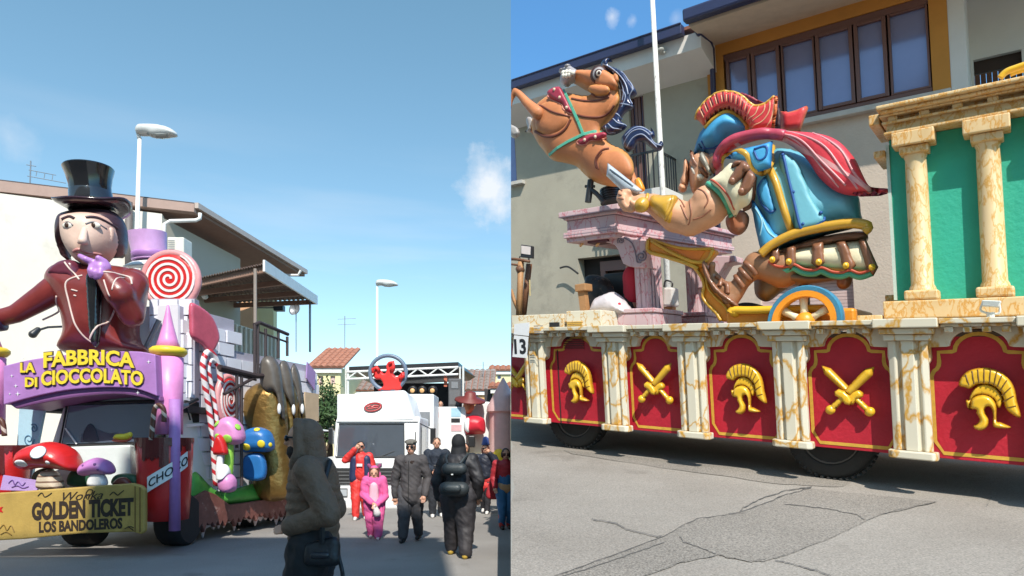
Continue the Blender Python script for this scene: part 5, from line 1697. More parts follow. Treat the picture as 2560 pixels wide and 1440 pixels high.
wob = cht.add('wheel', lathe([(rad * .86, -.07), (rad * .97, -.075), (rad, -.05), (rad, .06), (rad * .95, .08), (rad * .86, .07), (rad * .86, -.07)], wc, ax, 40), mat('tyre_blue', (.05, .22, .36), rough=.4, var=.2, scale=3), smooth=True, angle=40)
cht.add('rim', lathe([(rad * .68, -.05), (rad * .70, -.085), (rad * .855, -.085), (rad * .858, .05), (rad * .68, .05), (rad * .68, -.05)], wc, ax, 40), M_ORG, smooth=True, angle=40, parent=wob)
for k in range(6):
    a = math.radians(90 + 60 * k)
    u = Vector(RU) * math.cos(a) + Vector(RQ) * math.sin(a)
    cht.add('spoke', tube([wc + u * rad * .12, wc + u * rad * .4, wc + u * rad * .69], [.05, .036, .05], 10), M_TUN, parent=wob, smooth=True)
cht.add('hub', ball(wc, (.11, .11, .11), 14, 10), M_ORG, parent=wob, smooth=True)
blk = Thing('black_sack', 'low black sack lying on the deck under the soldier sandal', 'sack', R(rp(1880, 780, 1.3)[0], 1.3, dk), side=1)
blk.add('sack', puff(R, [rp(x, y, 1.3) for x, y in ((1836, 782), (1845, 760), (1880, 757), (1925, 772), (1920, 790), (1850, 795))], 1.3, .2, R_=.15), mat('black_cloth', (.012, .012, .013), rough=.8), smooth=True)
# ================================================================ LEFT-HAND STREET
R, rp = R0_, rp0_
v = []
xs = [-120, -60, -30, -18, -12, -8, -5, -3, -1.5, 0]
ys = [-60, -20, Y0] + [Y0 + (60 - Y0) * i / 30 for i in range(1, 31)] + [120, 400]
for y in ys:
    for x in xs:
        v.append((x, y, .012 * noise.noise(Vector((x * .5, y * .5, 3))) if abs(x) > .1 and y > Y0 else 0))
nx = len(xs)
f = [(j * nx + i, j * nx + i + 1, (j + 1) * nx + i + 1, (j + 1) * nx + i) for j in range(len(ys) - 1) for i in range(nx - 1)]
structure('street', (v, f), M_ROADL, smooth=True)
structure('street_apron', ([(0, -60, 0), (60, -60, 0), (60, Y0, 0), (0, Y0, 0)], [(0, 1, 2, 3)]), M_ROADL)


def FL(Y0_, V=(0, 1, 0)):
    """Frame (x, d, z) at distance Y0_ swelling along V, and the photo-pixel lookup on its layers."""
    V = np.array(V, float)
    V /= np.linalg.norm(V)
    fn = lambda x, d, z: Vector((x + d * V[0], Y0_ + d * V[1], z + d * V[2]))

    def px(x, y, d=0.):
        Y = Y0_ + d * V[1]
        p = W(x, y, Y)
        return (p[0] - d * V[0], p[2] - d * V[2])
    return fn, px


# ---------------------------------------------------------------- the houses on the left
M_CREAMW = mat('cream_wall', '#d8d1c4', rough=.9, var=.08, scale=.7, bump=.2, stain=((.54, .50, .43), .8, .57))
M_FASCIA = mat('fascia_pink', '#a88d80', rough=.8, var=.1)
M_SOFFIT = mat('soffit_brown', '#8a6c5c', rough=.8)
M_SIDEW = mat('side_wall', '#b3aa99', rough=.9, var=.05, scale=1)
M_PEACH = mat('peach_wall', '#d3a27e', rough=.9, var=.05)
M_PIPEW = mat('white_pipe', '#d9d6d0', rough=.5)
M_METALG = mat('grey_metal', '#8d8f92', rough=.4, metal=.4)
M_YELW = mat('pale_yellow_wall', '#e0d2a0', rough=.9, var=.05, scale=1)
M_TILE = mat('terracotta_tile', '#a56f57', rough=.85, var=.35, scale=5, bump=.2)
SU = Vector((.123, 1, 0)).normalized()          # direction of the left street


def onst(px, Yref, xref):
    """distance along the street line through (xref, Yref) at photo column px"""
    X = (px - CX) / F
    return (xref - X * Yref) / (X * SU[1] - SU[0])


YH = 19.
c0 = W(490, 513, YH)
front = Vector((2.67, 1, 0)).normalized()
cw = W(405, 540, YH - .4)                       # wall corner under the eave
hs = Thing('corner_house', 'cream house with brown eaves behind the top hatted figure', 'house', (cw[0], cw[1], 0))
wl0 = cw - front * 26
zt = c0[2]
zt0 = zt + 1.0 * 0
# front wall (faces the camera) and side wall along the street
hs.add('wall', hexa([(wl0[0], wl0[1], 0), (cw[0], cw[1], 0), (cw[0] - .1, cw[1] + .3, 0), (wl0[0] - .1, wl0[1] + .3, 0)], [(wl0[0], wl0[1], zt + .05), (cw[0], cw[1], zt - .4), (cw[0] - .1, cw[1] + .3, zt - .4), (wl0[0] - .1, wl0[1] + .3, zt + .05)]), M_CREAMW)
ce = cw + SU * 4.2
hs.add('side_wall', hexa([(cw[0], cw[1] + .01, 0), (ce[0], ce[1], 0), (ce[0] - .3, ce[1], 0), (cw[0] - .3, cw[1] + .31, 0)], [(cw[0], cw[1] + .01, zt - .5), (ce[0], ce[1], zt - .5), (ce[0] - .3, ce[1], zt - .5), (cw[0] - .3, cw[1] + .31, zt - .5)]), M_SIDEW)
# fascia band across the front, soffit and verge along the street
f0 = c0 - front * 28 + Vector((0, -.12, 0))
f1 = c0 + Vector((0, -.12, 0))
hs.add('fascia', hexa([(f0[0], f0[1], zt - .55), (f1[0], f1[1], zt - .24), (f1[0], f1[1] + .3, zt - .24), (f0[0], f0[1] + .3, zt - .55)], [(f0[0], f0[1], zt), (f1[0], f1[1], zt), (f1[0], f1[1] + .3, zt), (f0[0], f0[1] + .3, zt)]), M_FASCIA)
k1 = onst(762, c0[1], c0[0])
ge = c0 + SU * k1
hs.add('eaves', hexa([(c0[0], c0[1], zt - .22), (ge[0], ge[1], zt - .22), (ge[0] - 2.2, ge[1], zt - .22), (c0[0] - 2.2, c0[1], zt - .22)], [(c0[0], c0[1], zt - .02), (ge[0], ge[1], zt - .02), (ge[0] - 2.2, ge[1], zt - .02), (c0[0] - 2.2, c0[1], zt - .02)]), M_SOFFIT)
hs.add('gutter', hexa([(c0[0] + .12, c0[1] - .1, zt - .12), (ge[0] + .12, ge[1], zt - .12), (ge[0] + .005, ge[1], zt - .12), (c0[0] + .005, c0[1] - .1, zt - .12)], [(c0[0] + .12, c0[1] - .1, zt + .04), (ge[0] + .12, ge[1], zt + .04), (ge[0] + .005, ge[1], zt + .04), (c0[0] + .005, c0[1] - .1, zt + .04)]), mat('gutter_pale', '#b7a79b', rough=.5))
hs.add('roof', hexa([(f0[0], f0[1] + .1, zt + .01), (c0[0] + .1, c0[1], zt + .01), (ge[0] + .1, ge[1], zt + .01), (f0[0] + 1, f0[1] + 9, zt + .01)], [(f0[0], f0[1] + .1, zt + .06), (c0[0] + .1, c0[1], zt + .06), (ge[0] + .1, ge[1], zt + .06), (f0[0] + 1, f0[1] + 9, zt + .12)]), mat('roof_edge', '#4c4240', rough=.7))
hs.add('downpipe', tube([W(500, 533, YH - .1), W(500, 546, YH - .1), W(490, 551, YH - .15), W(425, 553, YH - .45), W(411, 560, YH - .5), W(409, 700, YH - .5)], .055, 8), M_PIPEW, smooth=True)
hs.add('drain', tube([W(322, 505, 18.1), W(322, 700, 18.1)], .10, 8), mat('drain_grey', '#6b625e', rough=.6), smooth=True)
hs.add('end_gutter', tube([W(690, 688, YH + 6), W(745, 688, YH + 6), W(752, 676, YH + 6)], .05, 8), M_PIPEW)
acu = Thing('air_conditioner', 'white air conditioner unit on the house wall behind the big lollipop', 'air conditioner', W(446, 665, YH))
fa, pa = FL(YH - .5)
acu.add('casing', box(fa, pa(427, 660)[0], pa(468, 660)[0], -.2, .3, pa(440, 664)[1], pa(440, 598)[1]), mat('ac_white', '#d8d3c4', rough=.5), bevel=.03)
acu.add('grille', join(*[box(fa, pa(430, 0)[0], pa(446, 0)[0], -.212, -.201, pa(0, y)[1], pa(0, y - 1.5)[1]) for y in range(608, 660, 5)]), M_METALG)
spl = Thing('wall_spotlight', 'black spotlight on a thin arm sticking out of the cream wall', 'spotlight', W(150, 818, 17.2))
spl.add('arm', tube([W(165, 816, 17.4), W(120, 818, 17.0), W(100, 824, 16.9)], .03, 6), M_BLACK)
spl.add('lamp', capsule(W(95, 824, 16.9), .07, W(82, 836, 16.8), .10), M_BLACK, smooth=True)
ant = Thing('tv_antenna', 'thin roof antenna with long rods above the cream house at far left', 'antenna', W(75, 460, 19))
ant.add('mast', tube([W(75, 465, 19), W(77, 402, 19)], .018, 6), M_METALG)
ant.add('rod', join(*[tube([W(a, b, 19), W(c, d, 19)], .01, 5) for a, b, c, d in ((68, 440, 165, 458), (72, 425, 140, 438), (90, 440, 92, 428), (110, 446, 112, 434), (130, 450, 132, 438), (66, 412, 90, 416))]), M_METALG)

# canopy of corrugated sheet
can = Thing('canopy', 'brown corrugated sheet canopy with white end board beside the house', 'canopy', W(638, 830, 17))
A_, B_, C_, D_ = W(488, 700, 17), W(657, 663, 17), W(790, 750, 22.5), W(500, 762, 22.5)
m = MB()
N = 26
M_CORR = mat('corrugated_brown', '#6a564b', rough=.6, var=.3, scale=2, metal=.1)
for i in range(N):
    a, b = i / N, (i + 1) / N
    for (q0, q1, dz0, dz1) in ((a, (a + b) / 2, 0, .05), ((a + b) / 2, b, .05, 0)):
        p0, p1 = A_.lerp(B_, q0), A_.lerp(B_, q1)
        r0, r1 = D_.lerp(C_, q0), D_.lerp(C_, q1)
        z0, z1 = Vector((0, 0, dz0)), Vector((0, 0, dz1))
        m.add(hexa([p0 + z0, p1 + z1, r1 + z1, r0 + z0], [p0 + z0 + Vector((0, 0, .02)), p1 + z1 + Vector((0, 0, .02)), r1 + z1 + Vector((0, 0, .02)), r0 + z0 + Vector((0, 0, .02))]))
can.add('sheet', m.out(), M_CORR)
upv = Vector((0, 0, .16))
for q in (.02, .33, .66, .97):
    p, r = A_.lerp(D_, q), B_.lerp(C_, q)
    can.add('rafter', hexa([p - upv, r - upv, r - upv + Vector((0, .1, 0)), p - upv + Vector((0, .1, 0))], [p - Vector((0, 0, .01)), r - Vector((0, 0, .01)), r + Vector((0, .1, -.01)), p + Vector((0, .1, -.01))]), M_SOFFIT)
e1 = Vector((.06, 0, 0))
can.add('end_board', hexa([B_ - upv, C_ - upv, C_ - upv + e1, B_ - upv + e1], [B_ + upv * .9, C_ + upv * .9, C_ + upv * .9 + e1, B_ + upv * .9 + e1]), M_PIPEW)
can.add('post', tube([W(638, 672, 17), W(638, 890, 17)], .045, 8), mat('post_taupe', '#8d7f74', rough=.5))
can.add('post', tube([W(775, 752, 22.3), W(775, 880, 22.3)], .04, 8), M_METALG)
can.add('lamp', ball(W(512, 741, 19), .09), M_PIPEW, smooth=True)

ann = Thing('rear_house', 'low cream and peach house wall with dark openings under the canopy', 'house', W(640, 900, 27))
fb, pb = FL(27.)
xa, xb = pb(500, 0)[0], pb(686, 0)[0]
hole = [(pb(545, 0)[0], pb(606, 0)[0], pb(0, 800)[1], pb(0, 766)[1])]
ann.add('wall', wall_holes(fb, xa, pb(625, 0)[0], 0, pb(0, 690)[1], hole, 0, .3), M_CREAMW)
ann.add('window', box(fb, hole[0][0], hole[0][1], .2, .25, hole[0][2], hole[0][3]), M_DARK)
ann.add('peach_wall', box(fb, pb(604, 0)[0], pb(642, 0)[0], -.2, .2, 0, pb(0, 700)[1]), M_PEACH)
ann.add('end_wall', box(fb, pb(642, 0)[0] + .01, xb, -.1, .3, 0, pb(0, 700)[1]), M_YELW)
ter = Thing('terrace_parapet', 'pale terrace parapet with a ribbed face behind the castle wall', 'parapet', W(600, 900, 20))
ta, tb_ = W(545, 795, 18.5), W(700, 845, 22)
ter.add('parapet', hexa([(ta[0], ta[1], 0), (tb_[0], tb_[1], 0), (tb_[0] - .2, tb_[1], 0), (ta[0] - .2, ta[1], 0)], [ta, tb_, tb_ - Vector((.2, 0, 0)), ta - Vector((.2, 0, 0))]), M_CREAMW)
for i in range(14):
    p = ta.lerp(tb_, i / 14)
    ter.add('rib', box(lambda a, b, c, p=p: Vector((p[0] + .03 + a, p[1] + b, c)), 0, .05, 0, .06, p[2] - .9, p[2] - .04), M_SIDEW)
sd = Thing('satellite_dish', 'grey satellite dish on a pole to the right of the canopy', 'satellite dish', W(737, 800, 24))
cd_ = W(738, 772, 24)
sd.add('dish', lathe([(.02, .10), (.12, .07), (.22, 0), (.26, -.05), (.22, .02), (.02, .12)], cd_, Vector((.5, 1, -.2)), 18), M_METALG, smooth=True)
sd.add('feed_arm', join(tube([cd_, cd_ + Vector((.1, -.35, .1))], .015, 6), tube([cd_ + Vector((0, .1, 0)), cd_ + Vector((0, .1, -1.6))], .02, 6)), M_METALG)
bxs = Thing('wall_box', 'small black box hanging between the rear house and the dish', 'box', W(694, 775, 26))
bxs.add('box', box(*(lambda q: (q[0], q[1](683, 0)[0], q[1](707, 0)[0], 0, .3, q[1](0, 776)[1], q[1](0, 762)[1]))(FL(26.))), M_BLACK, bevel=.02)
bxs.add('arm', tube([W(683, 769, 26.1), W(640, 769, 26.6)], .03, 6), M_BLACK)


def tiles(A, B, C, D, n, th=.10):
    """Ribbed clay-tile slope: eaves A..B, ridge D..C, with n tile rows running up the slope."""
    A, B, C, D = map(Vector, (A, B, C, D))
    m = MB()
    nrm = (B - A).cross(D - A).normalized()
    if nrm[2] < 0:
        nrm = -nrm
    courses = 7
    for i in range(n):
        a, b = (i + .08) / n, (i + .92) / n
        for j in range(courses):
            u0, u1 = j / courses, (j + 1.05) / courses
            q = [A.lerp(D, u0).lerp(B.lerp(C, u0), a), A.lerp(D, u0).lerp(B.lerp(C, u0), b), A.lerp(D, u1).lerp(B.lerp(C, u1), b), A.lerp(D, u1).lerp(B.lerp(C, u1), a)]
            mid0, mid1 = (q[0] + q[1]) / 2 + nrm * th * 1.2, (q[2] + q[3]) / 2 + nrm * th * .8
            m.add(([q[0] + nrm * .02, mid0, q[1] + nrm * .02, q[2], mid1, q[3]], [(0, 1, 4, 5), (1, 2, 3, 4), (0, 2, 1)]))
    base = hexa([A - nrm * .08, B - nrm * .08, C - nrm * .08, D - nrm * .08], [A, B, C, D])
    return m.out(), base


def far_house(label, px0, px1, y_ridge, y_eave, Y, wallm, depth=8., wins=(), over=.25, slope_right=0., frame=None, side=0, tilem=None, n=None):
    h = Thing('distant_house', label, 'house', W((px0 + px1) / 2, 1110, Y) * Vector((1, 1, 0)) if 0 else Vector((W((px0 + px1) / 2, 0, Y)[0], Y, 0)), side=side)
    ff, pf = FL(Y)
    x0, x1 = pf(px0, 0)[0], pf(px1, 0)[0]
    ze = pf(0, y_eave)[1]
    hol = [(pf(a, 0)[0], pf(c, 0)[0], pf(0, d)[1], pf(0, b)[1]) for a, b, c, d, _ in wins]
    h.add('wall', wall_holes(ff, x0, x1, 0, ze, hol, 0, .2), wallm)
    h.add('end_wall', box(ff, x1 - .3, x1 - .002, .31, depth, 0, ze), wallm)
    for hh, wq in zip(hol, wins):
        w_ = h.add('window', box(ff, hh[0], hh[1], .12, .16, hh[2], hh[3]), M_PIPEW if wq[4] is None else wq[4])
        h.add('pane', box(ff, hh[0] + .08, hh[1] - .08, .10, .119, hh[2] + .08, hh[3] - .08), M_GLASS if wq[4] is None else wq[4], parent=w_)
    zr = CZ + (HZ - y_ridge) / F * (Y + depth / 2)
    t, b = tiles((x0 - over, Y - over, ze), (x1 + over, Y - over, ze), (x1 + over + slope_right, Y + depth / 2, zr), (x0 - over, Y + depth / 2, zr), n or max(6, int((x1 - x0) / .35)))
    rf = h.add('roof', b, MATS['roof_tile'])
    h.add('tile_rows', t, tilem or M_TILE, parent=rf, kind='stuff')
    h.add('cornice', box(ff, x0 - .1, x1 + .1, -.15, .0 - .003, ze - .35, ze - .02), M_PIPEW)
    return h


far_house('pale yellow far house with an orange tiled roof left of the white truck', 778, 851, 871, 918, 38., M_YELW, wins=((796, 940, 808, 962, MATS['shutter_pale']), (826, 940, 838, 962, MATS['shutter_pale']), (826, 1000, 838, 1030, MATS['shutter_pale'])))
far_house('far house with grey brown tiles rising directly behind the truck ring emblem', 852, 960, 922, 976, 42., M_YELW, wins=((864, 990, 876, 1012, MATS['door_wood']),), tilem=mat('grey_brown_tile', '#86766c', rough=.85, var=.3, scale=5))
far_house('far orange walled house with grey tiles to the right of the truck speakers', 1158, 1228, 924, 975, 44., mat('orange_wall', '#d9a873', rough=.9), wins=((1184, 985, 1194, 1000, mat('shutter_blue', '#6d93a8', rough=.5)),), tilem=MATS['grey_brown_tile'])
far_house('yellow upper house with one small window at the far right of the street', 1228, 1300, 914, 925, 50., M_YELW, wins=((1243, 937, 1253, 950, None),), side=-1)
far_house('pale yellow house with a blue shuttered window at the right of the street', 1231, 1300, 957, 968, 36., M_YELW, wins=((1239, 997, 1257, 1012, MATS['shutter_blue']),), side=-1)
far_house('low pale house with a red tiled roof behind the white castle float', 1236, 1300, 1054, 1068, 30., M_YELW, wins=(), side=-1)
lowhs = Thing('garden_wall', 'low pale yellow wall behind the walking people at right', 'wall', W(1240, 1200, 29), side=-1)
lowhs.add('wall', box(FL(29.)[0], W(1215, 0, 29)[0], .5, 0, .25, 0, 1.9), M_YELW)
shd = Thing('dark_shed', 'dark grey shed wall beside the pale yellow house', 'shed', W(1222, 1000, 37), side=-1)
shd.add('wall', box(FL(37.)[0], W(1211, 0, 37)[0], W(1231, 0, 37)[0], 0, 3, 0, W(0, 973, 37)[2]), mat('shed_dark', '#3a3436', rough=.7))

# lamps, antennas
M_LAMPP = mat('lamp_post_white', '#dcdcd8', rough=.4, var=.05)


def street_lamp(label, pb_, pt_, hx0, hx1, hy, Y, r):
    t = Thing('street_lamp', label, 'street lamp', (W(*pb_, Y)[0], Y, 0), group='street lamps')
    b = W(*pb_, Y)
    top = W(*pt_, Y)
    t.add('pole', tube([(b[0], Y, 0), b, top], [r * 1.25, r * 1.1, r * .8], 12), M_LAMPP, smooth=True)
    a, c = W(hx0, hy, Y), W(hx1, hy - 1, Y)
    w = c[0] - a[0]
    h_ = w * .16
    t.add('head', puff(lambda x, d, z: Vector((x, Y + d, z)), [(a[0], a[2] + h_ * .3), (a[0] + w * .1, a[2] + h_ * 1.1), (a[0] + w * .45, a[2] + h_ * 1.15), (a[0] + w * .8, a[2] + h_ * .7), (c[0], a[2] - h_ * .2), (c[0] - w * .06, a[2] - h_ * .7), (a[0] + w * .45, a[2] - h_ * .9), (a[0] + w * .3, a[2] - h_ * .6), (a[0] + w * .05, a[2] - h_ * .5)], 0, h_ * 1.1, back=1), mat('lamp_head_grey', '#c3c3bf', rough=.4), smooth=True)
    t.add('lens', puff(lambda x, d, z: Vector((x, Y + d, z)), [(a[0] + w * .32, a[2] - h_ * .65), (a[0] + w * .6, a[2] - h_ * .95), (a[0] + w * .92, a[2] - h_ * .6), (a[0] + w * .9, a[2] - h_ * .35), (a[0] + w * .35, a[2] - h_ * .3)], 0, h_ * .8, back=1), mat('lamp_lens', '#9a9c98', rough=.15), smooth=True)
    t.add('arm', tube([top, W(hx0 + 4, hy + 4, Y), W(hx0 + 14, hy, Y)], [r * .9, r * .9, r * .9], 8), M_LAMPP, smooth=True)
    return t


street_lamp('tall white street lamp beside the top hatted figure', (333, 900), (349, 348), 341, 442, 330, 18.0, .065)
street_lamp('distant white street lamp above the white truck', (943, 1050), (943, 712), 939, 995, 709, 34.0, .07)
for lab, x, y0, y1, Y in (('thin roof antenna between the two street lamps', 862, 925, 790, 42), ('small antenna on the far right roofs', 1208, 935, 905, 46)):
    a = Thing('tv_antenna', lab, 'antenna', W(x, y0, Y))
    a.add('mast', tube([W(x, y0, Y), W(x, y1, Y)], .03, 6), M_METALG)
    a.add('rod', join(*[tube([W(x - 18, y1 + 8 + k * 14, Y), W(x + 28, y1 + 6 + k * 14, Y)], .015, 5) for k in range(2)]), M_METALG)


# tree beyond the float
def tree(label, px, ytop, ybot, wpx, Y, seed, name='street_tree'):
    rnd = random.Random(seed)
    base = Vector((W(px, 0, Y)[0], Y, 0))
    t = Thing(name, label, 'tree', base)
    zt_, zb = W(px, ytop, Y)[2], W(px, ybot, Y)[2]
    t.add('trunk', join(tube([base, base + Vector((.05, 0, zb * .6)), base + Vector((0, 0, (zb + zt_) / 2))], [.14, .11, .05], 8), *[tube([base + Vector((0, 0, zb * .7)), base + Vector((math.cos(q) * .4, math.sin(q) * .4, zb + .5)), base + Vector((math.cos(q) * .8, math.sin(q) * .8, zb + 1.1))], [.05, .035, .015], 6) for q in (0, 1.6, 3.1, 4.7)]), mat('bark', '#5a4a3c', rough=.9))
    m_ = MB()
    rx = wpx / 2 / F * Y
    for _ in range(26):
        c = base + Vector((rnd.gauss(0, rx * .45), rnd.gauss(0, rx * .45), rnd.uniform(zb + .2, zt_ - .2)))
        for _ in range(70):
            p = c + Vector((rnd.gauss(0, .2), rnd.gauss(0, .2), rnd.gauss(0, .2)))
            d = Vector((rnd.uniform(-1, 1), rnd.uniform(-1, 1), rnd.uniform(-1, 1))).normalized()
            e = d.orthogonal().normalized()
            l = rnd.uniform(.05, .10)
            m_.add(([p - e * l * .4, p + d * l, p + e * l * .4, p - d * l], [(0, 1, 2, 3)]))
    t.add('crown', m_.out(), mat('foliage_green', (.045, .09, .025), rough=.6, var=.5, scale=3, bump=0))
    return t


tree('green leafy tree between the chocolate float and the white truck', 822, 955, 1062, 46, 24., 3)
tree('dark bushy tree low behind the white truck cab', 808, 1010, 1110, 50, 23., 5)

# unseen building added behind the camera, stepped to shade the near left street
shade = Thing('shading_block', 'unseen stepped block added behind the viewer to shade the near street', 'house', (-12, -9, 0))
for i, (x0, x1, h) in enumerate(((-34, -3.5, 16.6), (-3.5, 1.35, 18.6))):
    shade.add('wall', box(lambda a, b, c: Vector((a, b, c)), x0 + .002, x1 - .002, -16, -6, 0, h), M_BEIGE)
    shade.add('roof', box(lambda a, b, c: Vector((a, b, c)), x0 + .01, x1 - .01, -16.2, -5.8, h + .002, h + .2), MATS['roof_tile'])
# ================================================================ CHOCOLATE FACTORY FLOAT
M_LILAC = mat('lilac_paint', (.38, .18, .45), rough=.45, var=.28, scale=3, bump=.2, bscale=12)
M_PINKT = mat('tower_pink', (.68, .25, .52), rough=.42, var=.26, scale=3, bump=.2, bscale=12)
M_YEL = mat('yellow_paint', (.78, .58, .04), rough=.4, var=.1)
M_DPURP = mat('dark_purple', (.05, .02, .06), rough=.4)
M_WHITEP = mat('white_paint', (.74, .74, .74), rough=.4, var=.04)
M_MINT = mat('van_mint_white', (.66, .72, .70), rough=.35, var=.06)
M_WIND = glass('windscreen', (.22, .28, .36))
M_REDP = mat('red_paint', (.55, .018, .018), rough=.35, var=.1, coat=.2)
M_CHOC = mat('chocolate_brown', (.13, .035, .025), rough=.35, var=.2)
M_MAROON = mat('maroon_coat', (.18, .025, .022), rough=.34, var=.28, scale=3, coat=.2, bump=.25, bscale=9)
M_PIPING = mat('coat_piping', (.66, .52, .46), rough=.5, bump=0)
M_HATB = mat('hat_black', (.010, .010, .012), rough=.12, coat=.4, bump=0)
M_FACE = mat('painted_face', (.70, .50, .40), rough=.5, var=.14, scale=3, bump=.2, bscale=14, edge=(.60, .36, .28))
M_GLOVE = mat('lilac_glove', (.42, .20, .50), rough=.35)
M_HAIRP = mat('painted_hair', (.055, .025, .030), rough=.35, var=.2)
M_TGOLD = mat('ticket_gold', (.44, .29, .075), rough=.5, var=.3, scale=2.5, bump=.2, stain=((.30, .18, .04), 2.2, .58))
M_GREENP = mat('painted_green', (.10, .40, .06), rough=.5, var=.45, scale=2)
M_CGOLD = mat('column_gold', (.26, .155, .045), rough=.35, var=.4, scale=2.5, bump=.9, bscale=9, metal=.7)
M_CDARK = mat('column_chocolate', (.10, .085, .07), rough=.4, var=.35, scale=2.5, bump=.3, bscale=8)
M_FRAME = mat('steel_frame_brown', (.045, .03, .03), rough=.5)

YV = 9.5
fv, pv = FL(YV)


def P2(l, f=None, d=0.):
    f = f or pv
    return [f(x, y, d) for x, y in l]


# ---- the van that carries it
van = Thing('parade_van', 'small pale van carrying the chocolate factory float with its windscreen showing', 'van', (W(250, 0, YV)[0], YV + 1, 0))
van.add('body', join(prism(fv, P2([(62, 1300), (70, 1180), (95, 1110), (130, 1000), (150, 985), (375, 985), (392, 1010), (400, 1110), (408, 1180), (410, 1300)]), .25, 4.2)), M_MINT, bevel=.06)
van.add('front_panel', prism(fv, P2([(100, 1222), (128, 1118), (315, 1112), (318, 1222)]), .10, .25), M_MINT, bevel=.03)
ws = van.add('windscreen', prism(fv, P2([(128, 1112), (148, 1010), (372, 1004), (386, 1020), (390, 1098), (300, 1106)]), .20, .262), M_WIND, bevel=.02)
van.add('windscreen_rim', tube([fv(p[0], .2, p[1]) for p in P2([(124, 1114), (145, 1006), (374, 1000), (390, 1018), (394, 1100), (300, 1110)])], .022, 6, closed=True), M_BLACK, parent=ws)
van.add('wiper', tube([fv(p[0], .17, p[1]) for p in P2([(172, 1110), (150, 1080), (143, 1070)])], .012, 5), M_WHITEP)
van.add('dashboard', prism(fv, P2([(180, 1106), (182, 1085), (210, 1070), (250, 1082), (300, 1084), (330, 1104)]), .192, .199), mat('dash_grey', '#4c5666', rough=.4))
van.add('driver', puff(fv, P2([(190, 1104), (188, 1080), (200, 1060), (212, 1062), (222, 1082), (224, 1104)]), .19, .01), mat('seat_grey', '#3a4250', rough=.6), smooth=True)
for xw, yb, r_, wd in ((146, 1394, .33, .42), (392, 1384, .40, .40)):
    p = fv(pv(xw, 0)[0], .55, 0)
    c = Vector((p[0], YV + .62, r_))
    w_ = van.add('wheel', lathe([(r_ * .6, -wd / 2), (r_ * .9, -wd / 2), (r_, -wd / 2 + .05), (r_, wd / 2 - .05), (r_ * .9, wd / 2), (r_ * .6, wd / 2)], c, (1, 0, 0), 24), M_TYRE, smooth=True, angle=40)
    van.add('hub', lathe([(.02, -wd / 2 + .06), (r_ * .6, -wd / 2 + .04), (r_ * .6, wd / 2 - .04), (.02, wd / 2 - .06)], c, (1, 0, 0), 16), M_RIM, parent=w_)
van.add('chassis', box(lambda a, b, c: Vector((a, b, c)), pv(120, 0)[0], pv(400, 0)[0], YV + .9, YV + 5.8, .35, .55), M_CHASSIS)
for yy in (12.4, 13.3):
    xx = -5.30 + .30 * (yy - 10.4) - .45
    c = Vector((xx, yy, .42))
    w_ = van.add('wheel', lathe([(.25, -.2), (.38, -.2), (.42, -.15), (.42, .15), (.38, .2), (.25, .2)], c, (1, 0, 0), 24), M_TYRE, smooth=True, angle=40)
    van.add('hub', lathe([(.02, -.12), (.25, -.16), (.25, .16), (.02, .12)], c, (1, 0, 0), 14), M_RIM, parent=w_)
van.add('side_panel', prism(fv, P2([(8, 1200), (20, 1020), (85, 1014), (66, 1110), (50, 1200)]), .22, .27), mat('pale_blue_panel', (.38, .58, .68), rough=.5))
van.add('painted_swirl', join(*[tube([fv(*(lambda q: (q[0], .213, q[1]))(pv(cx + r * (1 - i / 26 * .8) * math.cos(i / 26 * 9 + a), cy + r * 1.2 * (1 - i / 26 * .8) * math.sin(i / 26 * 9 + a)))) for i in range(27)], .008, 4) for cx, cy, r, a in ((45, 1098, 14, 0), (38, 1140, 11, 2), (58, 1070, 10, 4), (30, 1175, 9, 1))]), mat('swirl_blue', (.10, .22, .34), bump=0))
van.add('floor_mat', box(lambda a, b, c: Vector((a, b, c)), pv(20, 0)[0], pv(430, 0)[0], YV + .35, YV + 1.6, 2.10, 2.2), M_CHASSIS)

# ---- arched title sign
ar = Thing('arch_sign', 'lilac arched sign reading La Fabbrica di Cioccolato in yellow letters', 'sign', fv(pv(200, 0)[0], -.3, pv(0, 1010)[1]))
top = [(8, 915), (60, 902), (120, 892), (180, 885), (240, 880), (300, 878), (350, 879), (388, 886)]
bot = [(392, 990), (340, 972), (280, 968), (220, 970), (160, 976), (90, 990), (30, 1006), (8, 1012)]
fs, ps = FL(YV - .45)
ar.add('board', prism(fs, [ps(*p) for p in spline(top, 4, False) + spline(bot, 4, False)], 0, .5), M_LILAC, bevel=.04)
ar.add('soffit', prism(fs, [ps(*p) for p in spline([(8, 1006), (90, 984), (200, 966), (300, 963), (392, 985)], 4, False) + spline([(396, 1003), (300, 985), (200, 990), (90, 1008), (30, 1022)], 4, False)], .06, .75), mat('lilac_dark', (.22, .09, .24), rough=.4), bevel=.03)


def arch(u):
    return .05 * (1 - (2 * u - 1) ** 2)


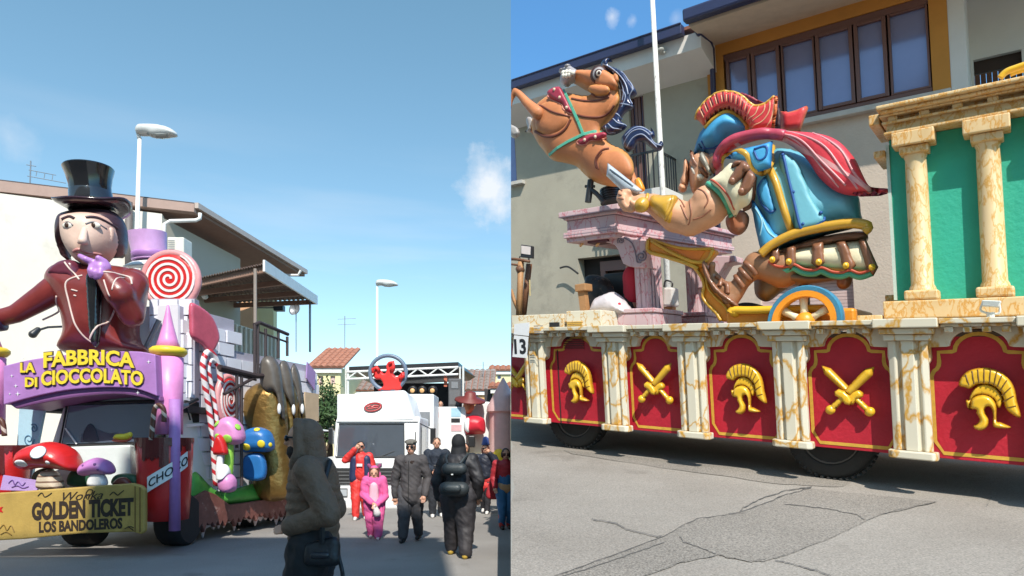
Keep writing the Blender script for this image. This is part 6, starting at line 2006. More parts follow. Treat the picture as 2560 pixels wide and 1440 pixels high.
for s_, (x0, y0, x1, y1), nm, bd in (('LA', (54, 932, 90, 907), 'lettering', .03), ('FABBRICA', (112, 921, 338, 882), 'lettering', .03), ('DI', (66, 968, 96, 944), 'lettering', .03), ('CIOCCOLATO', (106, 966, 360, 929), 'lettering', .03)):
    a, b = ps(x0, y0), ps(x1, y1)
    rise = (lambda u: .045 * math.sin(u * math.pi)) if len(s_) > 3 else None
    g = ar.add(nm, text(s_, fs, a[0] - .012, a[1] - .012, b[0] + .012, b[1] + .012, -.012, -.001, bold=bd + .035, curve=rise), M_DPURP)
    ar.add('letter_face', text(s_, fs, a[0], a[1], b[0], b[1], -.03, -.0125, bold=bd, curve=rise), M_YEL, parent=g)
star = []
for x, y, r in ((40, 965, 5), (30, 940, 4), (45, 985, 6), (372, 905, 5), (280, 925, 4), (345, 982, 5), (25, 985, 3), (60, 895, 3)):
    c = ps(x, y)
    k = r / F * YV
    star.append(prism(fs, [(c[0] + k * math.cos(i * math.pi / 4) * (1 if i % 2 == 0 else .22), c[1] + k * math.sin(i * math.pi / 4) * (1 if i % 2 == 0 else .22)) for i in range(8)], -.008, -.001))
ar.add('painted_star', join(*star), M_WHITEP)

# ---- towers
def tower(label, xc, Y):
    f_, p_ = FL(Y)
    t = Thing('candy_tower', label, 'tower', Vector((p_(xc, 0)[0], Y, 0)), group='pink candy towers')
    c = lambda y: Vector((p_(xc + 7, 0)[0], Y, p_(0, y)[1]))
    k = Y / F
    H = lambda y: p_(0, y)[1]
    t.add('spire', lathe([(29 * k, H(872)), (22 * k, H(850)), (13 * k, H(815)), (7 * k, H(785)), (3 * k, H(765)), (.01, H(762))], Vector((p_(xc - 4, 0)[0], Y, 0)), (0, 0, 1), 24), M_PINKT, smooth=True)
    t.add('gold_ring', lathe([(26 * k, H(893)), (36 * k, H(890)), (43 * k, H(882)), (43 * k, H(875)), (36 * k, H(869)), (27 * k, H(870))], Vector((p_(xc - 3, 0)[0], Y, 0)), (0, 0, 1), 28), M_YEL, smooth=True)
    t.add('drum', lathe([(31 * k, H(1086)), (31.5 * k, H(1000)), (33 * k, H(894))], Vector((p_(xc - 1, 0)[0], Y, 0)), (0, 0, 1), 28), M_PINKT, smooth=True)
    t.add('pipe', lathe([(13 * k, .35), (13 * k, H(1000))], Vector((p_(xc + 27, 0)[0], Y - .16, 0)), (0, 0, 1), 20), M_LILAC, smooth=True)
    return t


tower('pink candy tower with gold ring and spire at the right of the arch sign', 424, YV - .1)
tower('pink candy tower with gold ring cut by the left edge of the photo', -24, YV - .1)

# ---- golden ticket banner
FT = 8.9
ft, pt = FL(FT)
tk = Thing('ticket_banner', 'gold golden ticket banner across the front of the van', 'banner', ft(pt(180, 0)[0], 0, pt(0, 1350)[1]))
tk.add('board', prism(ft, [pt(*p) for p in [(-60, 1236), (100, 1225), (330, 1208), (352, 1214), (362, 1224), (362, 1328), (352, 1336), (330, 1330), (200, 1334), (60, 1348), (-60, 1354)]], 0, .08), M_TGOLD, bevel=.02)
tk.add('rim', join(*[tube([ft(*(lambda q: (q[0], -.004, q[1]))(pt(*p))) for p in l], .010, 5) for l in ([(350, 1218), (350, 1330)], [(338, 1216), (338, 1330)])]), mat('ticket_line', (.22, .13, .03), bump=0))
for s_, a, b, bd, sh in (('Wonka', (158, 1252), (258, 1231), .0, .4), ('GOLDEN TICKET', (80, 1302), (334, 1256), .05, 0), ('LOS BANDOLEROS', (98, 1332), (306, 1304), .04, 0)):
    p, q = pt(*a), pt(*b)
    tk.add('lettering', text(s_, lambda u, d, w, p=p: ft(u, d, w + (u - p[0]) * .05), p[0], p[1], q[0], q[1], -.006, -.001, bold=bd, shear=sh), mat('ticket_ink', (.03, .018, .012), bump=0))
swl = lambda l: tube([ft(*(lambda q: (q[0], -.004, q[1]))(pt(*p))) for p in spline(l, 5, False)], .007, 4)
tk.add('flourish', join(swl([(215, 1234), (222, 1224), (232, 1226), (228, 1236), (218, 1238), (216, 1246)]), swl([(275, 1238), (284, 1230), (294, 1238), (302, 1232), (310, 1226)]), swl([(95, 1240), (105, 1232), (112, 1242), (122, 1238), (130, 1232)]), swl([(312, 1322), (325, 1316), (335, 1320)]), swl([(320, 1316), (334, 1326)])), MATS['ticket_ink'])
tk.add('painted_burst', prism(ft, [(lambda c: (c[0] + .07 * math.cos(i * .628) * (1 if i % 2 else .45), c[1] + .07 * math.sin(i * .628) * (1 if i % 2 else .45)))(pt(-2, 1274)) for i in range(10)], -.006, -.001), MATS['red_paint'])
tk.add('edge_motif', join(swl([(0, 1322), (10, 1312), (18, 1326), (28, 1314), (36, 1330)]), swl([(2, 1336), (16, 1330), (30, 1338)])), MATS['ticket_line'])
ltk = Thing('small_ticket', 'lilac paper ticket leaning behind the gold banner at the left edge', 'ticket', ft(pt(45, 0)[0], .15, pt(0, 1225)[1]))
ltk.add('card', prism(ft, [pt(*p, .12) for p in [(0, 1225), (8, 1188), (98, 1202), (92, 1228)]], .12, .15), mat('ticket_lilac', (.42, .28, .56), rough=.6))
ltk.add('scribble', join(*[tube([ft(*(lambda q: (q[0], .113, q[1]))(pt(*p, .12))) for p in spline(l, 4, False)], .006, 4) for l in ([(22, 1208), (32, 1200), (38, 1212), (46, 1204), (56, 1214), (64, 1206)], [(30, 1218), (44, 1214), (58, 1220), (72, 1216)])]), mat('purple_ink', (.14, .06, .26), bump=0))

# ---- mushrooms and cups at the front
FM = 9.1
fm, pm = FL(FM)


def mushroom(label, cap, stem, capm, stemm, dots, Y=FM, dotm=None, group='painted mushrooms on the chocolate float', facef=None):
    f_, p_ = FL(Y) if facef is None else facef
    xs_ = [p[0] for p in cap]
    b = p_(sum(xs_) / len(xs_), max(p[1] for p in stem))
    t = Thing('mushroom', label, 'mushroom', f_(b[0], 0, b[1]), group=group)
    w = p_(max(xs_), 0)[0] - p_(min(xs_), 0)[0]
    t.add('cap', puff(f_, [p_(*p) for p in cap], 0, w * .38, R_=w * .3, back=1), capm, smooth=True)
    t.add('stem', puff(f_, [p_(*p) for p in stem], w * .02, w * .16, R_=w * .12, back=1), stemm, smooth=True)
    for x, y, r in dots:
        c = p_(x, y)
        k = r / F * Y
        # dots lie on the cap's bulge
        T = BVHTree.FromPolygons(*puff(f_, [p_(*p) for p in cap], 0, w * .38, R_=w * .3, back=1)[:2])
        V = (f_(0, 1, 0) - f_(0, 0, 0)).normalized()
        h = T.ray_cast(f_(c[0], -2, c[1]), V, 4)
        if h[0] is not None:
            n = h[1] if h[1].dot(V) < 0 else -h[1]
            t.add('dot', lathe([(k * .3, .012), (k * .8, .008), (k, -.004)], h[0], n, 16), dotm or M_WHITEP, smooth=True)
    return t


M_STEMB = streaked('stem_bark', (.58, .48, .36), (.20, .12, .08), 4, axis=(0, 1.57, 0), width=.3)
mushroom('large red mushroom with white dots on the front of the van', [(50, 1160), (56, 1130), (85, 1112), (125, 1104), (160, 1112), (185, 1132), (197, 1165), (190, 1178), (150, 1174), (100, 1170), (65, 1175)], [(96, 1222), (104, 1180), (138, 1180), (152, 1224)], M_REDP, M_STEMB, ((132, 1130, 19), (84, 1158, 14), (152, 1155, 6)))
mushroom('small lilac mushroom with a white stem beside the red mushroom', [(200, 1178), (208, 1160), (240, 1144), (270, 1152), (283, 1172), (278, 1186), (240, 1186), (208, 1190)], [(221, 1215), (228, 1186), (258, 1186), (264, 1215)], mat('mushroom_lilac', (.50, .20, .48), rough=.4), M_WHITEP, ((225, 1163, 3), (255, 1160, 4), (262, 1173, 3)), dotm=mat('dot_violet', (.16, .06, .22), bump=0))
for lab, o in (('dark green painted leaf bush behind the red mushroom stem', [(48, 1200), (60, 1178), (100, 1172), (110, 1215), (60, 1215)]), ('dark green painted leaf bush between the two mushrooms', [(140, 1215), (150, 1178), (195, 1172), (205, 1200), (190, 1218)]), ('dark green painted leaf bush right of the lilac mushroom', [(256, 1215), (262, 1190), (300, 1186), (322, 1195), (318, 1218)])):
    single('painted_bush', lab, 'bush', puff(fm, [pm(*p) for p in o], .25, .08), mat('bush_green', (.02, .09, .045), rough=.5), group='painted bushes at the van front', smooth=True)
stn = Thing('painted_rock', 'small brown painted rock at the right end of the gold banner', 'rock', fm(pm(290, 0)[0], .2, pm(0, 1215)[1]))
stn.add('rock', puff(fm, [pm(*p) for p in [(272, 1215), (280, 1198), (300, 1194), (315, 1205), (316, 1216)]], .12, .07), M_CHOC, smooth=True)


def cup(label, x0, x1, y0, y1, Y):
    f_, p_ = FL(Y)
    xc = (x0 + x1) / 2
    k = Y / F
    r = (x1 - x0) / 2 * k
    c = Vector((p_(xc, 0)[0], Y + r, 0))
    H = lambda y: p_(0, y)[1]
    t = Thing('chocolate_cup', label, 'cup', c + Vector((0, 0, H(y1))), group='red chocolate cups on the float')
    t.add('cup', lathe([(r * .86, H(y1)), (r * .93, H(y1 - 60)), (r * 1.0, H(y0 + 60)), (r * 1.02, H(y0 + 4)), (r * .95, H(y0))], c, (0, 0, 1), 36), M_REDP, smooth=True)
    dr = MB()
    rnd = random.Random(4)
    n = 40
    for i in range(n):
        a, b = 2 * math.pi * i / n, 2 * math.pi * (i + 1) / n
        l = H(y0) - .07 - .16 * rnd.random() ** 2 - (.22 if 28 <= i <= 33 else 0)
        rr = r * 1.045
        dr.add(([c + Vector((rr * math.cos(q), rr * math.sin(q), z)) for q, z in ((a, H(y0) + .01), (b, H(y0) + .01), (b, l + .03), ((a + b) / 2, l), (a, l + .03))], [(0, 1, 2, 3, 4)]))
    dr.add(lathe([(r * .2, H(y0) - .01), (r * 1.03, H(y0) + .012), (r * 1.045, H(y0) + .005)], c, (0, 0, 1), 36))
    t.add('chocolate_drip', dr.out(), mat('drip_brown', (.10, .012, .012), rough=.3))
    return t, c, r, H


cu, cc_, cr_, CH = cup('red chocolate cup with dripping rim and a white choco sash beside the pink tower', 310, 442, 1096, 1306, YV - .42)
# white sash with CHOCO wrapped round the cup
def wrap(u, d, w, a0=-1.62, c=cc_, r=cr_):
    q = a0 + u
    return Vector((c[0] + (r * 1.03 - d) * math.sin(q), c[1] - (r * 1.03 - d) * math.cos(q), w))


slope = .30
ru = lambda px_x: math.asin(max(-1, min(1, (W(px_x, 0, YV - .42)[0] - cc_[0]) / cr_))) + 1.62
ua, ub = ru(370), ru(441) - .05
za, zb_ = CH(1212), CH(1148)
N = 10
ms = MB()
for i in range(N):
    u0, u1 = ua + (ub - ua) * i / N, ua + (ub - ua) * (i + 1) / N
    z0, z1 = za + (zb_ - za) * i / N, za + (zb_ - za) * (i + 1) / N
    ms.add(hexa([wrap(u0, -.01, z0 - .11), wrap(u1, -.01, z1 - .11), wrap(u1, 0, z1 - .11), wrap(u0, 0, z0 - .11)], [wrap(u0, -.01, z0 + .11), wrap(u1, -.01, z1 + .11), wrap(u1, 0, z1 + .11), wrap(u0, 0, z0 + .11)]))
sa = cu.add('sash', ms.out(), M_WHITEP)
cu.add('lettering', text('CHOCO', lambda u, d, w: wrap(u, d, w + (u - ua) / (ub - ua) * (zb_ - za)), ua + .06, za - .06, ub - .02, za + .06, -.018, -.012, bold=.01), M_INK, parent=sa)
cup('red chocolate cup cut by the left edge of the photo', -80, 24, 1115, 1280, YV - .42)
for i, (l, r) in enumerate((([(380, 1100), (384, 1060), (388, 1025), (396, 1014), (406, 1016), (412, 1030), (412, 1055)], .035), ([(-10, 1110), (-8, 1060), (0, 1048), (10, 1058), (14, 1090)], .035))):
    P = [fm(p[0], -.02, p[1]) for p in [pm(*q) for q in spline(l, 5, False)]]
    single('candy_cane', ('brown striped candy cane standing in the red cup beside the tower', 'brown candy cane hooked at the left edge of the photo')[i], 'candy cane', tube(P, r, 10), streaked('cane_brown', (.10, .035, .02), (.55, .45, .38), 2.4, axis=(.5, .8, .2), width=.25, distort=.3), group='candy canes', smooth=True)
toy = Thing('toy_shoe', 'small yellow and red toy lying on the van dashboard ledge', 'toy', fm(pm(300, 0)[0], .0, pm(0, 1104)[1]))
toy.add('upper', puff(fm, [pm(*p) for p in [(280, 1098), (284, 1086), (305, 1084), (322, 1080), (326, 1090), (312, 1100)]], .05, .05), M_YEL, smooth=True)
toy.add('sole', puff(fm, [pm(*p) for p in [(278, 1104), (280, 1098), (312, 1099), (324, 1092), (322, 1100), (305, 1106)]], .05, .05), mat('toy_red', (.55, .10, .06)), smooth=True)

# ---- the gentleman: a plain carnival figure in a top hat and maroon coat
GY = 9.9
R, rp, AXD = None, None, Vector((0, 1, 0))
_fg, _pg = FL(GY)
R = lambda s, d, t: _fg(s, d, t)
rp = lambda x, y, d=0.: _pg(x, y, d)
FIG.clear()
gk = GY / F
gen = Thing('gentleman_figure', 'giant carnival gentleman figure in a black top hat and glossy maroon coat', 'statue', R(rp(262, 0)[0], 0, rp(0, 880)[1]))
gp = lambda d, *l: [rp(x, y, d) for x, y in l]


def gpuff(nm, l, d, th, m_, R_=None, parent=None, **k):
    return gen.add(nm, rec(puff(R, gp(d, *l), d, th, R_=R_, **k)), m_, smooth=True, parent=parent)


def gline(nm, ls, r, m_, parent=None, lift=.2):
    for l in ls:
        gen.add(nm, drape(spline(gp(-.3, *l), 7, False), 0, r, lift=lift), m_, smooth=True, parent=parent)


gpuff('coat', [(170, 885), (172, 830), (164, 785), (146, 752), (130, 722), (128, 696), (146, 668), (185, 655), (240, 662), (290, 664), (335, 676), (356, 705), (352, 760), (338, 815), (344, 850), (362, 885)], .1, .50, M_MAROON, R_=.55, back=1)
A_ = lambda x, y, d: R(*(lambda q: (q[0], d, q[1]))(rp(x, y, d)))
gen.add('left_sleeve', rec(remesh([capsule(A_(172, 700, -.05), 36 * gk, A_(110, 742, -.12), 30 * gk, 16), capsule(A_(110, 742, -.12), 30 * gk, A_(40, 785, -.2), 22 * gk, 16), capsule(A_(40, 785, -.2), 22 * gk, A_(-40, 805, -.3), 20 * gk, 16)], .03, 4)), M_MAROON, smooth=True)
gen.add('cuff', lathe([(.10, 0), (.17, .01), (.17, .1), (.10, .11)], A_(8, 798, -.24), A_(-40, 806, -.3) - A_(8, 798, -.24), 18), M_DPURP, smooth=True)
gen.add('right_sleeve', rec(remesh([capsule(A_(335, 705, -.1), 34 * gk, A_(330, 790, -.42), 28 * gk, 16), capsule(A_(330, 790, -.42), 28 * gk, A_(300, 735, -.60), 30 * gk, 16), capsule(A_(300, 735, -.60), 34 * gk, A_(268, 695, -.62), 24 * gk, 16), capsule(A_(330, 715, -.3), 38 * gk, A_(318, 770, -.5), 26 * gk, 14)], .03, 4)), M_MAROON, smooth=True)
gpuff('cravat', [(218, 700), (226, 680), (246, 680), (256, 700), (254, 780), (250, 850), (240, 868), (228, 850), (222, 780)], -.42, .09, M_HATB, R_=.06)
gpuff('collar', [(128, 690), (138, 668), (165, 652), (195, 655), (206, 680), (200, 712), (182, 700), (160, 700)], -.2, .16, mat('collar_plum', (.13, .025, .045), rough=.3, coat=.3), R_=.1)
gline('coat_piping', [[(210, 690), (175, 708), (182, 760), (196, 810), (212, 842), (232, 860)], [(276, 700), (288, 740), (278, 780), (262, 820), (246, 855)], [(275, 725), (295, 760), (318, 800)], [(168, 658), (185, 680), (206, 702)], [(300, 700), (340, 700), (352, 720)], [(70, 790), (110, 770), (140, 740)]], .014, M_PIPING)
gline('lapel_dart', [[(190, 728), (205, 732)], [(310, 720), (325, 760)], [(335, 705), (332, 745)], [(196, 742), (202, 744)]], .012, M_PIPING)
# hair, head, face
gpuff('hair', [(150, 600), (152, 560), (170, 535), (230, 525), (285, 530), (306, 560), (308, 610), (298, 638), (282, 645), (270, 620), (175, 615), (172, 650), (160, 640)], .12, .34, M_HAIRP, R_=.3, back=1.1)
gpuff('head', [(168, 570), (176, 545), (225, 536), (272, 545), (288, 575), (290, 610), (278, 640), (255, 664), (235, 672), (214, 666), (190, 645), (172, 610)], -.05, .42, M_FACE, R_=.30, back=.6)
gen.add('nose', rec(remesh([capsule(A_(212, 572, -.42), 7 * gk, A_(206, 602, -.56), 10 * gk, 12), ball(A_(214, 606, -.50), 7 * gk), ball(A_(199, 605, -.50), 6 * gk)], .014, 3)), M_FACE, smooth=True)
for x, y in ((188, 573), (244, 568)):
    p = drape(gp(-.3, (x, y), (x, y), (x, y)), 0, .001)[0][0]
    e_ = gen.add('eye', ball(p + Vector((0, .015, 0)), (14 * gk, .04, 8.5 * gk), 16, 10), M_IVORY, smooth=True)
    gen.add('iris', ball(p + Vector((.0, -.012, 0)), (6 * gk, .022, 6.5 * gk), 12, 8), mat('iris_brown', (.06, .03, .02), rough=.2), smooth=True, parent=e_)
gline('eyebrow', [[(172, 557), (188, 549), (203, 555)], [(228, 551), (246, 545), (262, 553)]], .022, M_HAIRP)
gline('eyelid', [[(174, 572), (188, 564), (202, 573)], [(230, 568), (244, 559), (259, 568)]], .012, MATS['nostril_grey'])
gline('lips', [[(196, 634), (212, 630), (226, 634), (244, 632)], [(202, 637), (214, 641), (232, 637)]], .022, mat('lip_rose', (.52, .22, .20), rough=.4))
gen.add('ear', rec(puff(R, gp(0, (284, 585), (290, 575), (297, 582), (296, 605), (288, 618), (283, 605)), -.12, .05)), M_FACE, smooth=True)
# gloved hand held under the chin: palm, four fingers, thumb
hd = [ball(A_(252, 668, -.66), (24 * gk, .10, 20 * gk), 14, 10), capsule(A_(262, 690, -.64), 16 * gk, A_(254, 672, -.66), 20 * gk, 12)]
for i, (x0, y0, x1, y1, x2, y2) in enumerate(((234, 656, 214, 648, 200, 640), (232, 664, 226, 676, 228, 690), (242, 666, 238, 682, 240, 694), (254, 668, 251, 684, 252, 694))):
    hd += [capsule(A_(x0, y0, -.70), 8 * gk, A_(x1, y1, -.76), 7.5 * gk, 10), capsule(A_(x1, y1, -.76), 7.5 * gk, A_(x2, y2, -.74), 6 * gk, 10)]
hd += [capsule(A_(262, 655, -.68), 8 * gk, A_(246, 645, -.74), 7 * gk, 10)]
gen.add('glove', rec(remesh(hd, .02, 2)), M_GLOVE, smooth=True)
# top hat
hc = A_(231, 528, .12)
ha = Vector((-.055, -.06, 1)).normalized()
hz_ = lambda y: (528 - y) * gk
ht = gen.add('hat_crown', lathe([(52 * gk, 0), (47.5 * gk, hz_(505)), (46 * gk, hz_(485)), (46.5 * gk, hz_(465)), (51 * gk, hz_(442)), (57 * gk, hz_(423)), (55 * gk, hz_(420)), (.02, hz_(422))], hc, ha, 36), M_HATB, smooth=True, angle=40)
gen.add('hat_band', lathe([(51 * gk, hz_(518)), (48.6 * gk, hz_(500)), (47.4 * gk, hz_(480)), (47 * gk, hz_(479))], hc, ha, 36), mat('band_black', (.02, .022, .026), rough=.08, coat=.6, bump=0), parent=ht, smooth=True)
n = 40
vv, ff = [], []
for j, (r_, dz) in enumerate(((50, .02), (66, -.01), (80, .0), (88, .03), (88, .055), (80, .03), (66, .02), (50, .05))):
    for k in range(n):
        a = 2 * math.pi * k / n
        curl = (abs(math.cos(a)) ** 4) * (r_ - 50) / 45 * .16
        vv.append(hc + Vector((r_ * gk * math.cos(a), r_ * gk * .9 * math.sin(a), dz + curl)))
for j in range(8):
    for k in range(n):
        ff.append((j * n + k, j * n + (k + 1) % n, ((j + 1) % 8) * n + (k + 1) % n, ((j + 1) % 8) * n + k))
gen.add('hat_brim', (vv, ff), mat('brim_plum', (.035, .014, .022), rough=.2, coat=.4, bump=0), parent=ht, smooth=True)
R, rp, AXD = R0_, rp0_, Vector(RD)

# ---- hat-shaped sweet and lollipop
def sw_thing(name, label, cat, Y, px, py):
    return Thing(name, label, cat, W(px, py, Y))


lh = sw_thing('lilac_hat', 'big lilac hat shaped decoration behind the large lollipop', 'hat', 11.6, 380, 670)
f_, p_ = FL(11.6)
k = 11.6 / F
lh.add('crown', lathe([(42 * k, 0), (40 * k, 20 * k), (42 * k, 45 * k), (45 * k, 66 * k), (.02, 70 * k)], W(376, 650, 11.6), Vector((-.08, -.1, 1)), 30), mat('hat_lilac', (.66, .38, .68), rough=.4, var=.2), smooth=True, angle=40)
lh.add('band', lathe([(42.5 * k, 2 * k), (41 * k, 14 * k), (41.2 * k, 18 * k)], W(376, 650, 11.6), Vector((-.08, -.1, 1)), 30), M_LILAC, smooth=True)
lh.add('brim', lathe([(42 * k, -6 * k), (62 * k, -10 * k), (64 * k, -6 * k), (42 * k, 3 * k)], W(378, 655, 11.6), Vector((-.08, -.25, 1)), 30), M_WHITEP, smooth=True)


def lolly(label, cx, cy, rx, ry, Y, fn, th, stick=None, turns=4.2):
    t = Thing('lollipop', label, 'lollipop', fn(cx, 0, cy - ry), group='red and white lollipops')
    n = 40
    P = [(cx + rx * math.cos(2 * math.pi * i / n), cy + ry * math.sin(2 * math.pi * i / n)) for i in range(n)]
    ds_ = puff(fn, P, 0, th, R_=rx * .25, back=1, smooth=False)
    t.add('disc', ds_, M_REDP, smooth=True)
    sw_ = []
    V = (fn(0, 1, 0) - fn(0, 0, 0)).normalized()
    m = MB()
    L_ = []
    for i in range(int(turns * 28) + 1):
        a = i / 28 * 2 * math.pi
        r = .07 + .90 * i / (turns * 28)
        wv = .045 if r < .93 else .03
        L_.append([(cx + rx * (r + s * wv) * math.cos(a), cy + ry * (r + s * wv) * math.sin(a)) for s in (-1, 1)])
    for p, q in zip(L_, L_[1:]):
        m.add(hexa([fn(*(p[0][0], -th - .012, p[0][1])), fn(p[1][0], -th - .012, p[1][1]), fn(q[1][0], -th - .012, q[1][1]), fn(q[0][0], -th - .012, q[0][1])],
                   [fn(p[0][0], -th * .3, p[0][1]), fn(p[1][0], -th * .3, p[1][1]), fn(q[1][0], -th * .3, q[1][1]), fn(q[0][0], -th * .3, q[0][1])]))
    t.add('white_spiral', m.out(), mat('spiral_white', (.76, .68, .66), rough=.35))
    t.add('rim', tube([fn(x, 0, z) for x, z in P], th * .9, 8, closed=True), mat('spiral_rose', (.66, .30, .30), rough=.35), smooth=True)
    if stick:
        t.add('stick', tube([fn(cx, 0, cy - ry * .98), fn(cx + stick[0], 0, cy - ry - stick[1])], .035, 10), M_WHITEP, smooth=True)
    return t


f_, p_ = FL(10.6)
c = p_(428, 700)
lolly('large red and white spiral lollipop beside the gentleman figure', c[0], c[1], 67 * 10.6 / F, 67 * 10.6 / F, 10.6, f_, .07, (0, .8))

# ---- castle wall along the street
cx0, cy0 = W(462, 1300, 10.4)[0], 10.4
SU = Vector((.30, 1, 0)).normalized()           # the float stands a little askew in the street
ND = Vector((SU[1], -SU[0], 0))                 # out of the wall, towards the road


def LFk(k, d, z):
    return Vector((cx0, cy0, 0)) + SU * k - ND * d + Vector((0, 0, z))


def lk(px, py, d=0.):
    X = (px - CX) / F
    bx, by = cx0 - ND[0] * d, cy0 - ND[1] * d
    k = (bx - X * by) / (X * SU[1] - SU[0])
    Y = by + k * SU[1]
    return (k, CZ + (HZ - py) / F * Y)


lkp = lambda l, d=0.: [lk(x, y, d) for x, y in l]
M_BRICKW = mat('painted_white_brick', (.70, .69, .74), rough=.6, var=.12, scale=3, bump=.15, stain=((.46, .42, .52), 2.2, .62))
M_MORT = mat('painted_mortar', (.36, .34, .40), rough=.8)
cas = Thing('castle_wall', 'white painted brick castle wall along the side of the chocolate float', 'wall', LFk(0, 0, .6))
kE = lk(798, 1000)[0]
z0_, z1_ = .75, lk(470, 765)[1]
zt_at = lambda k: z1_ if k < 1.2 else (z1_ - .55 if k < 3.4 else z1_ - .75)
cas.add('backing', join(box(LFk, -.05, 1.2, .05, .3, z0_, z1_ - .02), box(LFk, 1.2, 3.4, .05, .3, z0_, z1_ - .57), box(LFk, 3.4, kE, .05, .3, z0_, z1_ - .77)), M_MORT)
cas.add('front_return', box(LFk, -.09, -.051, .05, 1.7, z0_, z1_), M_BRICKW)
bh, bw = .24, .40
rows = int((z1_ - z0_) / bh)
rb = random.Random(2)
for r in range(rows):
    x = -.05 - (bw / 2 if r % 2 else 0)
    while x < kE:
        a, b = max(x, -.05), min(x + bw, kE)
        z = z0_ + r * bh
        if b - a > .08 and z + bh <= zt_at((a + b) / 2) + .06:
            e_ = rb.uniform(-.012, .012)
            cas.add('brick', box(LFk, a + .014, b - .014, e_, .052, z + .014, z + bh - .014), M_BRICKW)
        x += bw
rr = MB()
fw = Thing('front_castle_wall', 'white brick wall face behind the lollipop and the spire', 'wall', W(430, 860, 10.45))
ffc, pfc = FL(10.45)
zz0, zz1 = 2.35, pfc(0, 745)[1]
fw.add('backing', box(ffc, pfc(372, 0)[0], pfc(486, 0)[0] - .02, .05, .2, zz0, zz1), M_MORT)
for r in range(int((zz1 - zz0) / .27)):
    for j in range(3):
        a = pfc(372, 0)[0] + j * .32 - (.16 if r % 2 else 0)
        b = min(a + .32, pfc(486, 0)[0] - .03)
        a = max(a, pfc(372, 0)[0])
        if b - a > .06:
            fw.add('brick', box(ffc, a + .012, b - .012, rb.uniform(-.01, .01), .052, zz0 + r * .27 + .012, zz0 + (r + 1) * .27 - .012), M_BRICKW)
rod = single('grey_lever', 'grey metal bar leaning against the brick face left of the spire', 'bar', tube([W(365, 870, 10.2), W(398, 800, 10.2)], .04, 8), M_METALG)
# green bank and chocolate drips
bank = Thing('painted_bank', 'green painted grass bank with dripping chocolate skirt along the float side', 'bank', LFk(2, -.2, .3))
bank.add('grass', puff(LFk, lkp([(468, 1262), (466, 1200), (474, 1175), (490, 1178), (505, 1190), (525, 1212), (550, 1228), (590, 1222), (640, 1208), (690, 1196), (735, 1190), (760, 1196), (760, 1240), (690, 1256), (600, 1264), (540, 1260)], -.12), -.10, .10, R_=.12), M_GREENP, smooth=True)
drip = [(466, 1300), (466, 1262), (490, 1240), (515, 1226), (540, 1236), (575, 1262), (620, 1256), (680, 1246), (740, 1236), (760, 1240)]
low = []
for i in range(46):
    x = 760 - (760 - 466) * i / 45
    yb = 1266 + (760 - x) * .17
    low.append((x, yb + (0 if i % 2 else rb.uniform(5, 24))))
bank.add('chocolate_skirt', prism(LFk, lkp(drip + low, -.24), -.24, -.16), mat('skirt_brown', (.20, .075, .060), rough=.5, var=.45, scale=6, stain=((.58, .45, .40), 7, .58)), bevel=.01)
low2 = [(x, y + rb.uniform(2, 16)) for x, y in low]
bank.add('drip_fringe', prism(LFk, lkp([(466, 1290), (560, 1272), (660, 1256), (760, 1244)] + low2, -.18), -.155, -.12), mat('drip_pale', (.52, .40, .36), rough=.5, var=.3, scale=9), bevel=.01)
# objects on the bank
wrp = Thing('wrapped_sweet', 'big dark pink wrapped sweet hanging on the castle wall beside the lollipop', 'sweet', LFk(*(lambda q: (q[0], -.2, q[1]))(lk(510, 880, -.2))))
wrp.add('wrapper', puff(LFk, lkp([(470, 765), (478, 757), (500, 768), (525, 790), (540, 822), (544, 850), (530, 878), (520, 884), (500, 862), (474, 842), (470, 800)], -.2), -.22, .05, R_=.06), mat('wrapper_rose', (.52, .09, .14), rough=.3, var=.25, coat=.3), smooth=True)
cane = lambda l, r, nm, lab, d=-.25: single(nm, lab, 'candy cane', tube([LFk(p[0], d, p[1]) for p in spline(lkp(l, d), 6, False)], r, 8), streaked('cane_red', (.74, .70, .70), (.50, .02, .03), 2.2, axis=(.6, .9, .3), width=.4, distort=.2), group='candy canes', smooth=True)
cane([(540, 1215), (532, 1100), (522, 1020), (512, 960), (507, 915), (514, 886), (524, 880), (536, 892), (548, 925), (552, 960)], .05, 'candy_cane', 'tall red and white hooked candy cane beside the small lollipop')
cane([(545, 1120), (540, 1030), (528, 960), (522, 920), (528, 900), (538, 905)], .035, 'candy_cane', 'thinner red and white candy cane inside the taller one')
c = lk(565, 1000, -.2)
rxk = abs(lk(593, 1000, -.2)[0] - lk(540, 1000, -.2)[0]) / 2
lolly('smaller red and white lollipop on the float side above the pink mushroom', c[0], c[1], rxk, 56 / F * 11.4, 11.4, lambda k, d, z: LFk(k, d - .24, z), .06, (0, .7), turns=4)
M_MPINK = mat('mushroom_pink', (.62, .24, .48), rough=.4)
M_LIME = mat('lime_green', (.30, .60, .08), rough=.4)
M_MBLUE = mat('mushroom_blue', (.02, .14, .38), rough=.4)
FKM = (lambda k, d, z: LFk(k, d - .5, z), lambda x, y, d=0.: lk(x, y, d - .5))
mushroom('pink mushroom with lime green dots and a lime stem', [(538, 1098), (540, 1065), (560, 1044), (585, 1044), (605, 1065), (612, 1095), (600, 1110), (570, 1112), (548, 1108)], [(560, 1190), (566, 1110), (582, 1108), (580, 1190)], M_MPINK, M_LIME, ((550, 1060, 10), (602, 1068, 9), (580, 1098, 12), (556, 1092, 8)), Y=10.65, dotm=M_LIME)
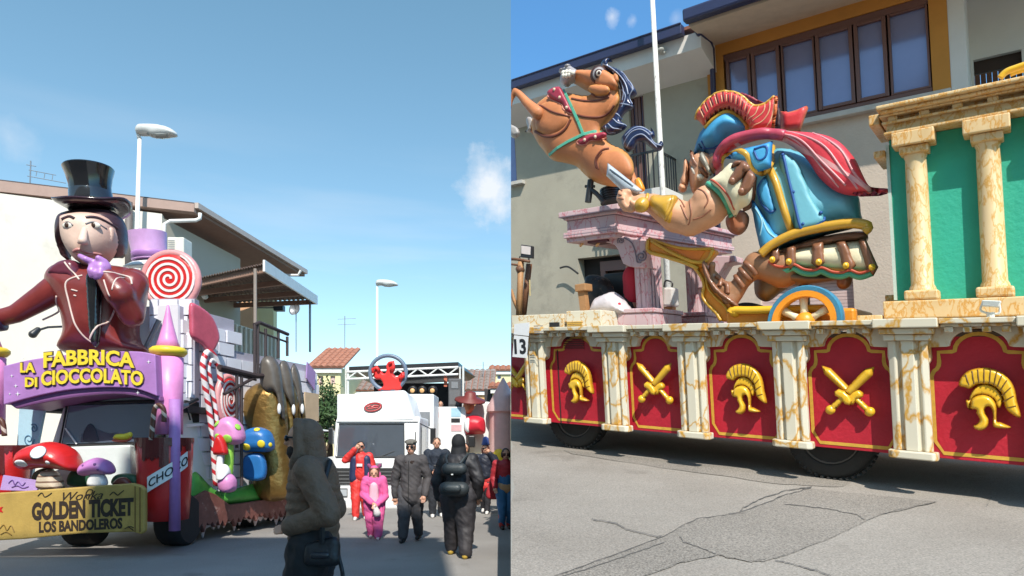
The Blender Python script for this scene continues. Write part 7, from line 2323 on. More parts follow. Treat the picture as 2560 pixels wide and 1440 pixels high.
mushroom('blue mushroom with yellow dots near the gold columns', [(606, 1120), (608, 1085), (622, 1072), (650, 1068), (674, 1078), (684, 1100), (684, 1122), (668, 1130), (630, 1130), (612, 1132)], [(610, 1195), (612, 1140), (658, 1138), (662, 1196)], M_MBLUE, M_MBLUE, ((626, 1118, 11), (664, 1110, 10), (650, 1074, 8), (682, 1112, 6)), Y=11.35, dotm=M_YEL)
mushroom('small red mushroom tucked beneath the pink mushroom', [(534, 1134), (536, 1105), (548, 1086), (562, 1100), (570, 1132), (560, 1138), (544, 1138)], [(540, 1190), (544, 1138), (556, 1138), (556, 1190)], M_REDP, M_WHITEP, (), Y=10.45)
gnm = Thing('painted_pot', 'small pink and white painted pot at the foot of the lime stem', 'pot', LFk(*(lambda q: (q[0], -.6, q[1]))(lk(565, 1230, -.6))))
gnm.add('pot', puff(LFk, lkp([(556, 1228), (552, 1205), (560, 1186), (574, 1184), (584, 1200), (582, 1226), (570, 1232)], -.6), -.6, .14, back=1), M_MPINK, smooth=True)
gnm.add('pot_rim', puff(LFk, lkp([(548, 1200), (552, 1175), (562, 1160), (572, 1170), (574, 1190), (560, 1196)], -.6), -.58, .10, back=1), M_WHITEP, smooth=True)
# gold chocolate columns: gold body, dark chocolate dome
for i, (o, dk_) in enumerate((([(642, 1240), (630, 1100), (606, 1040), (610, 990), (640, 960), (690, 955), (715, 1000), (722, 1120), (730, 1236)], [(652, 960), (650, 915), (662, 892), (682, 892), (700, 918), (708, 980), (712, 1050), (700, 1030), (690, 985), (670, 985)]),
                              ([(700, 1236), (705, 1100), (706, 985), (730, 960), (744, 1000), (748, 1120), (752, 1232)], [(694, 940), (700, 908), (714, 902), (728, 930), (736, 990), (736, 1055), (726, 1010), (712, 985)]),
                              ([(740, 1232), (742, 1100), (744, 1000), (756, 980), (764, 1040), (766, 1120), (768, 1228)], [(722, 950), (732, 912), (742, 918), (752, 950), (757, 1005), (755, 1055), (746, 1005), (738, 970)]))):
    fcol, pcol = FL((11.9, 12.4, 12.8)[i])
    t = Thing('chocolate_column', ('widest gold column with dark chocolate top nearest the blue mushroom', 'middle gold column with dark chocolate top on the float side', 'farthest gold column with dark chocolate top by the hooded person')[i], 'column', fcol(pcol(*o[0])[0], 0, pcol(*o[0])[1]), group='gold chocolate columns')
    t.add('gold_body', puff(fcol, [pcol(*q) for q in o], 0, .28 if i == 0 else .16), M_CGOLD, smooth=True)
    t.add('chocolate_dome', puff(fcol, [pcol(*q, -.14) for q in dk_], -.14, .18, R_=.16), M_CDARK, smooth=True)
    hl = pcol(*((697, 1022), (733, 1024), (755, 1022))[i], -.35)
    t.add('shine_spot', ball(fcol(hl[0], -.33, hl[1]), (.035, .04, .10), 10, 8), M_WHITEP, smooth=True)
# steel frame
frm = Thing('steel_scaffold', 'dark brown steel railing and platform on the float side', 'railing', LFk(*(lambda q: (q[0], -.4, q[1]))(lk(600, 1220, -.4))))
bar = lambda l, r=.03, d=-.42: tube([LFk(p[0], d, p[1]) for p in lkp(l, d)], r, 8)
frm.add('platform', join(bar([(548, 918), (640, 940), (690, 938)], .05), bar([(548, 926), (640, 950)], .02), bar([(640, 942), (560, 985)], .03)), M_FRAME)
for l in ([(604, 940), (604, 1215)], [(592, 932), (592, 1120)], [(637, 940), (637, 810)], [(645, 938), (645, 806)], [(664, 900), (664, 822)], [(696, 895), (696, 830)], [(718, 890), (718, 842)]):
    frm.add('upright', bar(l, .028), M_FRAME)
frm.add('handrail', join(bar([(636, 812), (648, 806), (720, 836)], .035), bar([(648, 830), (720, 856)], .02)), M_FRAME)
wn_ = Thing('side_window', 'dark window with a pale ledge in the brick wall by the tower', 'window', LFk(*(lambda q: (q[0], -.02, q[1]))(lk(478, 1065, -.02))))
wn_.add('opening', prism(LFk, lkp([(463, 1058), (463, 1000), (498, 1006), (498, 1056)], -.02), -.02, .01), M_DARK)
wn_.add('ledge', prism(LFk, lkp([(458, 1068), (458, 1060), (504, 1058), (504, 1064)], -.04), -.10, .01), M_WHITEP)
gull = Thing('loudspeaker', 'small grey loudhailer with black trim sticking out beside the pink tower', 'loudspeaker', W(460, 1030, 9.6))
gull.add('horn', lathe([(.03, 0), (.05, .1), (.12, .26), (.11, .26), (.02, .1)], W(470, 1012, 9.8), Vector((-.5, -1, -.3)), 16), M_METALG, smooth=True)
gull.add('bracket', join(tube([W(466, 1012, 9.9), W(494, 998, 10.1)], .03, 6), tube([W(466, 1016, 9.9), W(476, 1050, 10.0)], .015, 6)), M_BLACK)
for lab, l, m_, nm in (('purple pennant on the rear end of the castle wall', [(768, 905), (788, 930), (786, 975), (766, 945)], mat('pennant_purple', (.34, .22, .44), rough=.6), 'pennant'), ('beige board on the rear end of the castle wall', [(762, 980), (796, 985), (796, 1052), (762, 1056)], mat('board_beige', (.52, .38, .24), rough=.7), 'board')):
    single(nm, lab, nm, prism(LFk, lkp(l, -.06), -.07, -.04), m_)
# ================================================================ WHITE TRUCK FLOAT
YT = 16.
fq_, pq = FL(YT)
M_TRW = mat('truck_white', (.76, .76, .75), rough=.35, var=.05, scale=2)
M_TRWS = glass('truck_windscreen', (.14, .16, .19))
M_GRILL = mat('grille_black', (.03, .03, .03), rough=.5)
Q = lambda l, f=pq, d=0.: [f(x, y, d) for x, y in l]
tk_ = Thing('parade_truck', 'white cab over truck with a roof spoiler facing the viewer down the street', 'truck', W(940, 1268, YT))
x0, x1 = pq(832, 0)[0], pq(1046, 0)[0]
tk_.add('cab', join(prism(lambda d, x, z: fq_(x, d, z), [(0, pq(0, 1245)[1]), (.02, pq(0, 1150)[1]), (.22, pq(0, 1052)[1]), (.4, pq(0, 1040)[1]), (2.0, pq(0, 1040)[1]), (2.0, pq(0, 1245)[1])], x0, x1)), M_TRW, bevel=.05)
w_ = tk_.add('windscreen', hexa([fq_(*p) for p in ((pq(840, 0)[0], .022, pq(0, 1141)[1]), (pq(1010, 0)[0], .022, pq(0, 1140)[1]), (pq(1010, 0)[0], .04, pq(0, 1141)[1]), (pq(840, 0)[0], .04, pq(0, 1141)[1]))], [fq_(*p) for p in ((pq(844, 0)[0], .196, pq(0, 1062)[1]), (pq(1006, 0)[0], .196, pq(0, 1060)[1]), (pq(1006, 0)[0], .216, pq(0, 1060)[1]), (pq(844, 0)[0], .216, pq(0, 1062)[1]))]), M_TRWS)
tk_.add('wiper', join(*[tube([fq_(pq(a, 0)[0], .005, pq(0, 1142)[1]), fq_(pq(b, 0)[0], -.005 + .05, pq(0, 1128)[1])], .012, 5) for a, b in ((880, 915), (950, 985))]), M_BLACK)
for s_ in (1, 0):
    a = pq((836, 1012)[s_], 0)[0]
    b = pq((842, 1022)[s_], 0)[0]
    tk_.add('door_post', hexa([fq_(a, .018, pq(0, 1141)[1]), fq_(b, .018, pq(0, 1141)[1]), fq_(b, .03, pq(0, 1141)[1]), fq_(a, .03, pq(0, 1141)[1])], [fq_(a, .19, pq(0, 1060)[1]), fq_(b, .19, pq(0, 1060)[1]), fq_(b, .2, pq(0, 1060)[1]), fq_(a, .2, pq(0, 1060)[1])]), M_TRW)
sp_o = [(843, 1050), (850, 1030), (862, 990), (872, 982), (995, 975), (1006, 980), (1022, 1000), (1038, 1044), (1036, 1050)]
spo = tk_.add('spoiler', hexa([fq_(*p) for p in ((pq(843, 0)[0], .2, pq(0, 1051)[1]), (pq(1034, 0)[0], .2, pq(0, 1048)[1]), (pq(1034, 0)[0], 1.7, pq(0, 1048)[1]), (pq(843, 0)[0], 1.7, pq(0, 1051)[1]))], [fq_(*p) for p in ((pq(868, 0)[0], .75, pq(0, 980)[1] + .06), (pq(1000, 0)[0], .75, pq(0, 973)[1] + .06), (pq(1016, 0)[0], 1.7, pq(0, 985)[1]), (pq(850, 0)[0], 1.7, pq(0, 990)[1]))]), M_TRW, bevel=.08)
# oval emblem and aerial on the spoiler
ec = pq(933, 1018, .42)
em = tk_.add('oval_emblem', prism(lambda x, d, z: fq_(x, d + (z - ec[1]) * .72, z), [(ec[0] + .235 * math.cos(q), ec[1] + .135 * math.sin(q) + .02 * math.cos(q)) for q in np.linspace(0, 6.283, 28, endpoint=False)], .40, .47), mat('emblem_brown', (.10, .05, .045), rough=.4))
tk_.add('emblem_ring', tube([fq_(ec[0] + .20 * math.cos(q), .395 + .105 * math.sin(q) * .72, ec[1] + .105 * math.sin(q) + .02 * math.cos(q)) for q in np.linspace(0, 6.283, 28, endpoint=False)], .016, 6, closed=True), mat('emblem_red', (.50, .03, .035), rough=.4), parent=em)
tk_.add('emblem_script', join(tube([fq_(ec[0] + u, .39 + v_ * .72, ec[1] + v_) for u, v_ in ((-.14, .0), (-.08, .03), (-.03, .0), (.03, .035), (.10, .03), (.15, .02))], .022, 5), tube([fq_(ec[0] + u, .39 + v_ * .72, ec[1] + v_) for u, v_ in ((-.12, -.04), (-.03, -.035), (.05, -.02), (.13, -.02))], .018, 5)), MATS['emblem_red'], parent=em)
tk_.add('aerial', join(tube([fq_(pq(1001, 0)[0], .45, pq(0, 1042)[1]), fq_(pq(1004, 0)[0], .5, pq(0, 1022)[1]), fq_(pq(1003, 0)[0], .5, pq(0, 1006)[1])], .014, 5), box(fq_, pq(994, 0)[0], pq(1008, 0)[0], .34, .44, pq(0, 1045)[1], pq(0, 1037)[1])), M_BLACK)
tk_.add('brand_plate', box(fq_, pq(925, 0)[0], pq(955, 0)[0], -.008, .005, pq(0, 1166)[1], pq(0, 1158)[1]), M_METALG)
gr = tk_.add('grille', box(fq_, pq(838, 0)[0], pq(1030, 0)[0], -.02, .012, pq(0, 1212)[1], pq(0, 1172)[1]), M_GRILL)
for i in range(4):
    tk_.add('grille_slat', box(fq_, pq(842, 0)[0], pq(1026, 0)[0], -.035, -.021, pq(0, 1208 - i * 9)[1], pq(0, 1205 - i * 9)[1]), mat('slat_grey', (.12, .12, .12), rough=.4), parent=gr)
bu = tk_.add('bumper', box(fq_, pq(830, 0)[0], pq(1044, 0)[0], -.14, .3, pq(0, 1272)[1], pq(0, 1214)[1]), M_TRW, bevel=.05)
for a, b in ((840, 872), (990, 1022)):
    h_ = tk_.add('headlight', box(fq_, pq(a, 0)[0], pq(b, 0)[0], -.16, -.141, pq(0, 1239)[1], pq(0, 1222)[1]), mat('headlight_glass', (.42, .45, .47), rough=.08, bump=0))
    tk_.add('headlight_bezel', tube([fq_(pq(x, 0)[0], -.155, pq(0, y)[1]) for x, y in ((a, 1240), (b, 1240), (b, 1221), (a, 1221))], .014, 5, closed=True), M_GRILL, parent=h_)
    tk_.add('fog_lamp', box(fq_, pq(a + 3, 0)[0], pq(b - 3, 0)[0], -.155, -.141, pq(0, 1262)[1], pq(0, 1250)[1]), MATS['headlight_glass'])
tk_.add('number_plate', box(fq_, pq(915, 0)[0], pq(960, 0)[0], -.15, -.141, pq(0, 1246)[1], pq(0, 1236)[1]), M_WHITEP)
for x, yy in ((848, .9), (1030, .9), (848, 5.5), (1030, 5.5)):
    c = Vector((pq(x, 0)[0], YT + yy, .46))
    wq = tk_.add('wheel', lathe([(.25, -.14), (.40, -.15), (.46, -.1), (.46, .1), (.40, .15), (.25, .14)], c, (1, 0, 0), 22), M_TYRE, smooth=True, angle=40)
    tk_.add('hub', lathe([(.02, -.1), (.25, -.12), (.25, .12), (.02, .1)], c, (1, 0, 0), 14), M_METALG, parent=wq)
for xa, xb in ((1076, 1088), (822, 831)):
    mi = tk_.add('mirror', box(fq_, pq(xa, 0)[0], pq(xb, 0)[0], -.05, .12, pq(0, 1110)[1], pq(0, 1070)[1]), M_BLACK, bevel=.02)
    tk_.add('mirror_arm', tube([fq_(pq(xa, 0)[0], .05, pq(0, 1072)[1]), fq_(pq(1046 if xa > 1000 else 834, 0)[0], .3, pq(0, 1058)[1])], .015, 5), M_BLACK, parent=mi)
# open passenger door on the left
dr_ = tk_.add('open_door', join(hexa([fq_(pq(832, 0)[0], .25, pq(0, 1225)[1]), fq_(pq(803, 0)[0], -.25, pq(0, 1222)[1]), fq_(pq(803, 0)[0] + .02, -.2, pq(0, 1222)[1]), fq_(pq(832, 0)[0], .3, pq(0, 1225)[1])], [fq_(pq(832, 0)[0], .25, pq(0, 1140)[1]), fq_(pq(803, 0)[0], -.25, pq(0, 1146)[1]), fq_(pq(803, 0)[0] + .02, -.2, pq(0, 1146)[1]), fq_(pq(832, 0)[0], .3, pq(0, 1140)[1])]),
                                 tube([fq_(pq(803, 0)[0], -.22, pq(0, 1146)[1]), fq_(pq(801, 0)[0], -.22, pq(0, 1080)[1]), fq_(pq(804, 0)[0], -.2, pq(0, 1076)[1]), fq_(pq(828, 0)[0], .2, pq(0, 1078)[1]), fq_(pq(832, 0)[0], .27, pq(0, 1140)[1])], .03, 6)), M_TRW)
tk_.add('side_window', hexa([fq_(x1 + .004, .5, pq(0, 1138)[1]), fq_(x1 + .012, .5, pq(0, 1138)[1]), fq_(x1 + .012, 1.5, pq(0, 1138)[1]), fq_(x1 + .004, 1.5, pq(0, 1138)[1])], [fq_(x1 + .004, .55, pq(0, 1065)[1]), fq_(x1 + .012, .55, pq(0, 1065)[1]), fq_(x1 + .012, 1.5, pq(0, 1065)[1]), fq_(x1 + .004, 1.5, pq(0, 1065)[1])]), M_TRWS)
# body behind the cab
YB = YT + 2.15
fB, pB = FL(YB)
tk_.add('box_body', box(fB, pB(842, 0)[0], pB(1085, 0)[0], 0, 1.2, .7, pB(0, 985)[1]), M_TRW, bevel=.04)
tk_.add('exhaust_panel', box(fB, pB(1035, 0)[0], pB(1075, 0)[0], -.06, -.002, pB(0, 1060)[1], pB(0, 1030)[1]), M_METALG)
fC, pC = FL(YB + 1.3)
tk_.add('trailer_front', box(fC, pC(1085, 0)[0], pC(1165, 0)[0], 0, .12, .7, pC(0, 1017)[1]), M_TRW, bevel=.02)
tk_.add('trailer_bed', box(fC, pC(848, 0)[0], pC(1165, 0)[0], .125, 6.0, .8, 1.3), M_TRW)
for lab_, l, m_ in (('poster', (1128, 1020, 1152, 1042), mat('poster_blue', (.36, .56, .66), rough=.6)), ('poster', (1128, 1046, 1150, 1056), M_INK), ('poster', (1128, 1062, 1154, 1078), mat('poster_pink', (.60, .36, .38), rough=.6)), ('sticker', (1088, 1030, 1097, 1044), M_REDP)):
    tk_.add(lab_, box(fC, pC(l[0], 0)[0], pC(l[2], 0)[0], -.012, -.001, pC(0, l[3])[1], pC(0, l[1])[1]), m_)

# red lily emblem in a ring on the cab roof
YR = YT + 1.2
fR, pR = FL(YR)
ly = Thing('lily_emblem', 'big red lily emblem inside a grey ring on the truck roof', 'emblem', fR(pR(970, 0)[0], 0, pR(0, 978)[1]))
cR = pR(970, 932)
kR = YR / F
ly.add('ring', tube([fR(cR[0] + 45 * kR * math.cos(q), 0, cR[1] + 43 * kR * math.sin(q)) for q in np.linspace(0, 6.283, 40, endpoint=False)], .055, 8, closed=True), mat('ring_blue_grey', (.14, .19, .26), rough=.4), smooth=True)
M_LILY = mat('lily_red', (.70, .03, .025), rough=.5, bump=0)
ly.add('petals', puff(fR, [pR(*p) for p in [(958, 965), (953, 950), (940, 948), (934, 940), (936, 926), (944, 922), (952, 926), (960, 934), (966, 928), (966, 912), (974, 904), (986, 908), (988, 922), (984, 934), (992, 942), (1004, 934), (1010, 944), (1004, 958), (1000, 975), (945, 976)]], 0, .07, R_=.03, back=1), M_LILY, smooth=True)
for l in ([(-34, -2), (-36, 8), (-26, 12), (-20, 4)], [(30, -14), (40, -10), (38, 0)], [(4, 22), (14, 26), (16, 12), (8, 6)]):
    ly.add('curl', tube([fR(cR[0] + x * kR, -.10, cR[1] + y * kR) for x, y in l], .05, 6), M_LILY, smooth=True)
ly.add('support', tube([fR(cR[0], .05, pR(0, 985)[1]), fR(cR[0], .05, cR[1])], .04, 6), M_BLACK)

# stage roof with truss on the trailer
YS = YB + 2.2
fS, pS = FL(YS)
sg = Thing('stage_rig', 'black canopy on a silver truss over the trailer behind the truck cab', 'stage', fS(pS(1020, 0)[0], 0, 1.3))
xl, xr = pS(868, 0)[0], pS(1146, 0)[0]
sg.add('canopy', hexa([fS(xl, 0, pS(0, 932)[1]), fS(xr, 0, pS(0, 917)[1]), fS(xr + .05, 4.5, pS(0, 917)[1]), fS(xl, 4.5, pS(0, 932)[1])], [fS(xl, 0, pS(0, 917)[1]), fS(xr, 0, pS(0, 905)[1]), fS(xr + .3, 4.5, pS(0, 905)[1]), fS(xl, 4.5, pS(0, 917)[1])]), M_BLACK)
ch = MB()
zt_b = lambda u: pS(0, 930 - 12 * u)[1]
zb_b = lambda u: pS(0, 948 - 12 * u)[1]
ch.add(tube([fS(xl, -.03, zt_b(0)), fS(xr, -.03, zt_b(1))], .035, 8)).add(tube([fS(xl, -.03, zb_b(0)), fS(xr, -.03, zb_b(1))], .035, 8))
sg.add('truss_chord', ch.out(), M_LAMPP)
n = 11
for i in range(n):
    u0, u1 = i / n, (i + 1) / n
    a, b = xl + (xr - xl) * u0, xl + (xr - xl) * u1
    sg.add('truss_brace', tube([fS(a, -.03, zt_b(u0) if i % 2 else zb_b(u0)), fS(b, -.03, zb_b(u1) if i % 2 else zt_b(u1))], .024, 6), M_LAMPP)
for x in (870, 1158):
    xx = pS(x, 0)[0]
    sg.add('mast', join(tube([fS(xx, -.0, 1.3), fS(xx, -.0, pS(0, 915)[1])], .035, 6), tube([fS(xx - .12, .2, 1.3), fS(xx - .12, .2, pS(0, 915)[1])], .03, 6)), M_LAMPP)
sg.add('back_drop', box(fS, xl + .1, xr - .05, 3.5, 3.6, 1.3, pS(0, 932)[1]), mat('drape_black', (.02, .02, .024), rough=.9))
for i, x in enumerate((1030, 1054, 1080)):
    st_ = sg.add('stage_lamp', lathe([(.03, .2), (.12, .16), (.16, -.05), (.13, -.1), (.02, -.08)], fS(pS(x, 0)[0], .2, pS(0, 974)[1]), Vector((0, 1, .4)), 14), M_BLACK, smooth=True)
    sg.add('lamp_face', ball(fS(pS(x, 0)[0], .08, pS(0, 974)[1] - .03), (.08, .03, .08), 10, 6), mat('lamp_amber', (.75, .42, .18)), parent=st_, smooth=True)
sg.add('hanging_cloth', join(box(fS, pS(1108, 0)[0], pS(1116, 0)[0], .2, .3, pS(0, 965)[1], pS(0, 938)[1])), mat('cloth_rust', (.55, .16, .09), rough=.8))
for i, (a, b, y0, y1) in enumerate(((1124, 1156, 950, 1018),)):
    sp = Thing('loudspeaker_stack', 'tall dark grey loudspeaker stack at the right front of the truck stage', 'loudspeaker', fS(pS(1140, 0)[0], -.4, 1.4))
    sp.add('cabinet', box(fS, pS(a, 0)[0], pS(b, 0)[0], -.45, .3, 1.4, pS(0, y0)[1]), mat('speaker_grey', (.09, .09, .095), rough=.6), bevel=.03)
    sp.add('grille', box(fS, pS(a + 3, 0)[0], pS(b - 3, 0)[0], -.462, -.451, pS(0, y1 - 4)[1], pS(0, y0 + 28)[1]), mat('speaker_mesh', (.13, .13, .135), rough=.8))
    sp.add('horn', box(fS, pS(a + 8, 0)[0], pS(b - 8, 0)[0], -.465, -.451, pS(0, y0 + 24)[1], pS(0, y0 + 8)[1]), M_METALG)

# white castle float farther behind, with the red figure on it
YF = 20.
fF, pF = FL(YF)
wc_ = Thing('castle_float', 'white castle shaped float far behind at the right of the truck', 'float', W(1205, 1180, YF))
wc_.add('wall', prism(fF, [pF(*p) for p in [(1160, 1180), (1160, 1030), (1175, 1020), (1190, 1012), (1215, 1004), (1240, 1006), (1248, 1030), (1250, 1180)]], 0, 2.0), M_TRW, bevel=.04)
wc_.add('tower', lathe([(.45, 0), (.42, 1.2), (.52, 1.25), (.5, 1.4), (.02, 2.3)], W(1258, 1130, YF - .2), (0, 0, 1), 16), mat('castle_pink', (.66, .42, .40), rough=.5), smooth=True, angle=40, side=-1)
wc_.add('base', prism(fF, [pF(*p) for p in [(1150, 1215), (1150, 1150), (1268, 1150), (1268, 1215)]], -.3, 2.0), M_YELW, bevel=.04)
wc_.add('pole', tube([W(1239, 1150, YF - .5), W(1248, 1034, YF - .5)], .06, 6), mat('pole_brown', (.36, .17, .09), rough=.6))
wc_.add('bush_lamp', puff(fF, [pF(*p) for p in [(1236, 1160), (1236, 1128), (1252, 1118), (1264, 1130), (1262, 1160)]], -.5, .2), M_YEL, smooth=True)
wc_.add('loudhailer', box(fF, pF(1174, 0)[0], pF(1190, 0)[0], -.6, -.3, pF(0, 1118)[1], pF(0, 1090)[1]), M_BLACK, bevel=.03)
rf_ = Thing('costumed_figure', 'carnival figure with a wide dark red hat and red cloak on the castle float', 'statue', W(1195, 1090, YF - .4))
rf_.add('hat', lathe([(.02, .28), (.16, .24), (.20, .08), (.46, .02), (.48, -.03), (.1, -.04)], W(1175, 1000, YF - .4), Vector((.1, -.3, 1)), 20), mat('hat_dark_red', (.16, .025, .02), rough=.5), smooth=True)
rf_.add('head', puff(fF, [pF(*p) for p in [(1166, 1004), (1182, 1002), (1188, 1020), (1178, 1036), (1166, 1034), (1160, 1018)]], -.4, .2), mat('figure_orange', (.62, .22, .10), rough=.5), smooth=True)
rf_.add('cloak', puff(fF, [pF(*p) for p in [(1165, 1085), (1164, 1050), (1180, 1040), (1200, 1042), (1213, 1052), (1214, 1082), (1196, 1086)]], -.4, .35), mat('cloak_red', (.58, .02, .04), rough=.45), smooth=True)
rf_.add('sash', puff(fF, [pF(*p) for p in [(1164, 1056), (1174, 1046), (1182, 1060), (1176, 1082), (1166, 1076)]], -.62, .12), M_WHITEP, smooth=True)

# trim on the truck cab
M_SEAM = mat('panel_gap', (.10, .10, .10), rough=.6, bump=0)
tk_.add('panel_seam', box(fq_, pq(836, 0)[0], pq(1042, 0)[0], -.006, .012, pq(0, 1171)[1], pq(0, 1170)[1]), M_SEAM)
tk_.add('door_seam', tube([fq_(x1 + .003, .35, pq(0, 1240)[1]), fq_(x1 + .003, .35, pq(0, 1150)[1]), fq_(x1 + .003, .45, pq(0, 1060)[1])], .012, 4), M_SEAM)
tk_.add('roof_lip', tube([fq_(pq(836, 0)[0], .2, pq(0, 1052)[1]), fq_(pq(1042, 0)[0], .2, pq(0, 1052)[1])], .03, 6), M_TRW)
tk_.add('windscreen_seal', tube([fq_(pq(a, 0)[0], d, pq(0, y)[1]) for a, d, y in ((839, .012, 1142), (1011, .012, 1142), (1007, .19, 1059), (843, .19, 1059))], .018, 5, closed=True), M_GRILL)
for a in (834, 1026):
    tk_.add('indicator', box(fq_, pq(a, 0)[0], pq(a + 8, 0)[0], -.16, -.141, pq(0, 1238)[1], pq(0, 1223)[1]), mat('indicator_orange', (.62, .20, .02), rough=.2))
tk_.add('spare_grab', tube([fq_(pq(1030, 0)[0], .1, pq(0, 1140)[1]), fq_(pq(1038, 0)[0], .04, pq(0, 1120)[1]), fq_(pq(1036, 0)[0], .16, pq(0, 1080)[1])], .014, 6), M_GRILL)
tk_.add('seat_back', box(fq_, pq(880, 0)[0], pq(915, 0)[0], .06, .07, pq(0, 1136)[1], pq(0, 1105)[1]), mat('seat_grey', '#3a4250'))
# ================================================================ PEOPLE
M_PSKIN = mat('person_skin', '#c8967c', rough=.55, var=.08, bump=.05)
M_SHADES = mat('sunglass_black', (.01, .01, .012), rough=.1, bump=0)
M_SHOEW = mat('shoe_white', (.68, .66, .64), rough=.5)
M_SHOEB = mat('shoe_black', (.02, .02, .022), rough=.5)


class Fig:
    """A person: joints in metres from the feet, a to the viewer's right when facing the viewer at yaw 0, b forward."""

    def __init__(self, label, x, y, H, yaw, side=0, skin=None):
        self.H, self.side = H, side
        self.o = Vector((x, y, 0))
        q = math.radians(yaw)
        self.fw = Vector((math.sin(q), -math.cos(q), 0))
        self.rt = Vector((math.cos(q), math.sin(q), 0))
        self.t = Thing('person', label, 'person', self.o, side=side)
        self.skin = skin or M_PSKIN

    def P(self, a, b, c):
        return self.o + (self.rt * a + self.fw * b + Vector((0, 0, c))) * self.H

    def cap(self, p, r0, q, r1, n=12):
        return capsule(self.P(*p), r0 * self.H, self.P(*q), r1 * self.H, n)

    def body(self, feet, hands, elbows, head=(0, .012, .925), lean=0., childk=1.):
        """feet / hands / elbows: left and right (a, b, c) in heights"""
        H = self.H
        self.feet, self.hands, self.elbows, self.hd = feet, hands, elbows, head
        self.sh = [(-.108, lean, .80), (.108, lean, .80)]
        self.hip = [(-.052, 0, .50), (.052, 0, .50)]
        self.knee = [tuple((self.hip[i][j] + feet[i][j]) / 2 + (.025 if j == 1 else 0) for j in range(3)) for i in (0, 1)]
        S = []
        C = self.cap
        S += [C((0, 0, .53), .085, (0, lean * .6, .66), .078, 16), C((0, lean * .6, .66), .078, (0, lean, .765), .085, 16), C((-.05, lean, .77), .066, (.05, lean, .77), .066), C((0, lean, .79), .042, head[:2] + (.87,), .032)]
        for i in (0, 1):
            S += [C(self.sh[i], .042, elbows[i], .030), C(elbows[i], .028, hands[i], .019), C(self.hip[i], .072, self.knee[i], .045), C(self.knee[i], .043, (feet[i][0], feet[i][1], feet[i][2] + .045), .026),
                  C((feet[i][0], feet[i][1] - .02, feet[i][2] + .02), .022, (feet[i][0], feet[i][1] + .07, feet[i][2] + .014), .018)]
            # hand: palm, four fingers of different length, thumb
            h, e = Vector(hands[i]), Vector(elbows[i])
            d = (h - e).normalized()
            sd = d.cross(Vector((0, 1, 0)))
            sd = sd.normalized() if sd.length > .1 else Vector((1, 0, 0))
            S.append(C(tuple(h), .018, tuple(h + d * .035), .022))
            for k, l in enumerate((.036, .044, .041, .032)):
                q = h + d * .045 + sd * (k - 1.5) * .012
                S += [C(tuple(q), .0068, tuple(q + d * l * .55), .006, 8), C(tuple(q + d * l * .55), .006, tuple(q + d * l * .9 + Vector((0, .012, 0))), .005, 8)]
            q = h + d * .015 + sd * -.022
            S.append(C(tuple(q), .0075, tuple(q + d * .03 - sd * .012 + Vector((0, .01, 0))), .006, 8))
        hx, hy, hzz = head
        k = childk
        self.k = k
        S += [ball(self.P(hx, hy, hzz + .012 * k), (.046 * H * k, .056 * H * k, .060 * H * k), 16, 12, (self.rt, self.fw, Vector((0, 0, 1)))), ball(self.P(hx, hy + .012 * k, hzz - .03 * k), (.034 * H * k, .042 * H * k, .040 * H * k), 14, 10, (self.rt, self.fw, Vector((0, 0, 1)))),
              capsule(self.P(hx, hy + .050 * k, hzz + .012 * k), .006 * H * k, self.P(hx, hy + .062 * k, hzz - .010 * k), .010 * H * k, 8)]
        for s in (-1, 1):
            S.append(ball(self.P(hx + s * .047 * k, hy - .004, hzz - .002), (.007 * H * k, .014 * H * k, .018 * H * k), 8, 6, (self.rt, self.fw, Vector((0, 0, 1)))))
        self.body_o = self.t.add('body', remesh(S, .0095, 2), self.skin, smooth=True)
        for s in (-1, 1):
            self.t.add('eye', ball(self.P(hx + s * .018 * k, hy + .049 * k, hzz + .008 * k), .0075 * H * k, 8, 6), mat('eye_dark', (.02, .015, .012), rough=.2), smooth=True, parent=self.body_o)
        self.t.add('mouth', capsule(self.P(hx - .012 * k, hy + .051 * k, hzz - .036 * k), .0035 * H, self.P(hx + .012 * k, hy + .051 * k, hzz - .036 * k), .0035 * H, 6), mat('lips', (.35, .12, .10), rough=.5), smooth=True, parent=self.body_o)
        return self

    def top(self, m, hem=.50, fold=.013, loose=1.15, name='jacket', sleeve=1., flare=0., sleeve_loose=1.35, sleeve_end=.93):
        C = self.cap
        l = loose
        S = [C((0, 0, hem + .07), .09 * l + flare, (0, 0, .66), .086 * l, 18), C((0, 0, .66), .086 * l, (0, 0, .765), .088 * l, 18), C((-.055, 0, .775), .066 * l, (.055, 0, .775), .066 * l), C((-.04, .0, hem + .03), .06 * l + flare, (.04, .0, hem + .03), .06 * l + flare), C((0, 0, .80), .05 * l, (0, .004, .835), .047)]
        for i in (0, 1):
            e, h = Vector(self.elbows[i]), Vector(self.hands[i])
            if sleeve > .1:
                S += [C(self.sh[i], .05 * l, tuple(e), .032 * sleeve_loose)]
                if sleeve > .6:
                    S += [C(tuple(e), .032 * sleeve_loose, tuple(e + (h - e) * sleeve_end), .026 * sleeve_loose)]
        return self.t.add(name, remesh(S, .012, 3, disp=fold, dscale=10), m, smooth=True)

    def legs(self, m, loose=1.12, name='trousers', bottom=.045, waist=.56):
        C = self.cap
        S = [C((-.03, 0, waist), .07 * loose, (.03, 0, waist), .07 * loose)]
        for i in (0, 1):
            f = self.feet[i]
            a = Vector(self.knee[i])
            b = Vector((f[0], f[1], f[2] + bottom + .012))
            S += [C(self.hip[i], .076 * loose, tuple(a), .052 * loose), C(tuple(a), .052 * loose, tuple(b), .038 * loose)]
        return self.t.add(name, remesh(S, .012, 3, disp=.012, dscale=10), m, smooth=True)

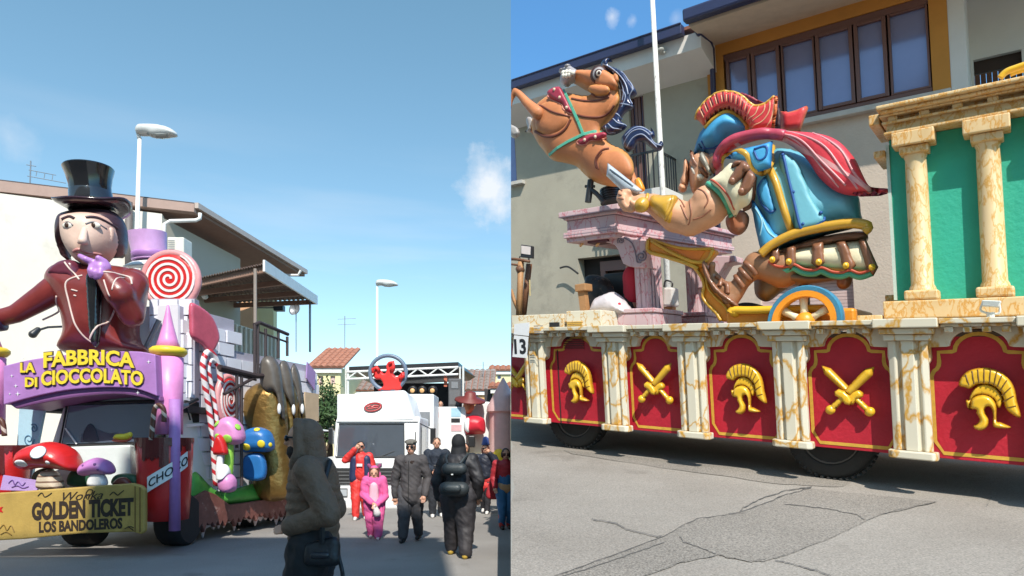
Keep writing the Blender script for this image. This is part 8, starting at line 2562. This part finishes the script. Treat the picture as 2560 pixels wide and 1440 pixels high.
    def shoes(self, m, name='shoe'):
        for i in (0, 1):
            f = self.feet[i]
            self.t.add(name, remesh([self.cap((f[0], f[1] - .025, f[2] + .022), .026, (f[0], f[1] + .075, f[2] + .018), .022), self.cap((f[0], f[1] - .02, f[2] + .05), .028, (f[0], f[1] + .02, f[2] + .035), .027)], .010, 2), m, smooth=True)

    def hair(self, m, name='hair', k=1., back=.0, low=.0):
        hx, hy, hzz = self.hd
        kk = self.k
        S = [ball(self.P(hx, hy - .010 * kk, hzz + .026 * kk), (.050 * self.H * kk * k, .056 * self.H * kk * k, .052 * self.H * kk * k), 16, 12, (self.rt, self.fw, Vector((0, 0, 1))))]
        if low:
            S.append(self.cap((hx, hy - .03 * kk, hzz), .042 * kk * k, (hx, hy - .03 * kk, hzz - low), .036 * kk * k))
            for s in (-1, 1):
                S.append(self.cap((hx + s * .040 * kk, hy - .005, hzz + .01), .020 * kk * k, (hx + s * .042 * kk, hy, hzz - low), .016 * kk * k))
        return self.t.add(name, remesh(S, .010, 3, disp=.006, dscale=20), m, smooth=True)

    def glasses(self):
        hx, hy, hzz = self.hd
        k = self.k
        for s in (-1, 1):
            self.t.add('sunglass_lens', ball(self.P(hx + s * .020 * k, hy + .056 * k, hzz + .010 * k), (.018 * self.H * k, .008 * self.H, .013 * self.H * k), 10, 8, (self.rt, self.fw, Vector((0, 0, 1)))), M_SHADES, smooth=True)
        self.t.add('sunglass_frame', tube([self.P(hx - .05 * k, hy, hzz + .012 * k), self.P(hx - .040 * k, hy + .046 * k, hzz + .014 * k), self.P(hx, hy + .060 * k, hzz + .014 * k), self.P(hx + .040 * k, hy + .046 * k, hzz + .014 * k), self.P(hx + .05 * k, hy, hzz + .012 * k)], .0035 * self.H, 6), M_SHADES)


def at(px, py):
    """spot on the left street under photo pixel (px, py)"""
    Y = F * CZ / (py - HZ)
    return (px - CX) / F * Y, Y


# 1 hooded person, nearest, in profile looking to the left
x, y = (784 - CX) / F * 4.6, 4.6
p = Fig('person in a dark hooded puffer jacket close to the viewer with a shoulder bag', x, y, 1.78, -84)
p.body([(-.055, -.03, 0), (.055, .06, 0)], [(-.09, .045, .575), (.10, .05, .585)], [(-.15, -.06, .62), (.15, -.085, .63)], head=(0, .046, .912))
M_PUFF = mat('puffer_taupe', '#6a5443', rough=.7, var=.22, scale=7, bump=.6, bscale=30)
H_ = 1.78
j = p.top(M_PUFF, hem=.50, fold=.008, loose=1.12, sleeve_loose=1.5, sleeve_end=1.12)
rnd = random.Random(3)
rolls = [lathe([(.06 * H_, -.024 * H_), (r * .94 * H_, -.018 * H_), (r * H_, 0), (r * .94 * H_, .018 * H_), (.06 * H_, .024 * H_)], p.P(0, 0, z), (0, 0, 1), 24) for z, r in ((.525, .102), (.565, .106), (.605, .108), (.645, .108), (.685, .108), (.725, .106), (.76, .098))]
p.t.add('quilted_body', remesh(rolls, .010, 2, disp=.005, dscale=9), M_PUFF, smooth=True, parent=j)
hxx, hyy, hzz = p.hd
vh = Vector((0, 0, 1))
AX3 = (p.rt, p.fw, vh)
hood = [ball(p.P(0, hyy - .026, hzz + .024), (.058 * H_, .060 * H_, .066 * H_), 18, 14, AX3), p.cap((0, hyy - .036, hzz - .01), .054, (0, hyy - .045, .815), .056)]
for s_ in (-1, 1):
    hood += [p.cap((s_ * .050, hyy + .008, hzz + .055), .015, (s_ * .054, hyy + .006, hzz - .05), .017), p.cap((s_ * .054, hyy + .006, hzz - .05), .017, (s_ * .035, hyy + .018, hzz - .10), .026)]
hood += [p.cap((-.042, hyy + .010, hzz + .074), .015, (.042, hyy + .010, hzz + .074), .015)]
p.t.add('hood', remesh(hood, .012, 2, disp=.007, dscale=9), M_PUFF, smooth=True)
p.t.add('beard', remesh([ball(p.P(0, hyy + .026, hzz - .045), (.036 * H_, .034 * H_, .034 * H_), 12, 10, AX3)], .009, 2, disp=.004, dscale=30), mat('beard_dark', '#2a1f1b', rough=.8), smooth=True)
p.glasses()
p.legs(mat('trousers_black', (.014, .014, .016), rough=.85), loose=1.22)
p.shoes(M_SHOEB)
bg_ = Thing('shoulder_bag', 'black shoulder bag hanging at the hip of the hooded person', 'bag', p.P(.10, -.06, .40))
bg_.add('bag', remesh([p.cap((.13, -.10 + .017 * k, .52 - .004 * k), .024, (.135, -.10 + .017 * k, .455), .027) for k in range(6)], .012, 6, disp=.008), mat('bag_black', (.012, .012, .014), rough=.5, bump=.3), smooth=True)
bg_.add('strap', tube([p.P(*q) for q in ((.15, -.06, .52), (.16, -.065, .60), (.125, -.06, .74), (.06, -.075, .83), (-.05, -.05, .83))], .011 * H_, 6), MATS['bag_black'])
bg_.add('loose_strap', tube([p.P(*q) for q in ((.135, -.12, .47), (.14, -.135, .41), (.14, -.14, .35))], .009 * H_, 6), MATS['bag_black'])
bg_.add('pocket', remesh([p.cap((.158, -.08, .475), .014, (.158, -.03, .475), .014)], .01, 3), mat('bag_pocket', (.02, .02, .024), rough=.4), smooth=True)

# 2 red tracksuit
x, y = at(902, 1298)
p = Fig('man in a red tracksuit and navy vest shading his eyes with one hand', x, y, 1.66, 5)
p.body([(-.05, .10, 0), (.06, -.04, .0)], [(-.055, .09, .905), (.12, .06, .52)], [(-.185, .06, .76), (.155, 0, .63)])
p.top(mat('tracksuit_red', (.62, .035, .03), rough=.55, var=.12), hem=.50, loose=1.12)
M_NVEST = mat('vest_navy', (.02, .03, .085), rough=.5)
for s in (-1, 1):
    p.t.add('vest_half', remesh([p.cap((s * .075, .035, .77), .055, (s * .085, .04, .52), .055), p.cap((s * .07, -.03, .77), .06, (s * .07, -.03, .52), .065)], .012, 3, disp=.005), M_NVEST, smooth=True)
p.t.add('chest_print', box(lambda a, b, c: p.P(a, b, c), -.035, .035, .112, .118, .68, .715), M_WHITEP)
p.legs(MATS['tracksuit_red'], loose=1.12)
p.shoes(M_SHOEW)
p.hair(mat('hair_dark', (.03, .02, .015)))
p.glasses()

# 3 child in a pink animal onesie
x, y = at(936, 1346)
p = Fig('child in a pink hooded animal onesie holding a small white bag', x, y, 1.24, 8)
p.body([(-.05, -.05, .01), (.055, .11, 0)], [(-.015, .16, .50), (.035, .16, .47)], [(-.15, .03, .60), (.155, .03, .58)], head=(0, .012, .885), childk=1.35)
M_ONE = mat('onesie_pink', (.70, .11, .30), rough=.85, var=.14, bump=.3, bscale=60)
M_ONEP = mat('onesie_pale', (.74, .42, .50), rough=.85)
p.top(M_ONE, hem=.42, loose=1.22, name='onesie_top', sleeve_loose=1.5)
p.legs(M_ONE, loose=1.38, name='onesie_legs')
p.t.add('belly_patch', puff(lambda a, b, c: p.P(a, b, c), [(-.06, .50), (-.065, .62), (-.05, .74), (0, .78), (.05, .74), (.065, .62), (.06, .50), (0, .46)], .085, -.045), M_ONEP, smooth=True)
k = 1.35
hz0 = .885
hood = [ball(p.P(0, -.012, hz0 + .03), (.075 * 1.24, .082 * 1.24, .085 * 1.24), 16, 12, (p.rt, p.fw, vh)), p.cap((-.065, .02, hz0), .026, (-.06, .02, hz0 - .07), .032), p.cap((.065, .02, hz0), .026, (.06, .02, hz0 - .07), .032), p.cap((0, -.03, hz0), .07, (0, -.02, .78), .065)]
hd_ = p.t.add('hood', remesh(hood, .011, 3), M_ONE, smooth=True)
for s in (-1, 1):
    p.t.add('hood_ear', remesh([p.cap((s * .055, -.01, hz0 + .09), .03, (s * .075, -.01, hz0 + .115), .026)], .01, 3), mat('onesie_dark', (.22, .05, .13), rough=.85), smooth=True, parent=hd_)
p.t.add('hair', remesh([p.cap((-.05, .035, hz0 + .06), .022, (-.055, .04, hz0 - .06), .018), p.cap((.05, .035, hz0 + .06), .022, (.055, .04, hz0 - .06), .018), p.cap((-.04, .048, hz0 + .065), .02, (.04, .048, hz0 + .065), .02)], .009, 3), mat('hair_auburn', (.12, .035, .03), rough=.5), smooth=True)
p.shoes(mat('shoe_pink', (.66, .46, .48), rough=.6))
wb_ = Thing('cloth_bag', 'small white cloth bag held in front by the child in pink', 'bag', p.P(.03, .17, .33))
wb_.add('bag', remesh([p.cap((.02, .185, .46), .025, (.05, .185, .36), .05)], .01, 3, disp=.006), mat('bag_white', (.66, .60, .58), rough=.8), smooth=True)

# 4 older man in a dark coat and flat cap
x, y = at(1028, 1352)
p = Fig('older man in a long dark grey coat with flat cap and sunglasses', x, y, 1.66, -4)
p.body([(-.06, .10, 0), (.06, -.07, .012)], [(-.165, -.02, .44), (.15, .08, .46)], [(-.17, -.02, .62), (.165, -.02, .62)])
M_COAT = mat('coat_charcoal', '#474344', rough=.8, var=.12, bump=.2)
cj = p.top(M_COAT, hem=.38, loose=1.18, name='coat', flare=.012, sleeve_loose=1.4)
p.t.add('coat_front_seam', tube([p.P(0, .112, .80), p.P(.002, .124, .66), p.P(.0, .128, .52), p.P(0, .122, .36)], .0035 * 1.66, 5), mat('seam_black', (.012, .012, .012)), parent=cj)
p.t.add('fur_collar', remesh([p.cap((-.075, -.01, .815), .03, (-.025, .075, .78), .026), p.cap((.075, -.01, .815), .03, (.025, .075, .78), .026), p.cap((-.075, -.02, .82), .03, (.075, -.02, .82), .03)], .010, 2, disp=.014, dscale=45), mat('fur_brown', '#2b1d17', rough=.95, var=.4, scale=30), smooth=True)
p.legs(mat('trousers_grey', '#4a484b', rough=.85), loose=1.15)
p.shoes(M_SHOEB)
p.hair(mat('hair_grey', (.30, .29, .28), rough=.7), k=.98)
p.t.add('flat_cap', remesh([ball(p.P(0, .012, .985), (.062 * 1.66, .072 * 1.66, .030 * 1.66), 16, 10, (p.rt, p.fw, vh)), p.cap((-.025, .07, .972), .012, (.025, .07, .972), .012)], .010, 3), mat('cap_tweed', '#6b6760', rough=.9, var=.3, scale=30), smooth=True)
p.glasses()

# 5 man in navy behind
x, y = at(1092, 1292)
p = Fig('man in a navy sweatshirt holding a phone between the older man and the black robe', x, y, 1.74, 8)
p.body([(-.055, .06, 0), (.06, -.03, 0)], [(-.03, .17, .60), (.0, .18, .58)], [(-.15, .04, .63), (.155, .04, .63)])
p.top(mat('sweat_navy', '#232b38', rough=.8, var=.12), hem=.48, loose=1.18)
p.legs(mat('jeans_dark', '#23262d', rough=.85))
p.shoes(M_SHOEW)
p.hair(mat('hair_brown', (.10, .055, .035), rough=.6))
ph = Thing('phone', 'small dark phone in the hands of the man in navy', 'phone', p.P(-.01, .20, .60))
ph.add('body', box(lambda a, b, c: p.P(a, b, c), -.045, .0, .20, .212, .60, .66), M_BLACK, bevel=.006)
p2 = Fig('dark haired person mostly hidden behind the man in navy', x + .55, y + 1.2, 1.62, 0)
p2.body([(-.05, .02, 0), (.05, -.02, 0)], [(-.16, .03, .46), (.16, .03, .46)], [(-.16, 0, .62), (.16, 0, .62)])
p2.top(mat('jacket_olive', '#3b3a30', rough=.8), hem=.46, loose=1.2)
p2.legs(MATS['jeans_dark'])
p2.shoes(M_SHOEB)
p2.hair(MATS['hair_dark'], low=.05)

# 6 figure in black robe seen from behind, with backpack
x, y = at(1146, 1392)
p = Fig('person in a black robe and hood seen from behind with a grey backpack', x, y, 1.72, 172)
p.body([(-.075, -.07, 0), (.09, .12, 0)], [(-.155, .03, .50), (.165, .03, .48)], [(-.17, -.03, .64), (.175, -.02, .63)])
M_ROBE = mat('robe_black', '#252326', rough=.6, var=.25, bump=.35, bscale=9)
p.top(M_ROBE, hem=.47, loose=1.22, name='robe_top', flare=.015, sleeve_loose=1.6)
p.legs(mat('robe_trousers', '#333033', rough=.65, var=.2, bump=.4, bscale=8), loose=1.42, bottom=.05)
p.t.add('hood', remesh([ball(p.P(0, .0, .945), (.058 * 1.72, .064 * 1.72, .070 * 1.72), 16, 12, (p.rt, p.fw, vh)), p.cap((0, .012, .92), .058, (0, 0, .80), .075), p.cap((0, .05, .94), .03, (0, .05, .90), .03)], .012, 3, disp=.005), mat('hood_black', '#17171a', rough=.8), smooth=True)
p.shoes(mat('shoe_mustard', (.42, .28, .04), rough=.6))
bp_ = Thing('backpack', 'dark grey backpack on the back of the person in the black robe', 'backpack', p.P(0, -.19, .52))
M_BP = mat('backpack_grey', '#2f3537', rough=.55, bump=.2)
bo_ = bp_.add('pack', remesh([p.cap((-.055, -.15, .73), .05, (.055, -.15, .73), .05), p.cap((-.065, -.16, .57), .06, (.065, -.16, .57), .06)], .012, 4), M_BP, smooth=True)
bp_.add('pocket', remesh([p.cap((-.04, -.215, .58), .034, (.04, -.215, .58), .034)], .010, 3), mat('backpack_pocket', '#3a4143', rough=.5), smooth=True, parent=bo_)
bp_.add('badge', box(lambda a, b, c: p.P(a, b, c), -.008, .008, -.228, -.220, .685, .695), M_LAMPP)
for s in (-1, 1):
    bp_.add('strap', tube([p.P(s * .05, -.17, .77), p.P(s * .075, -.12, .815), p.P(s * .085, -.03, .845), p.P(s * .09, .06, .80)], .011 * 1.72, 6), M_BP)

# 7 woman in navy jacket and red skirt
x, y = at(1214, 1284)
p = Fig('woman in a navy padded jacket and red skirt with a blue hat and sunglasses', x, y, 1.60, -6)
p.body([(-.04, -.06, .02), (.035, .07, 0)], [(-.13, .08, .50), (.07, .10, .87)], [(-.155, 0, .62), (.175, .06, .72)])
p.top(mat('jacket_navy', '#1f2433', rough=.6, var=.15), hem=.50, loose=1.24)
p.t.add('skirt', remesh([p.cap((-.05, 0, .50), .085, (.05, 0, .50), .085), p.cap((-.055, 0, .40), .095, (.055, 0, .40), .095)], .012, 3, disp=.01), mat('skirt_red', (.55, .03, .03), rough=.7), smooth=True)
p.legs(mat('leggings', '#25242a', rough=.8), loose=.98, waist=.5)
p.shoes(M_SHOEW)
p.hair(mat('hair_reddish', (.16, .05, .04), rough=.5), low=.05)
p.glasses()
p.t.add('hat', lathe([(.062 * 1.6, 0), (.05 * 1.6, .06), (.04 * 1.6, .16), (.02 * 1.6, .19), (.005, .20)], p.P(0, 0, .985), (0, 0, 1), 16), mat('hat_blue', (.05, .09, .30), rough=.6), smooth=True)
p.t.add('sleeve_stripe', puff(lambda a, b, c: p.P(a, b, c), [(.11, .80), (.15, .76), (.19, .70), (.17, .67), (.12, .72)], .06, -.03), mat('stripe_blue', (.10, .16, .42), rough=.6), smooth=True)

# 8 child in a red and blue costume at the party line
x, y = at(1264, 1322)
p = Fig('young person in a red and blue costume with a red cape and dark mask', x, y, 1.52, 10, side=-1)
p.body([(-.05, .03, 0), (.05, -.02, 0)], [(-.14, .06, .52), (.14, .04, .50)], [(-.15, -.02, .64), (.155, -.02, .64)])
M_CRED = mat('costume_red', (.36, .02, .03), rough=.6)
M_CBLUE = mat('costume_blue', (.02, .13, .30), rough=.6)
p.top(M_CRED, hem=.64, loose=1.14, name='costume_top')
p.t.add('costume_band', remesh([p.cap((0, 0, .58), .098, (0, 0, .665), .101)], .012, 3), M_CBLUE, smooth=True)
p.t.add('belt', remesh([p.cap((-.02, 0, .52), .098, (.02, 0, .52), .098)], .012, 3), mat('belt_tan', (.40, .26, .14), rough=.6), smooth=True)
p.legs(M_CBLUE, loose=1.05)
for i in (0, 1):
    f = p.feet[i]
    p.t.add('boot', remesh([p.cap((f[0], f[1], .05), .042, (f[0], f[1], .24), .052)], .012, 3), mat('boot_red', (.42, .03, .03), rough=.5), smooth=True)
p.shoes(M_SHOEB)
p.hair(MATS['hair_dark'], low=.03)
p.t.add('mask', ball(p.P(0, .02, .925), (.048 * 1.52, .05 * 1.52, .04 * 1.52), 14, 10, (p.rt, p.fw, vh)), mat('mask_dark', (.06, .02, .02), rough=.6), smooth=True)
p.t.add('cape', puff(lambda a, b, c: p.P(a, b, c), [(-.11, .80), (.11, .80), (.17, .60), (.20, .38), (.0, .36), (-.22, .38), (-.18, .60)], -.13, .03, R_=.05), M_CRED, smooth=True)

# 9 performer on the truck stage
x, y = (1101 - CX) / F * (YS + .4), YS + .4
p = Fig('performer in a blue top standing on the truck stage beside the loudspeaker', x, y, 1.7, 15)
p.o = p.o + Vector((0, 0, 1.3))
p.t.base = p.o.copy()
p.t.o.location = p.o
p.body([(-.05, .02, 0), (.05, -.02, 0)], [(-.06, .16, .62), (.1, .14, .60)], [(-.16, .02, .64), (.16, .02, .64)])
p.top(mat('top_blue', (.03, .14, .36), rough=.6), hem=.48, loose=1.15)
p.legs(MATS['jeans_dark'])
p.shoes(M_SHOEB)
p.hair(MATS['hair_dark'])
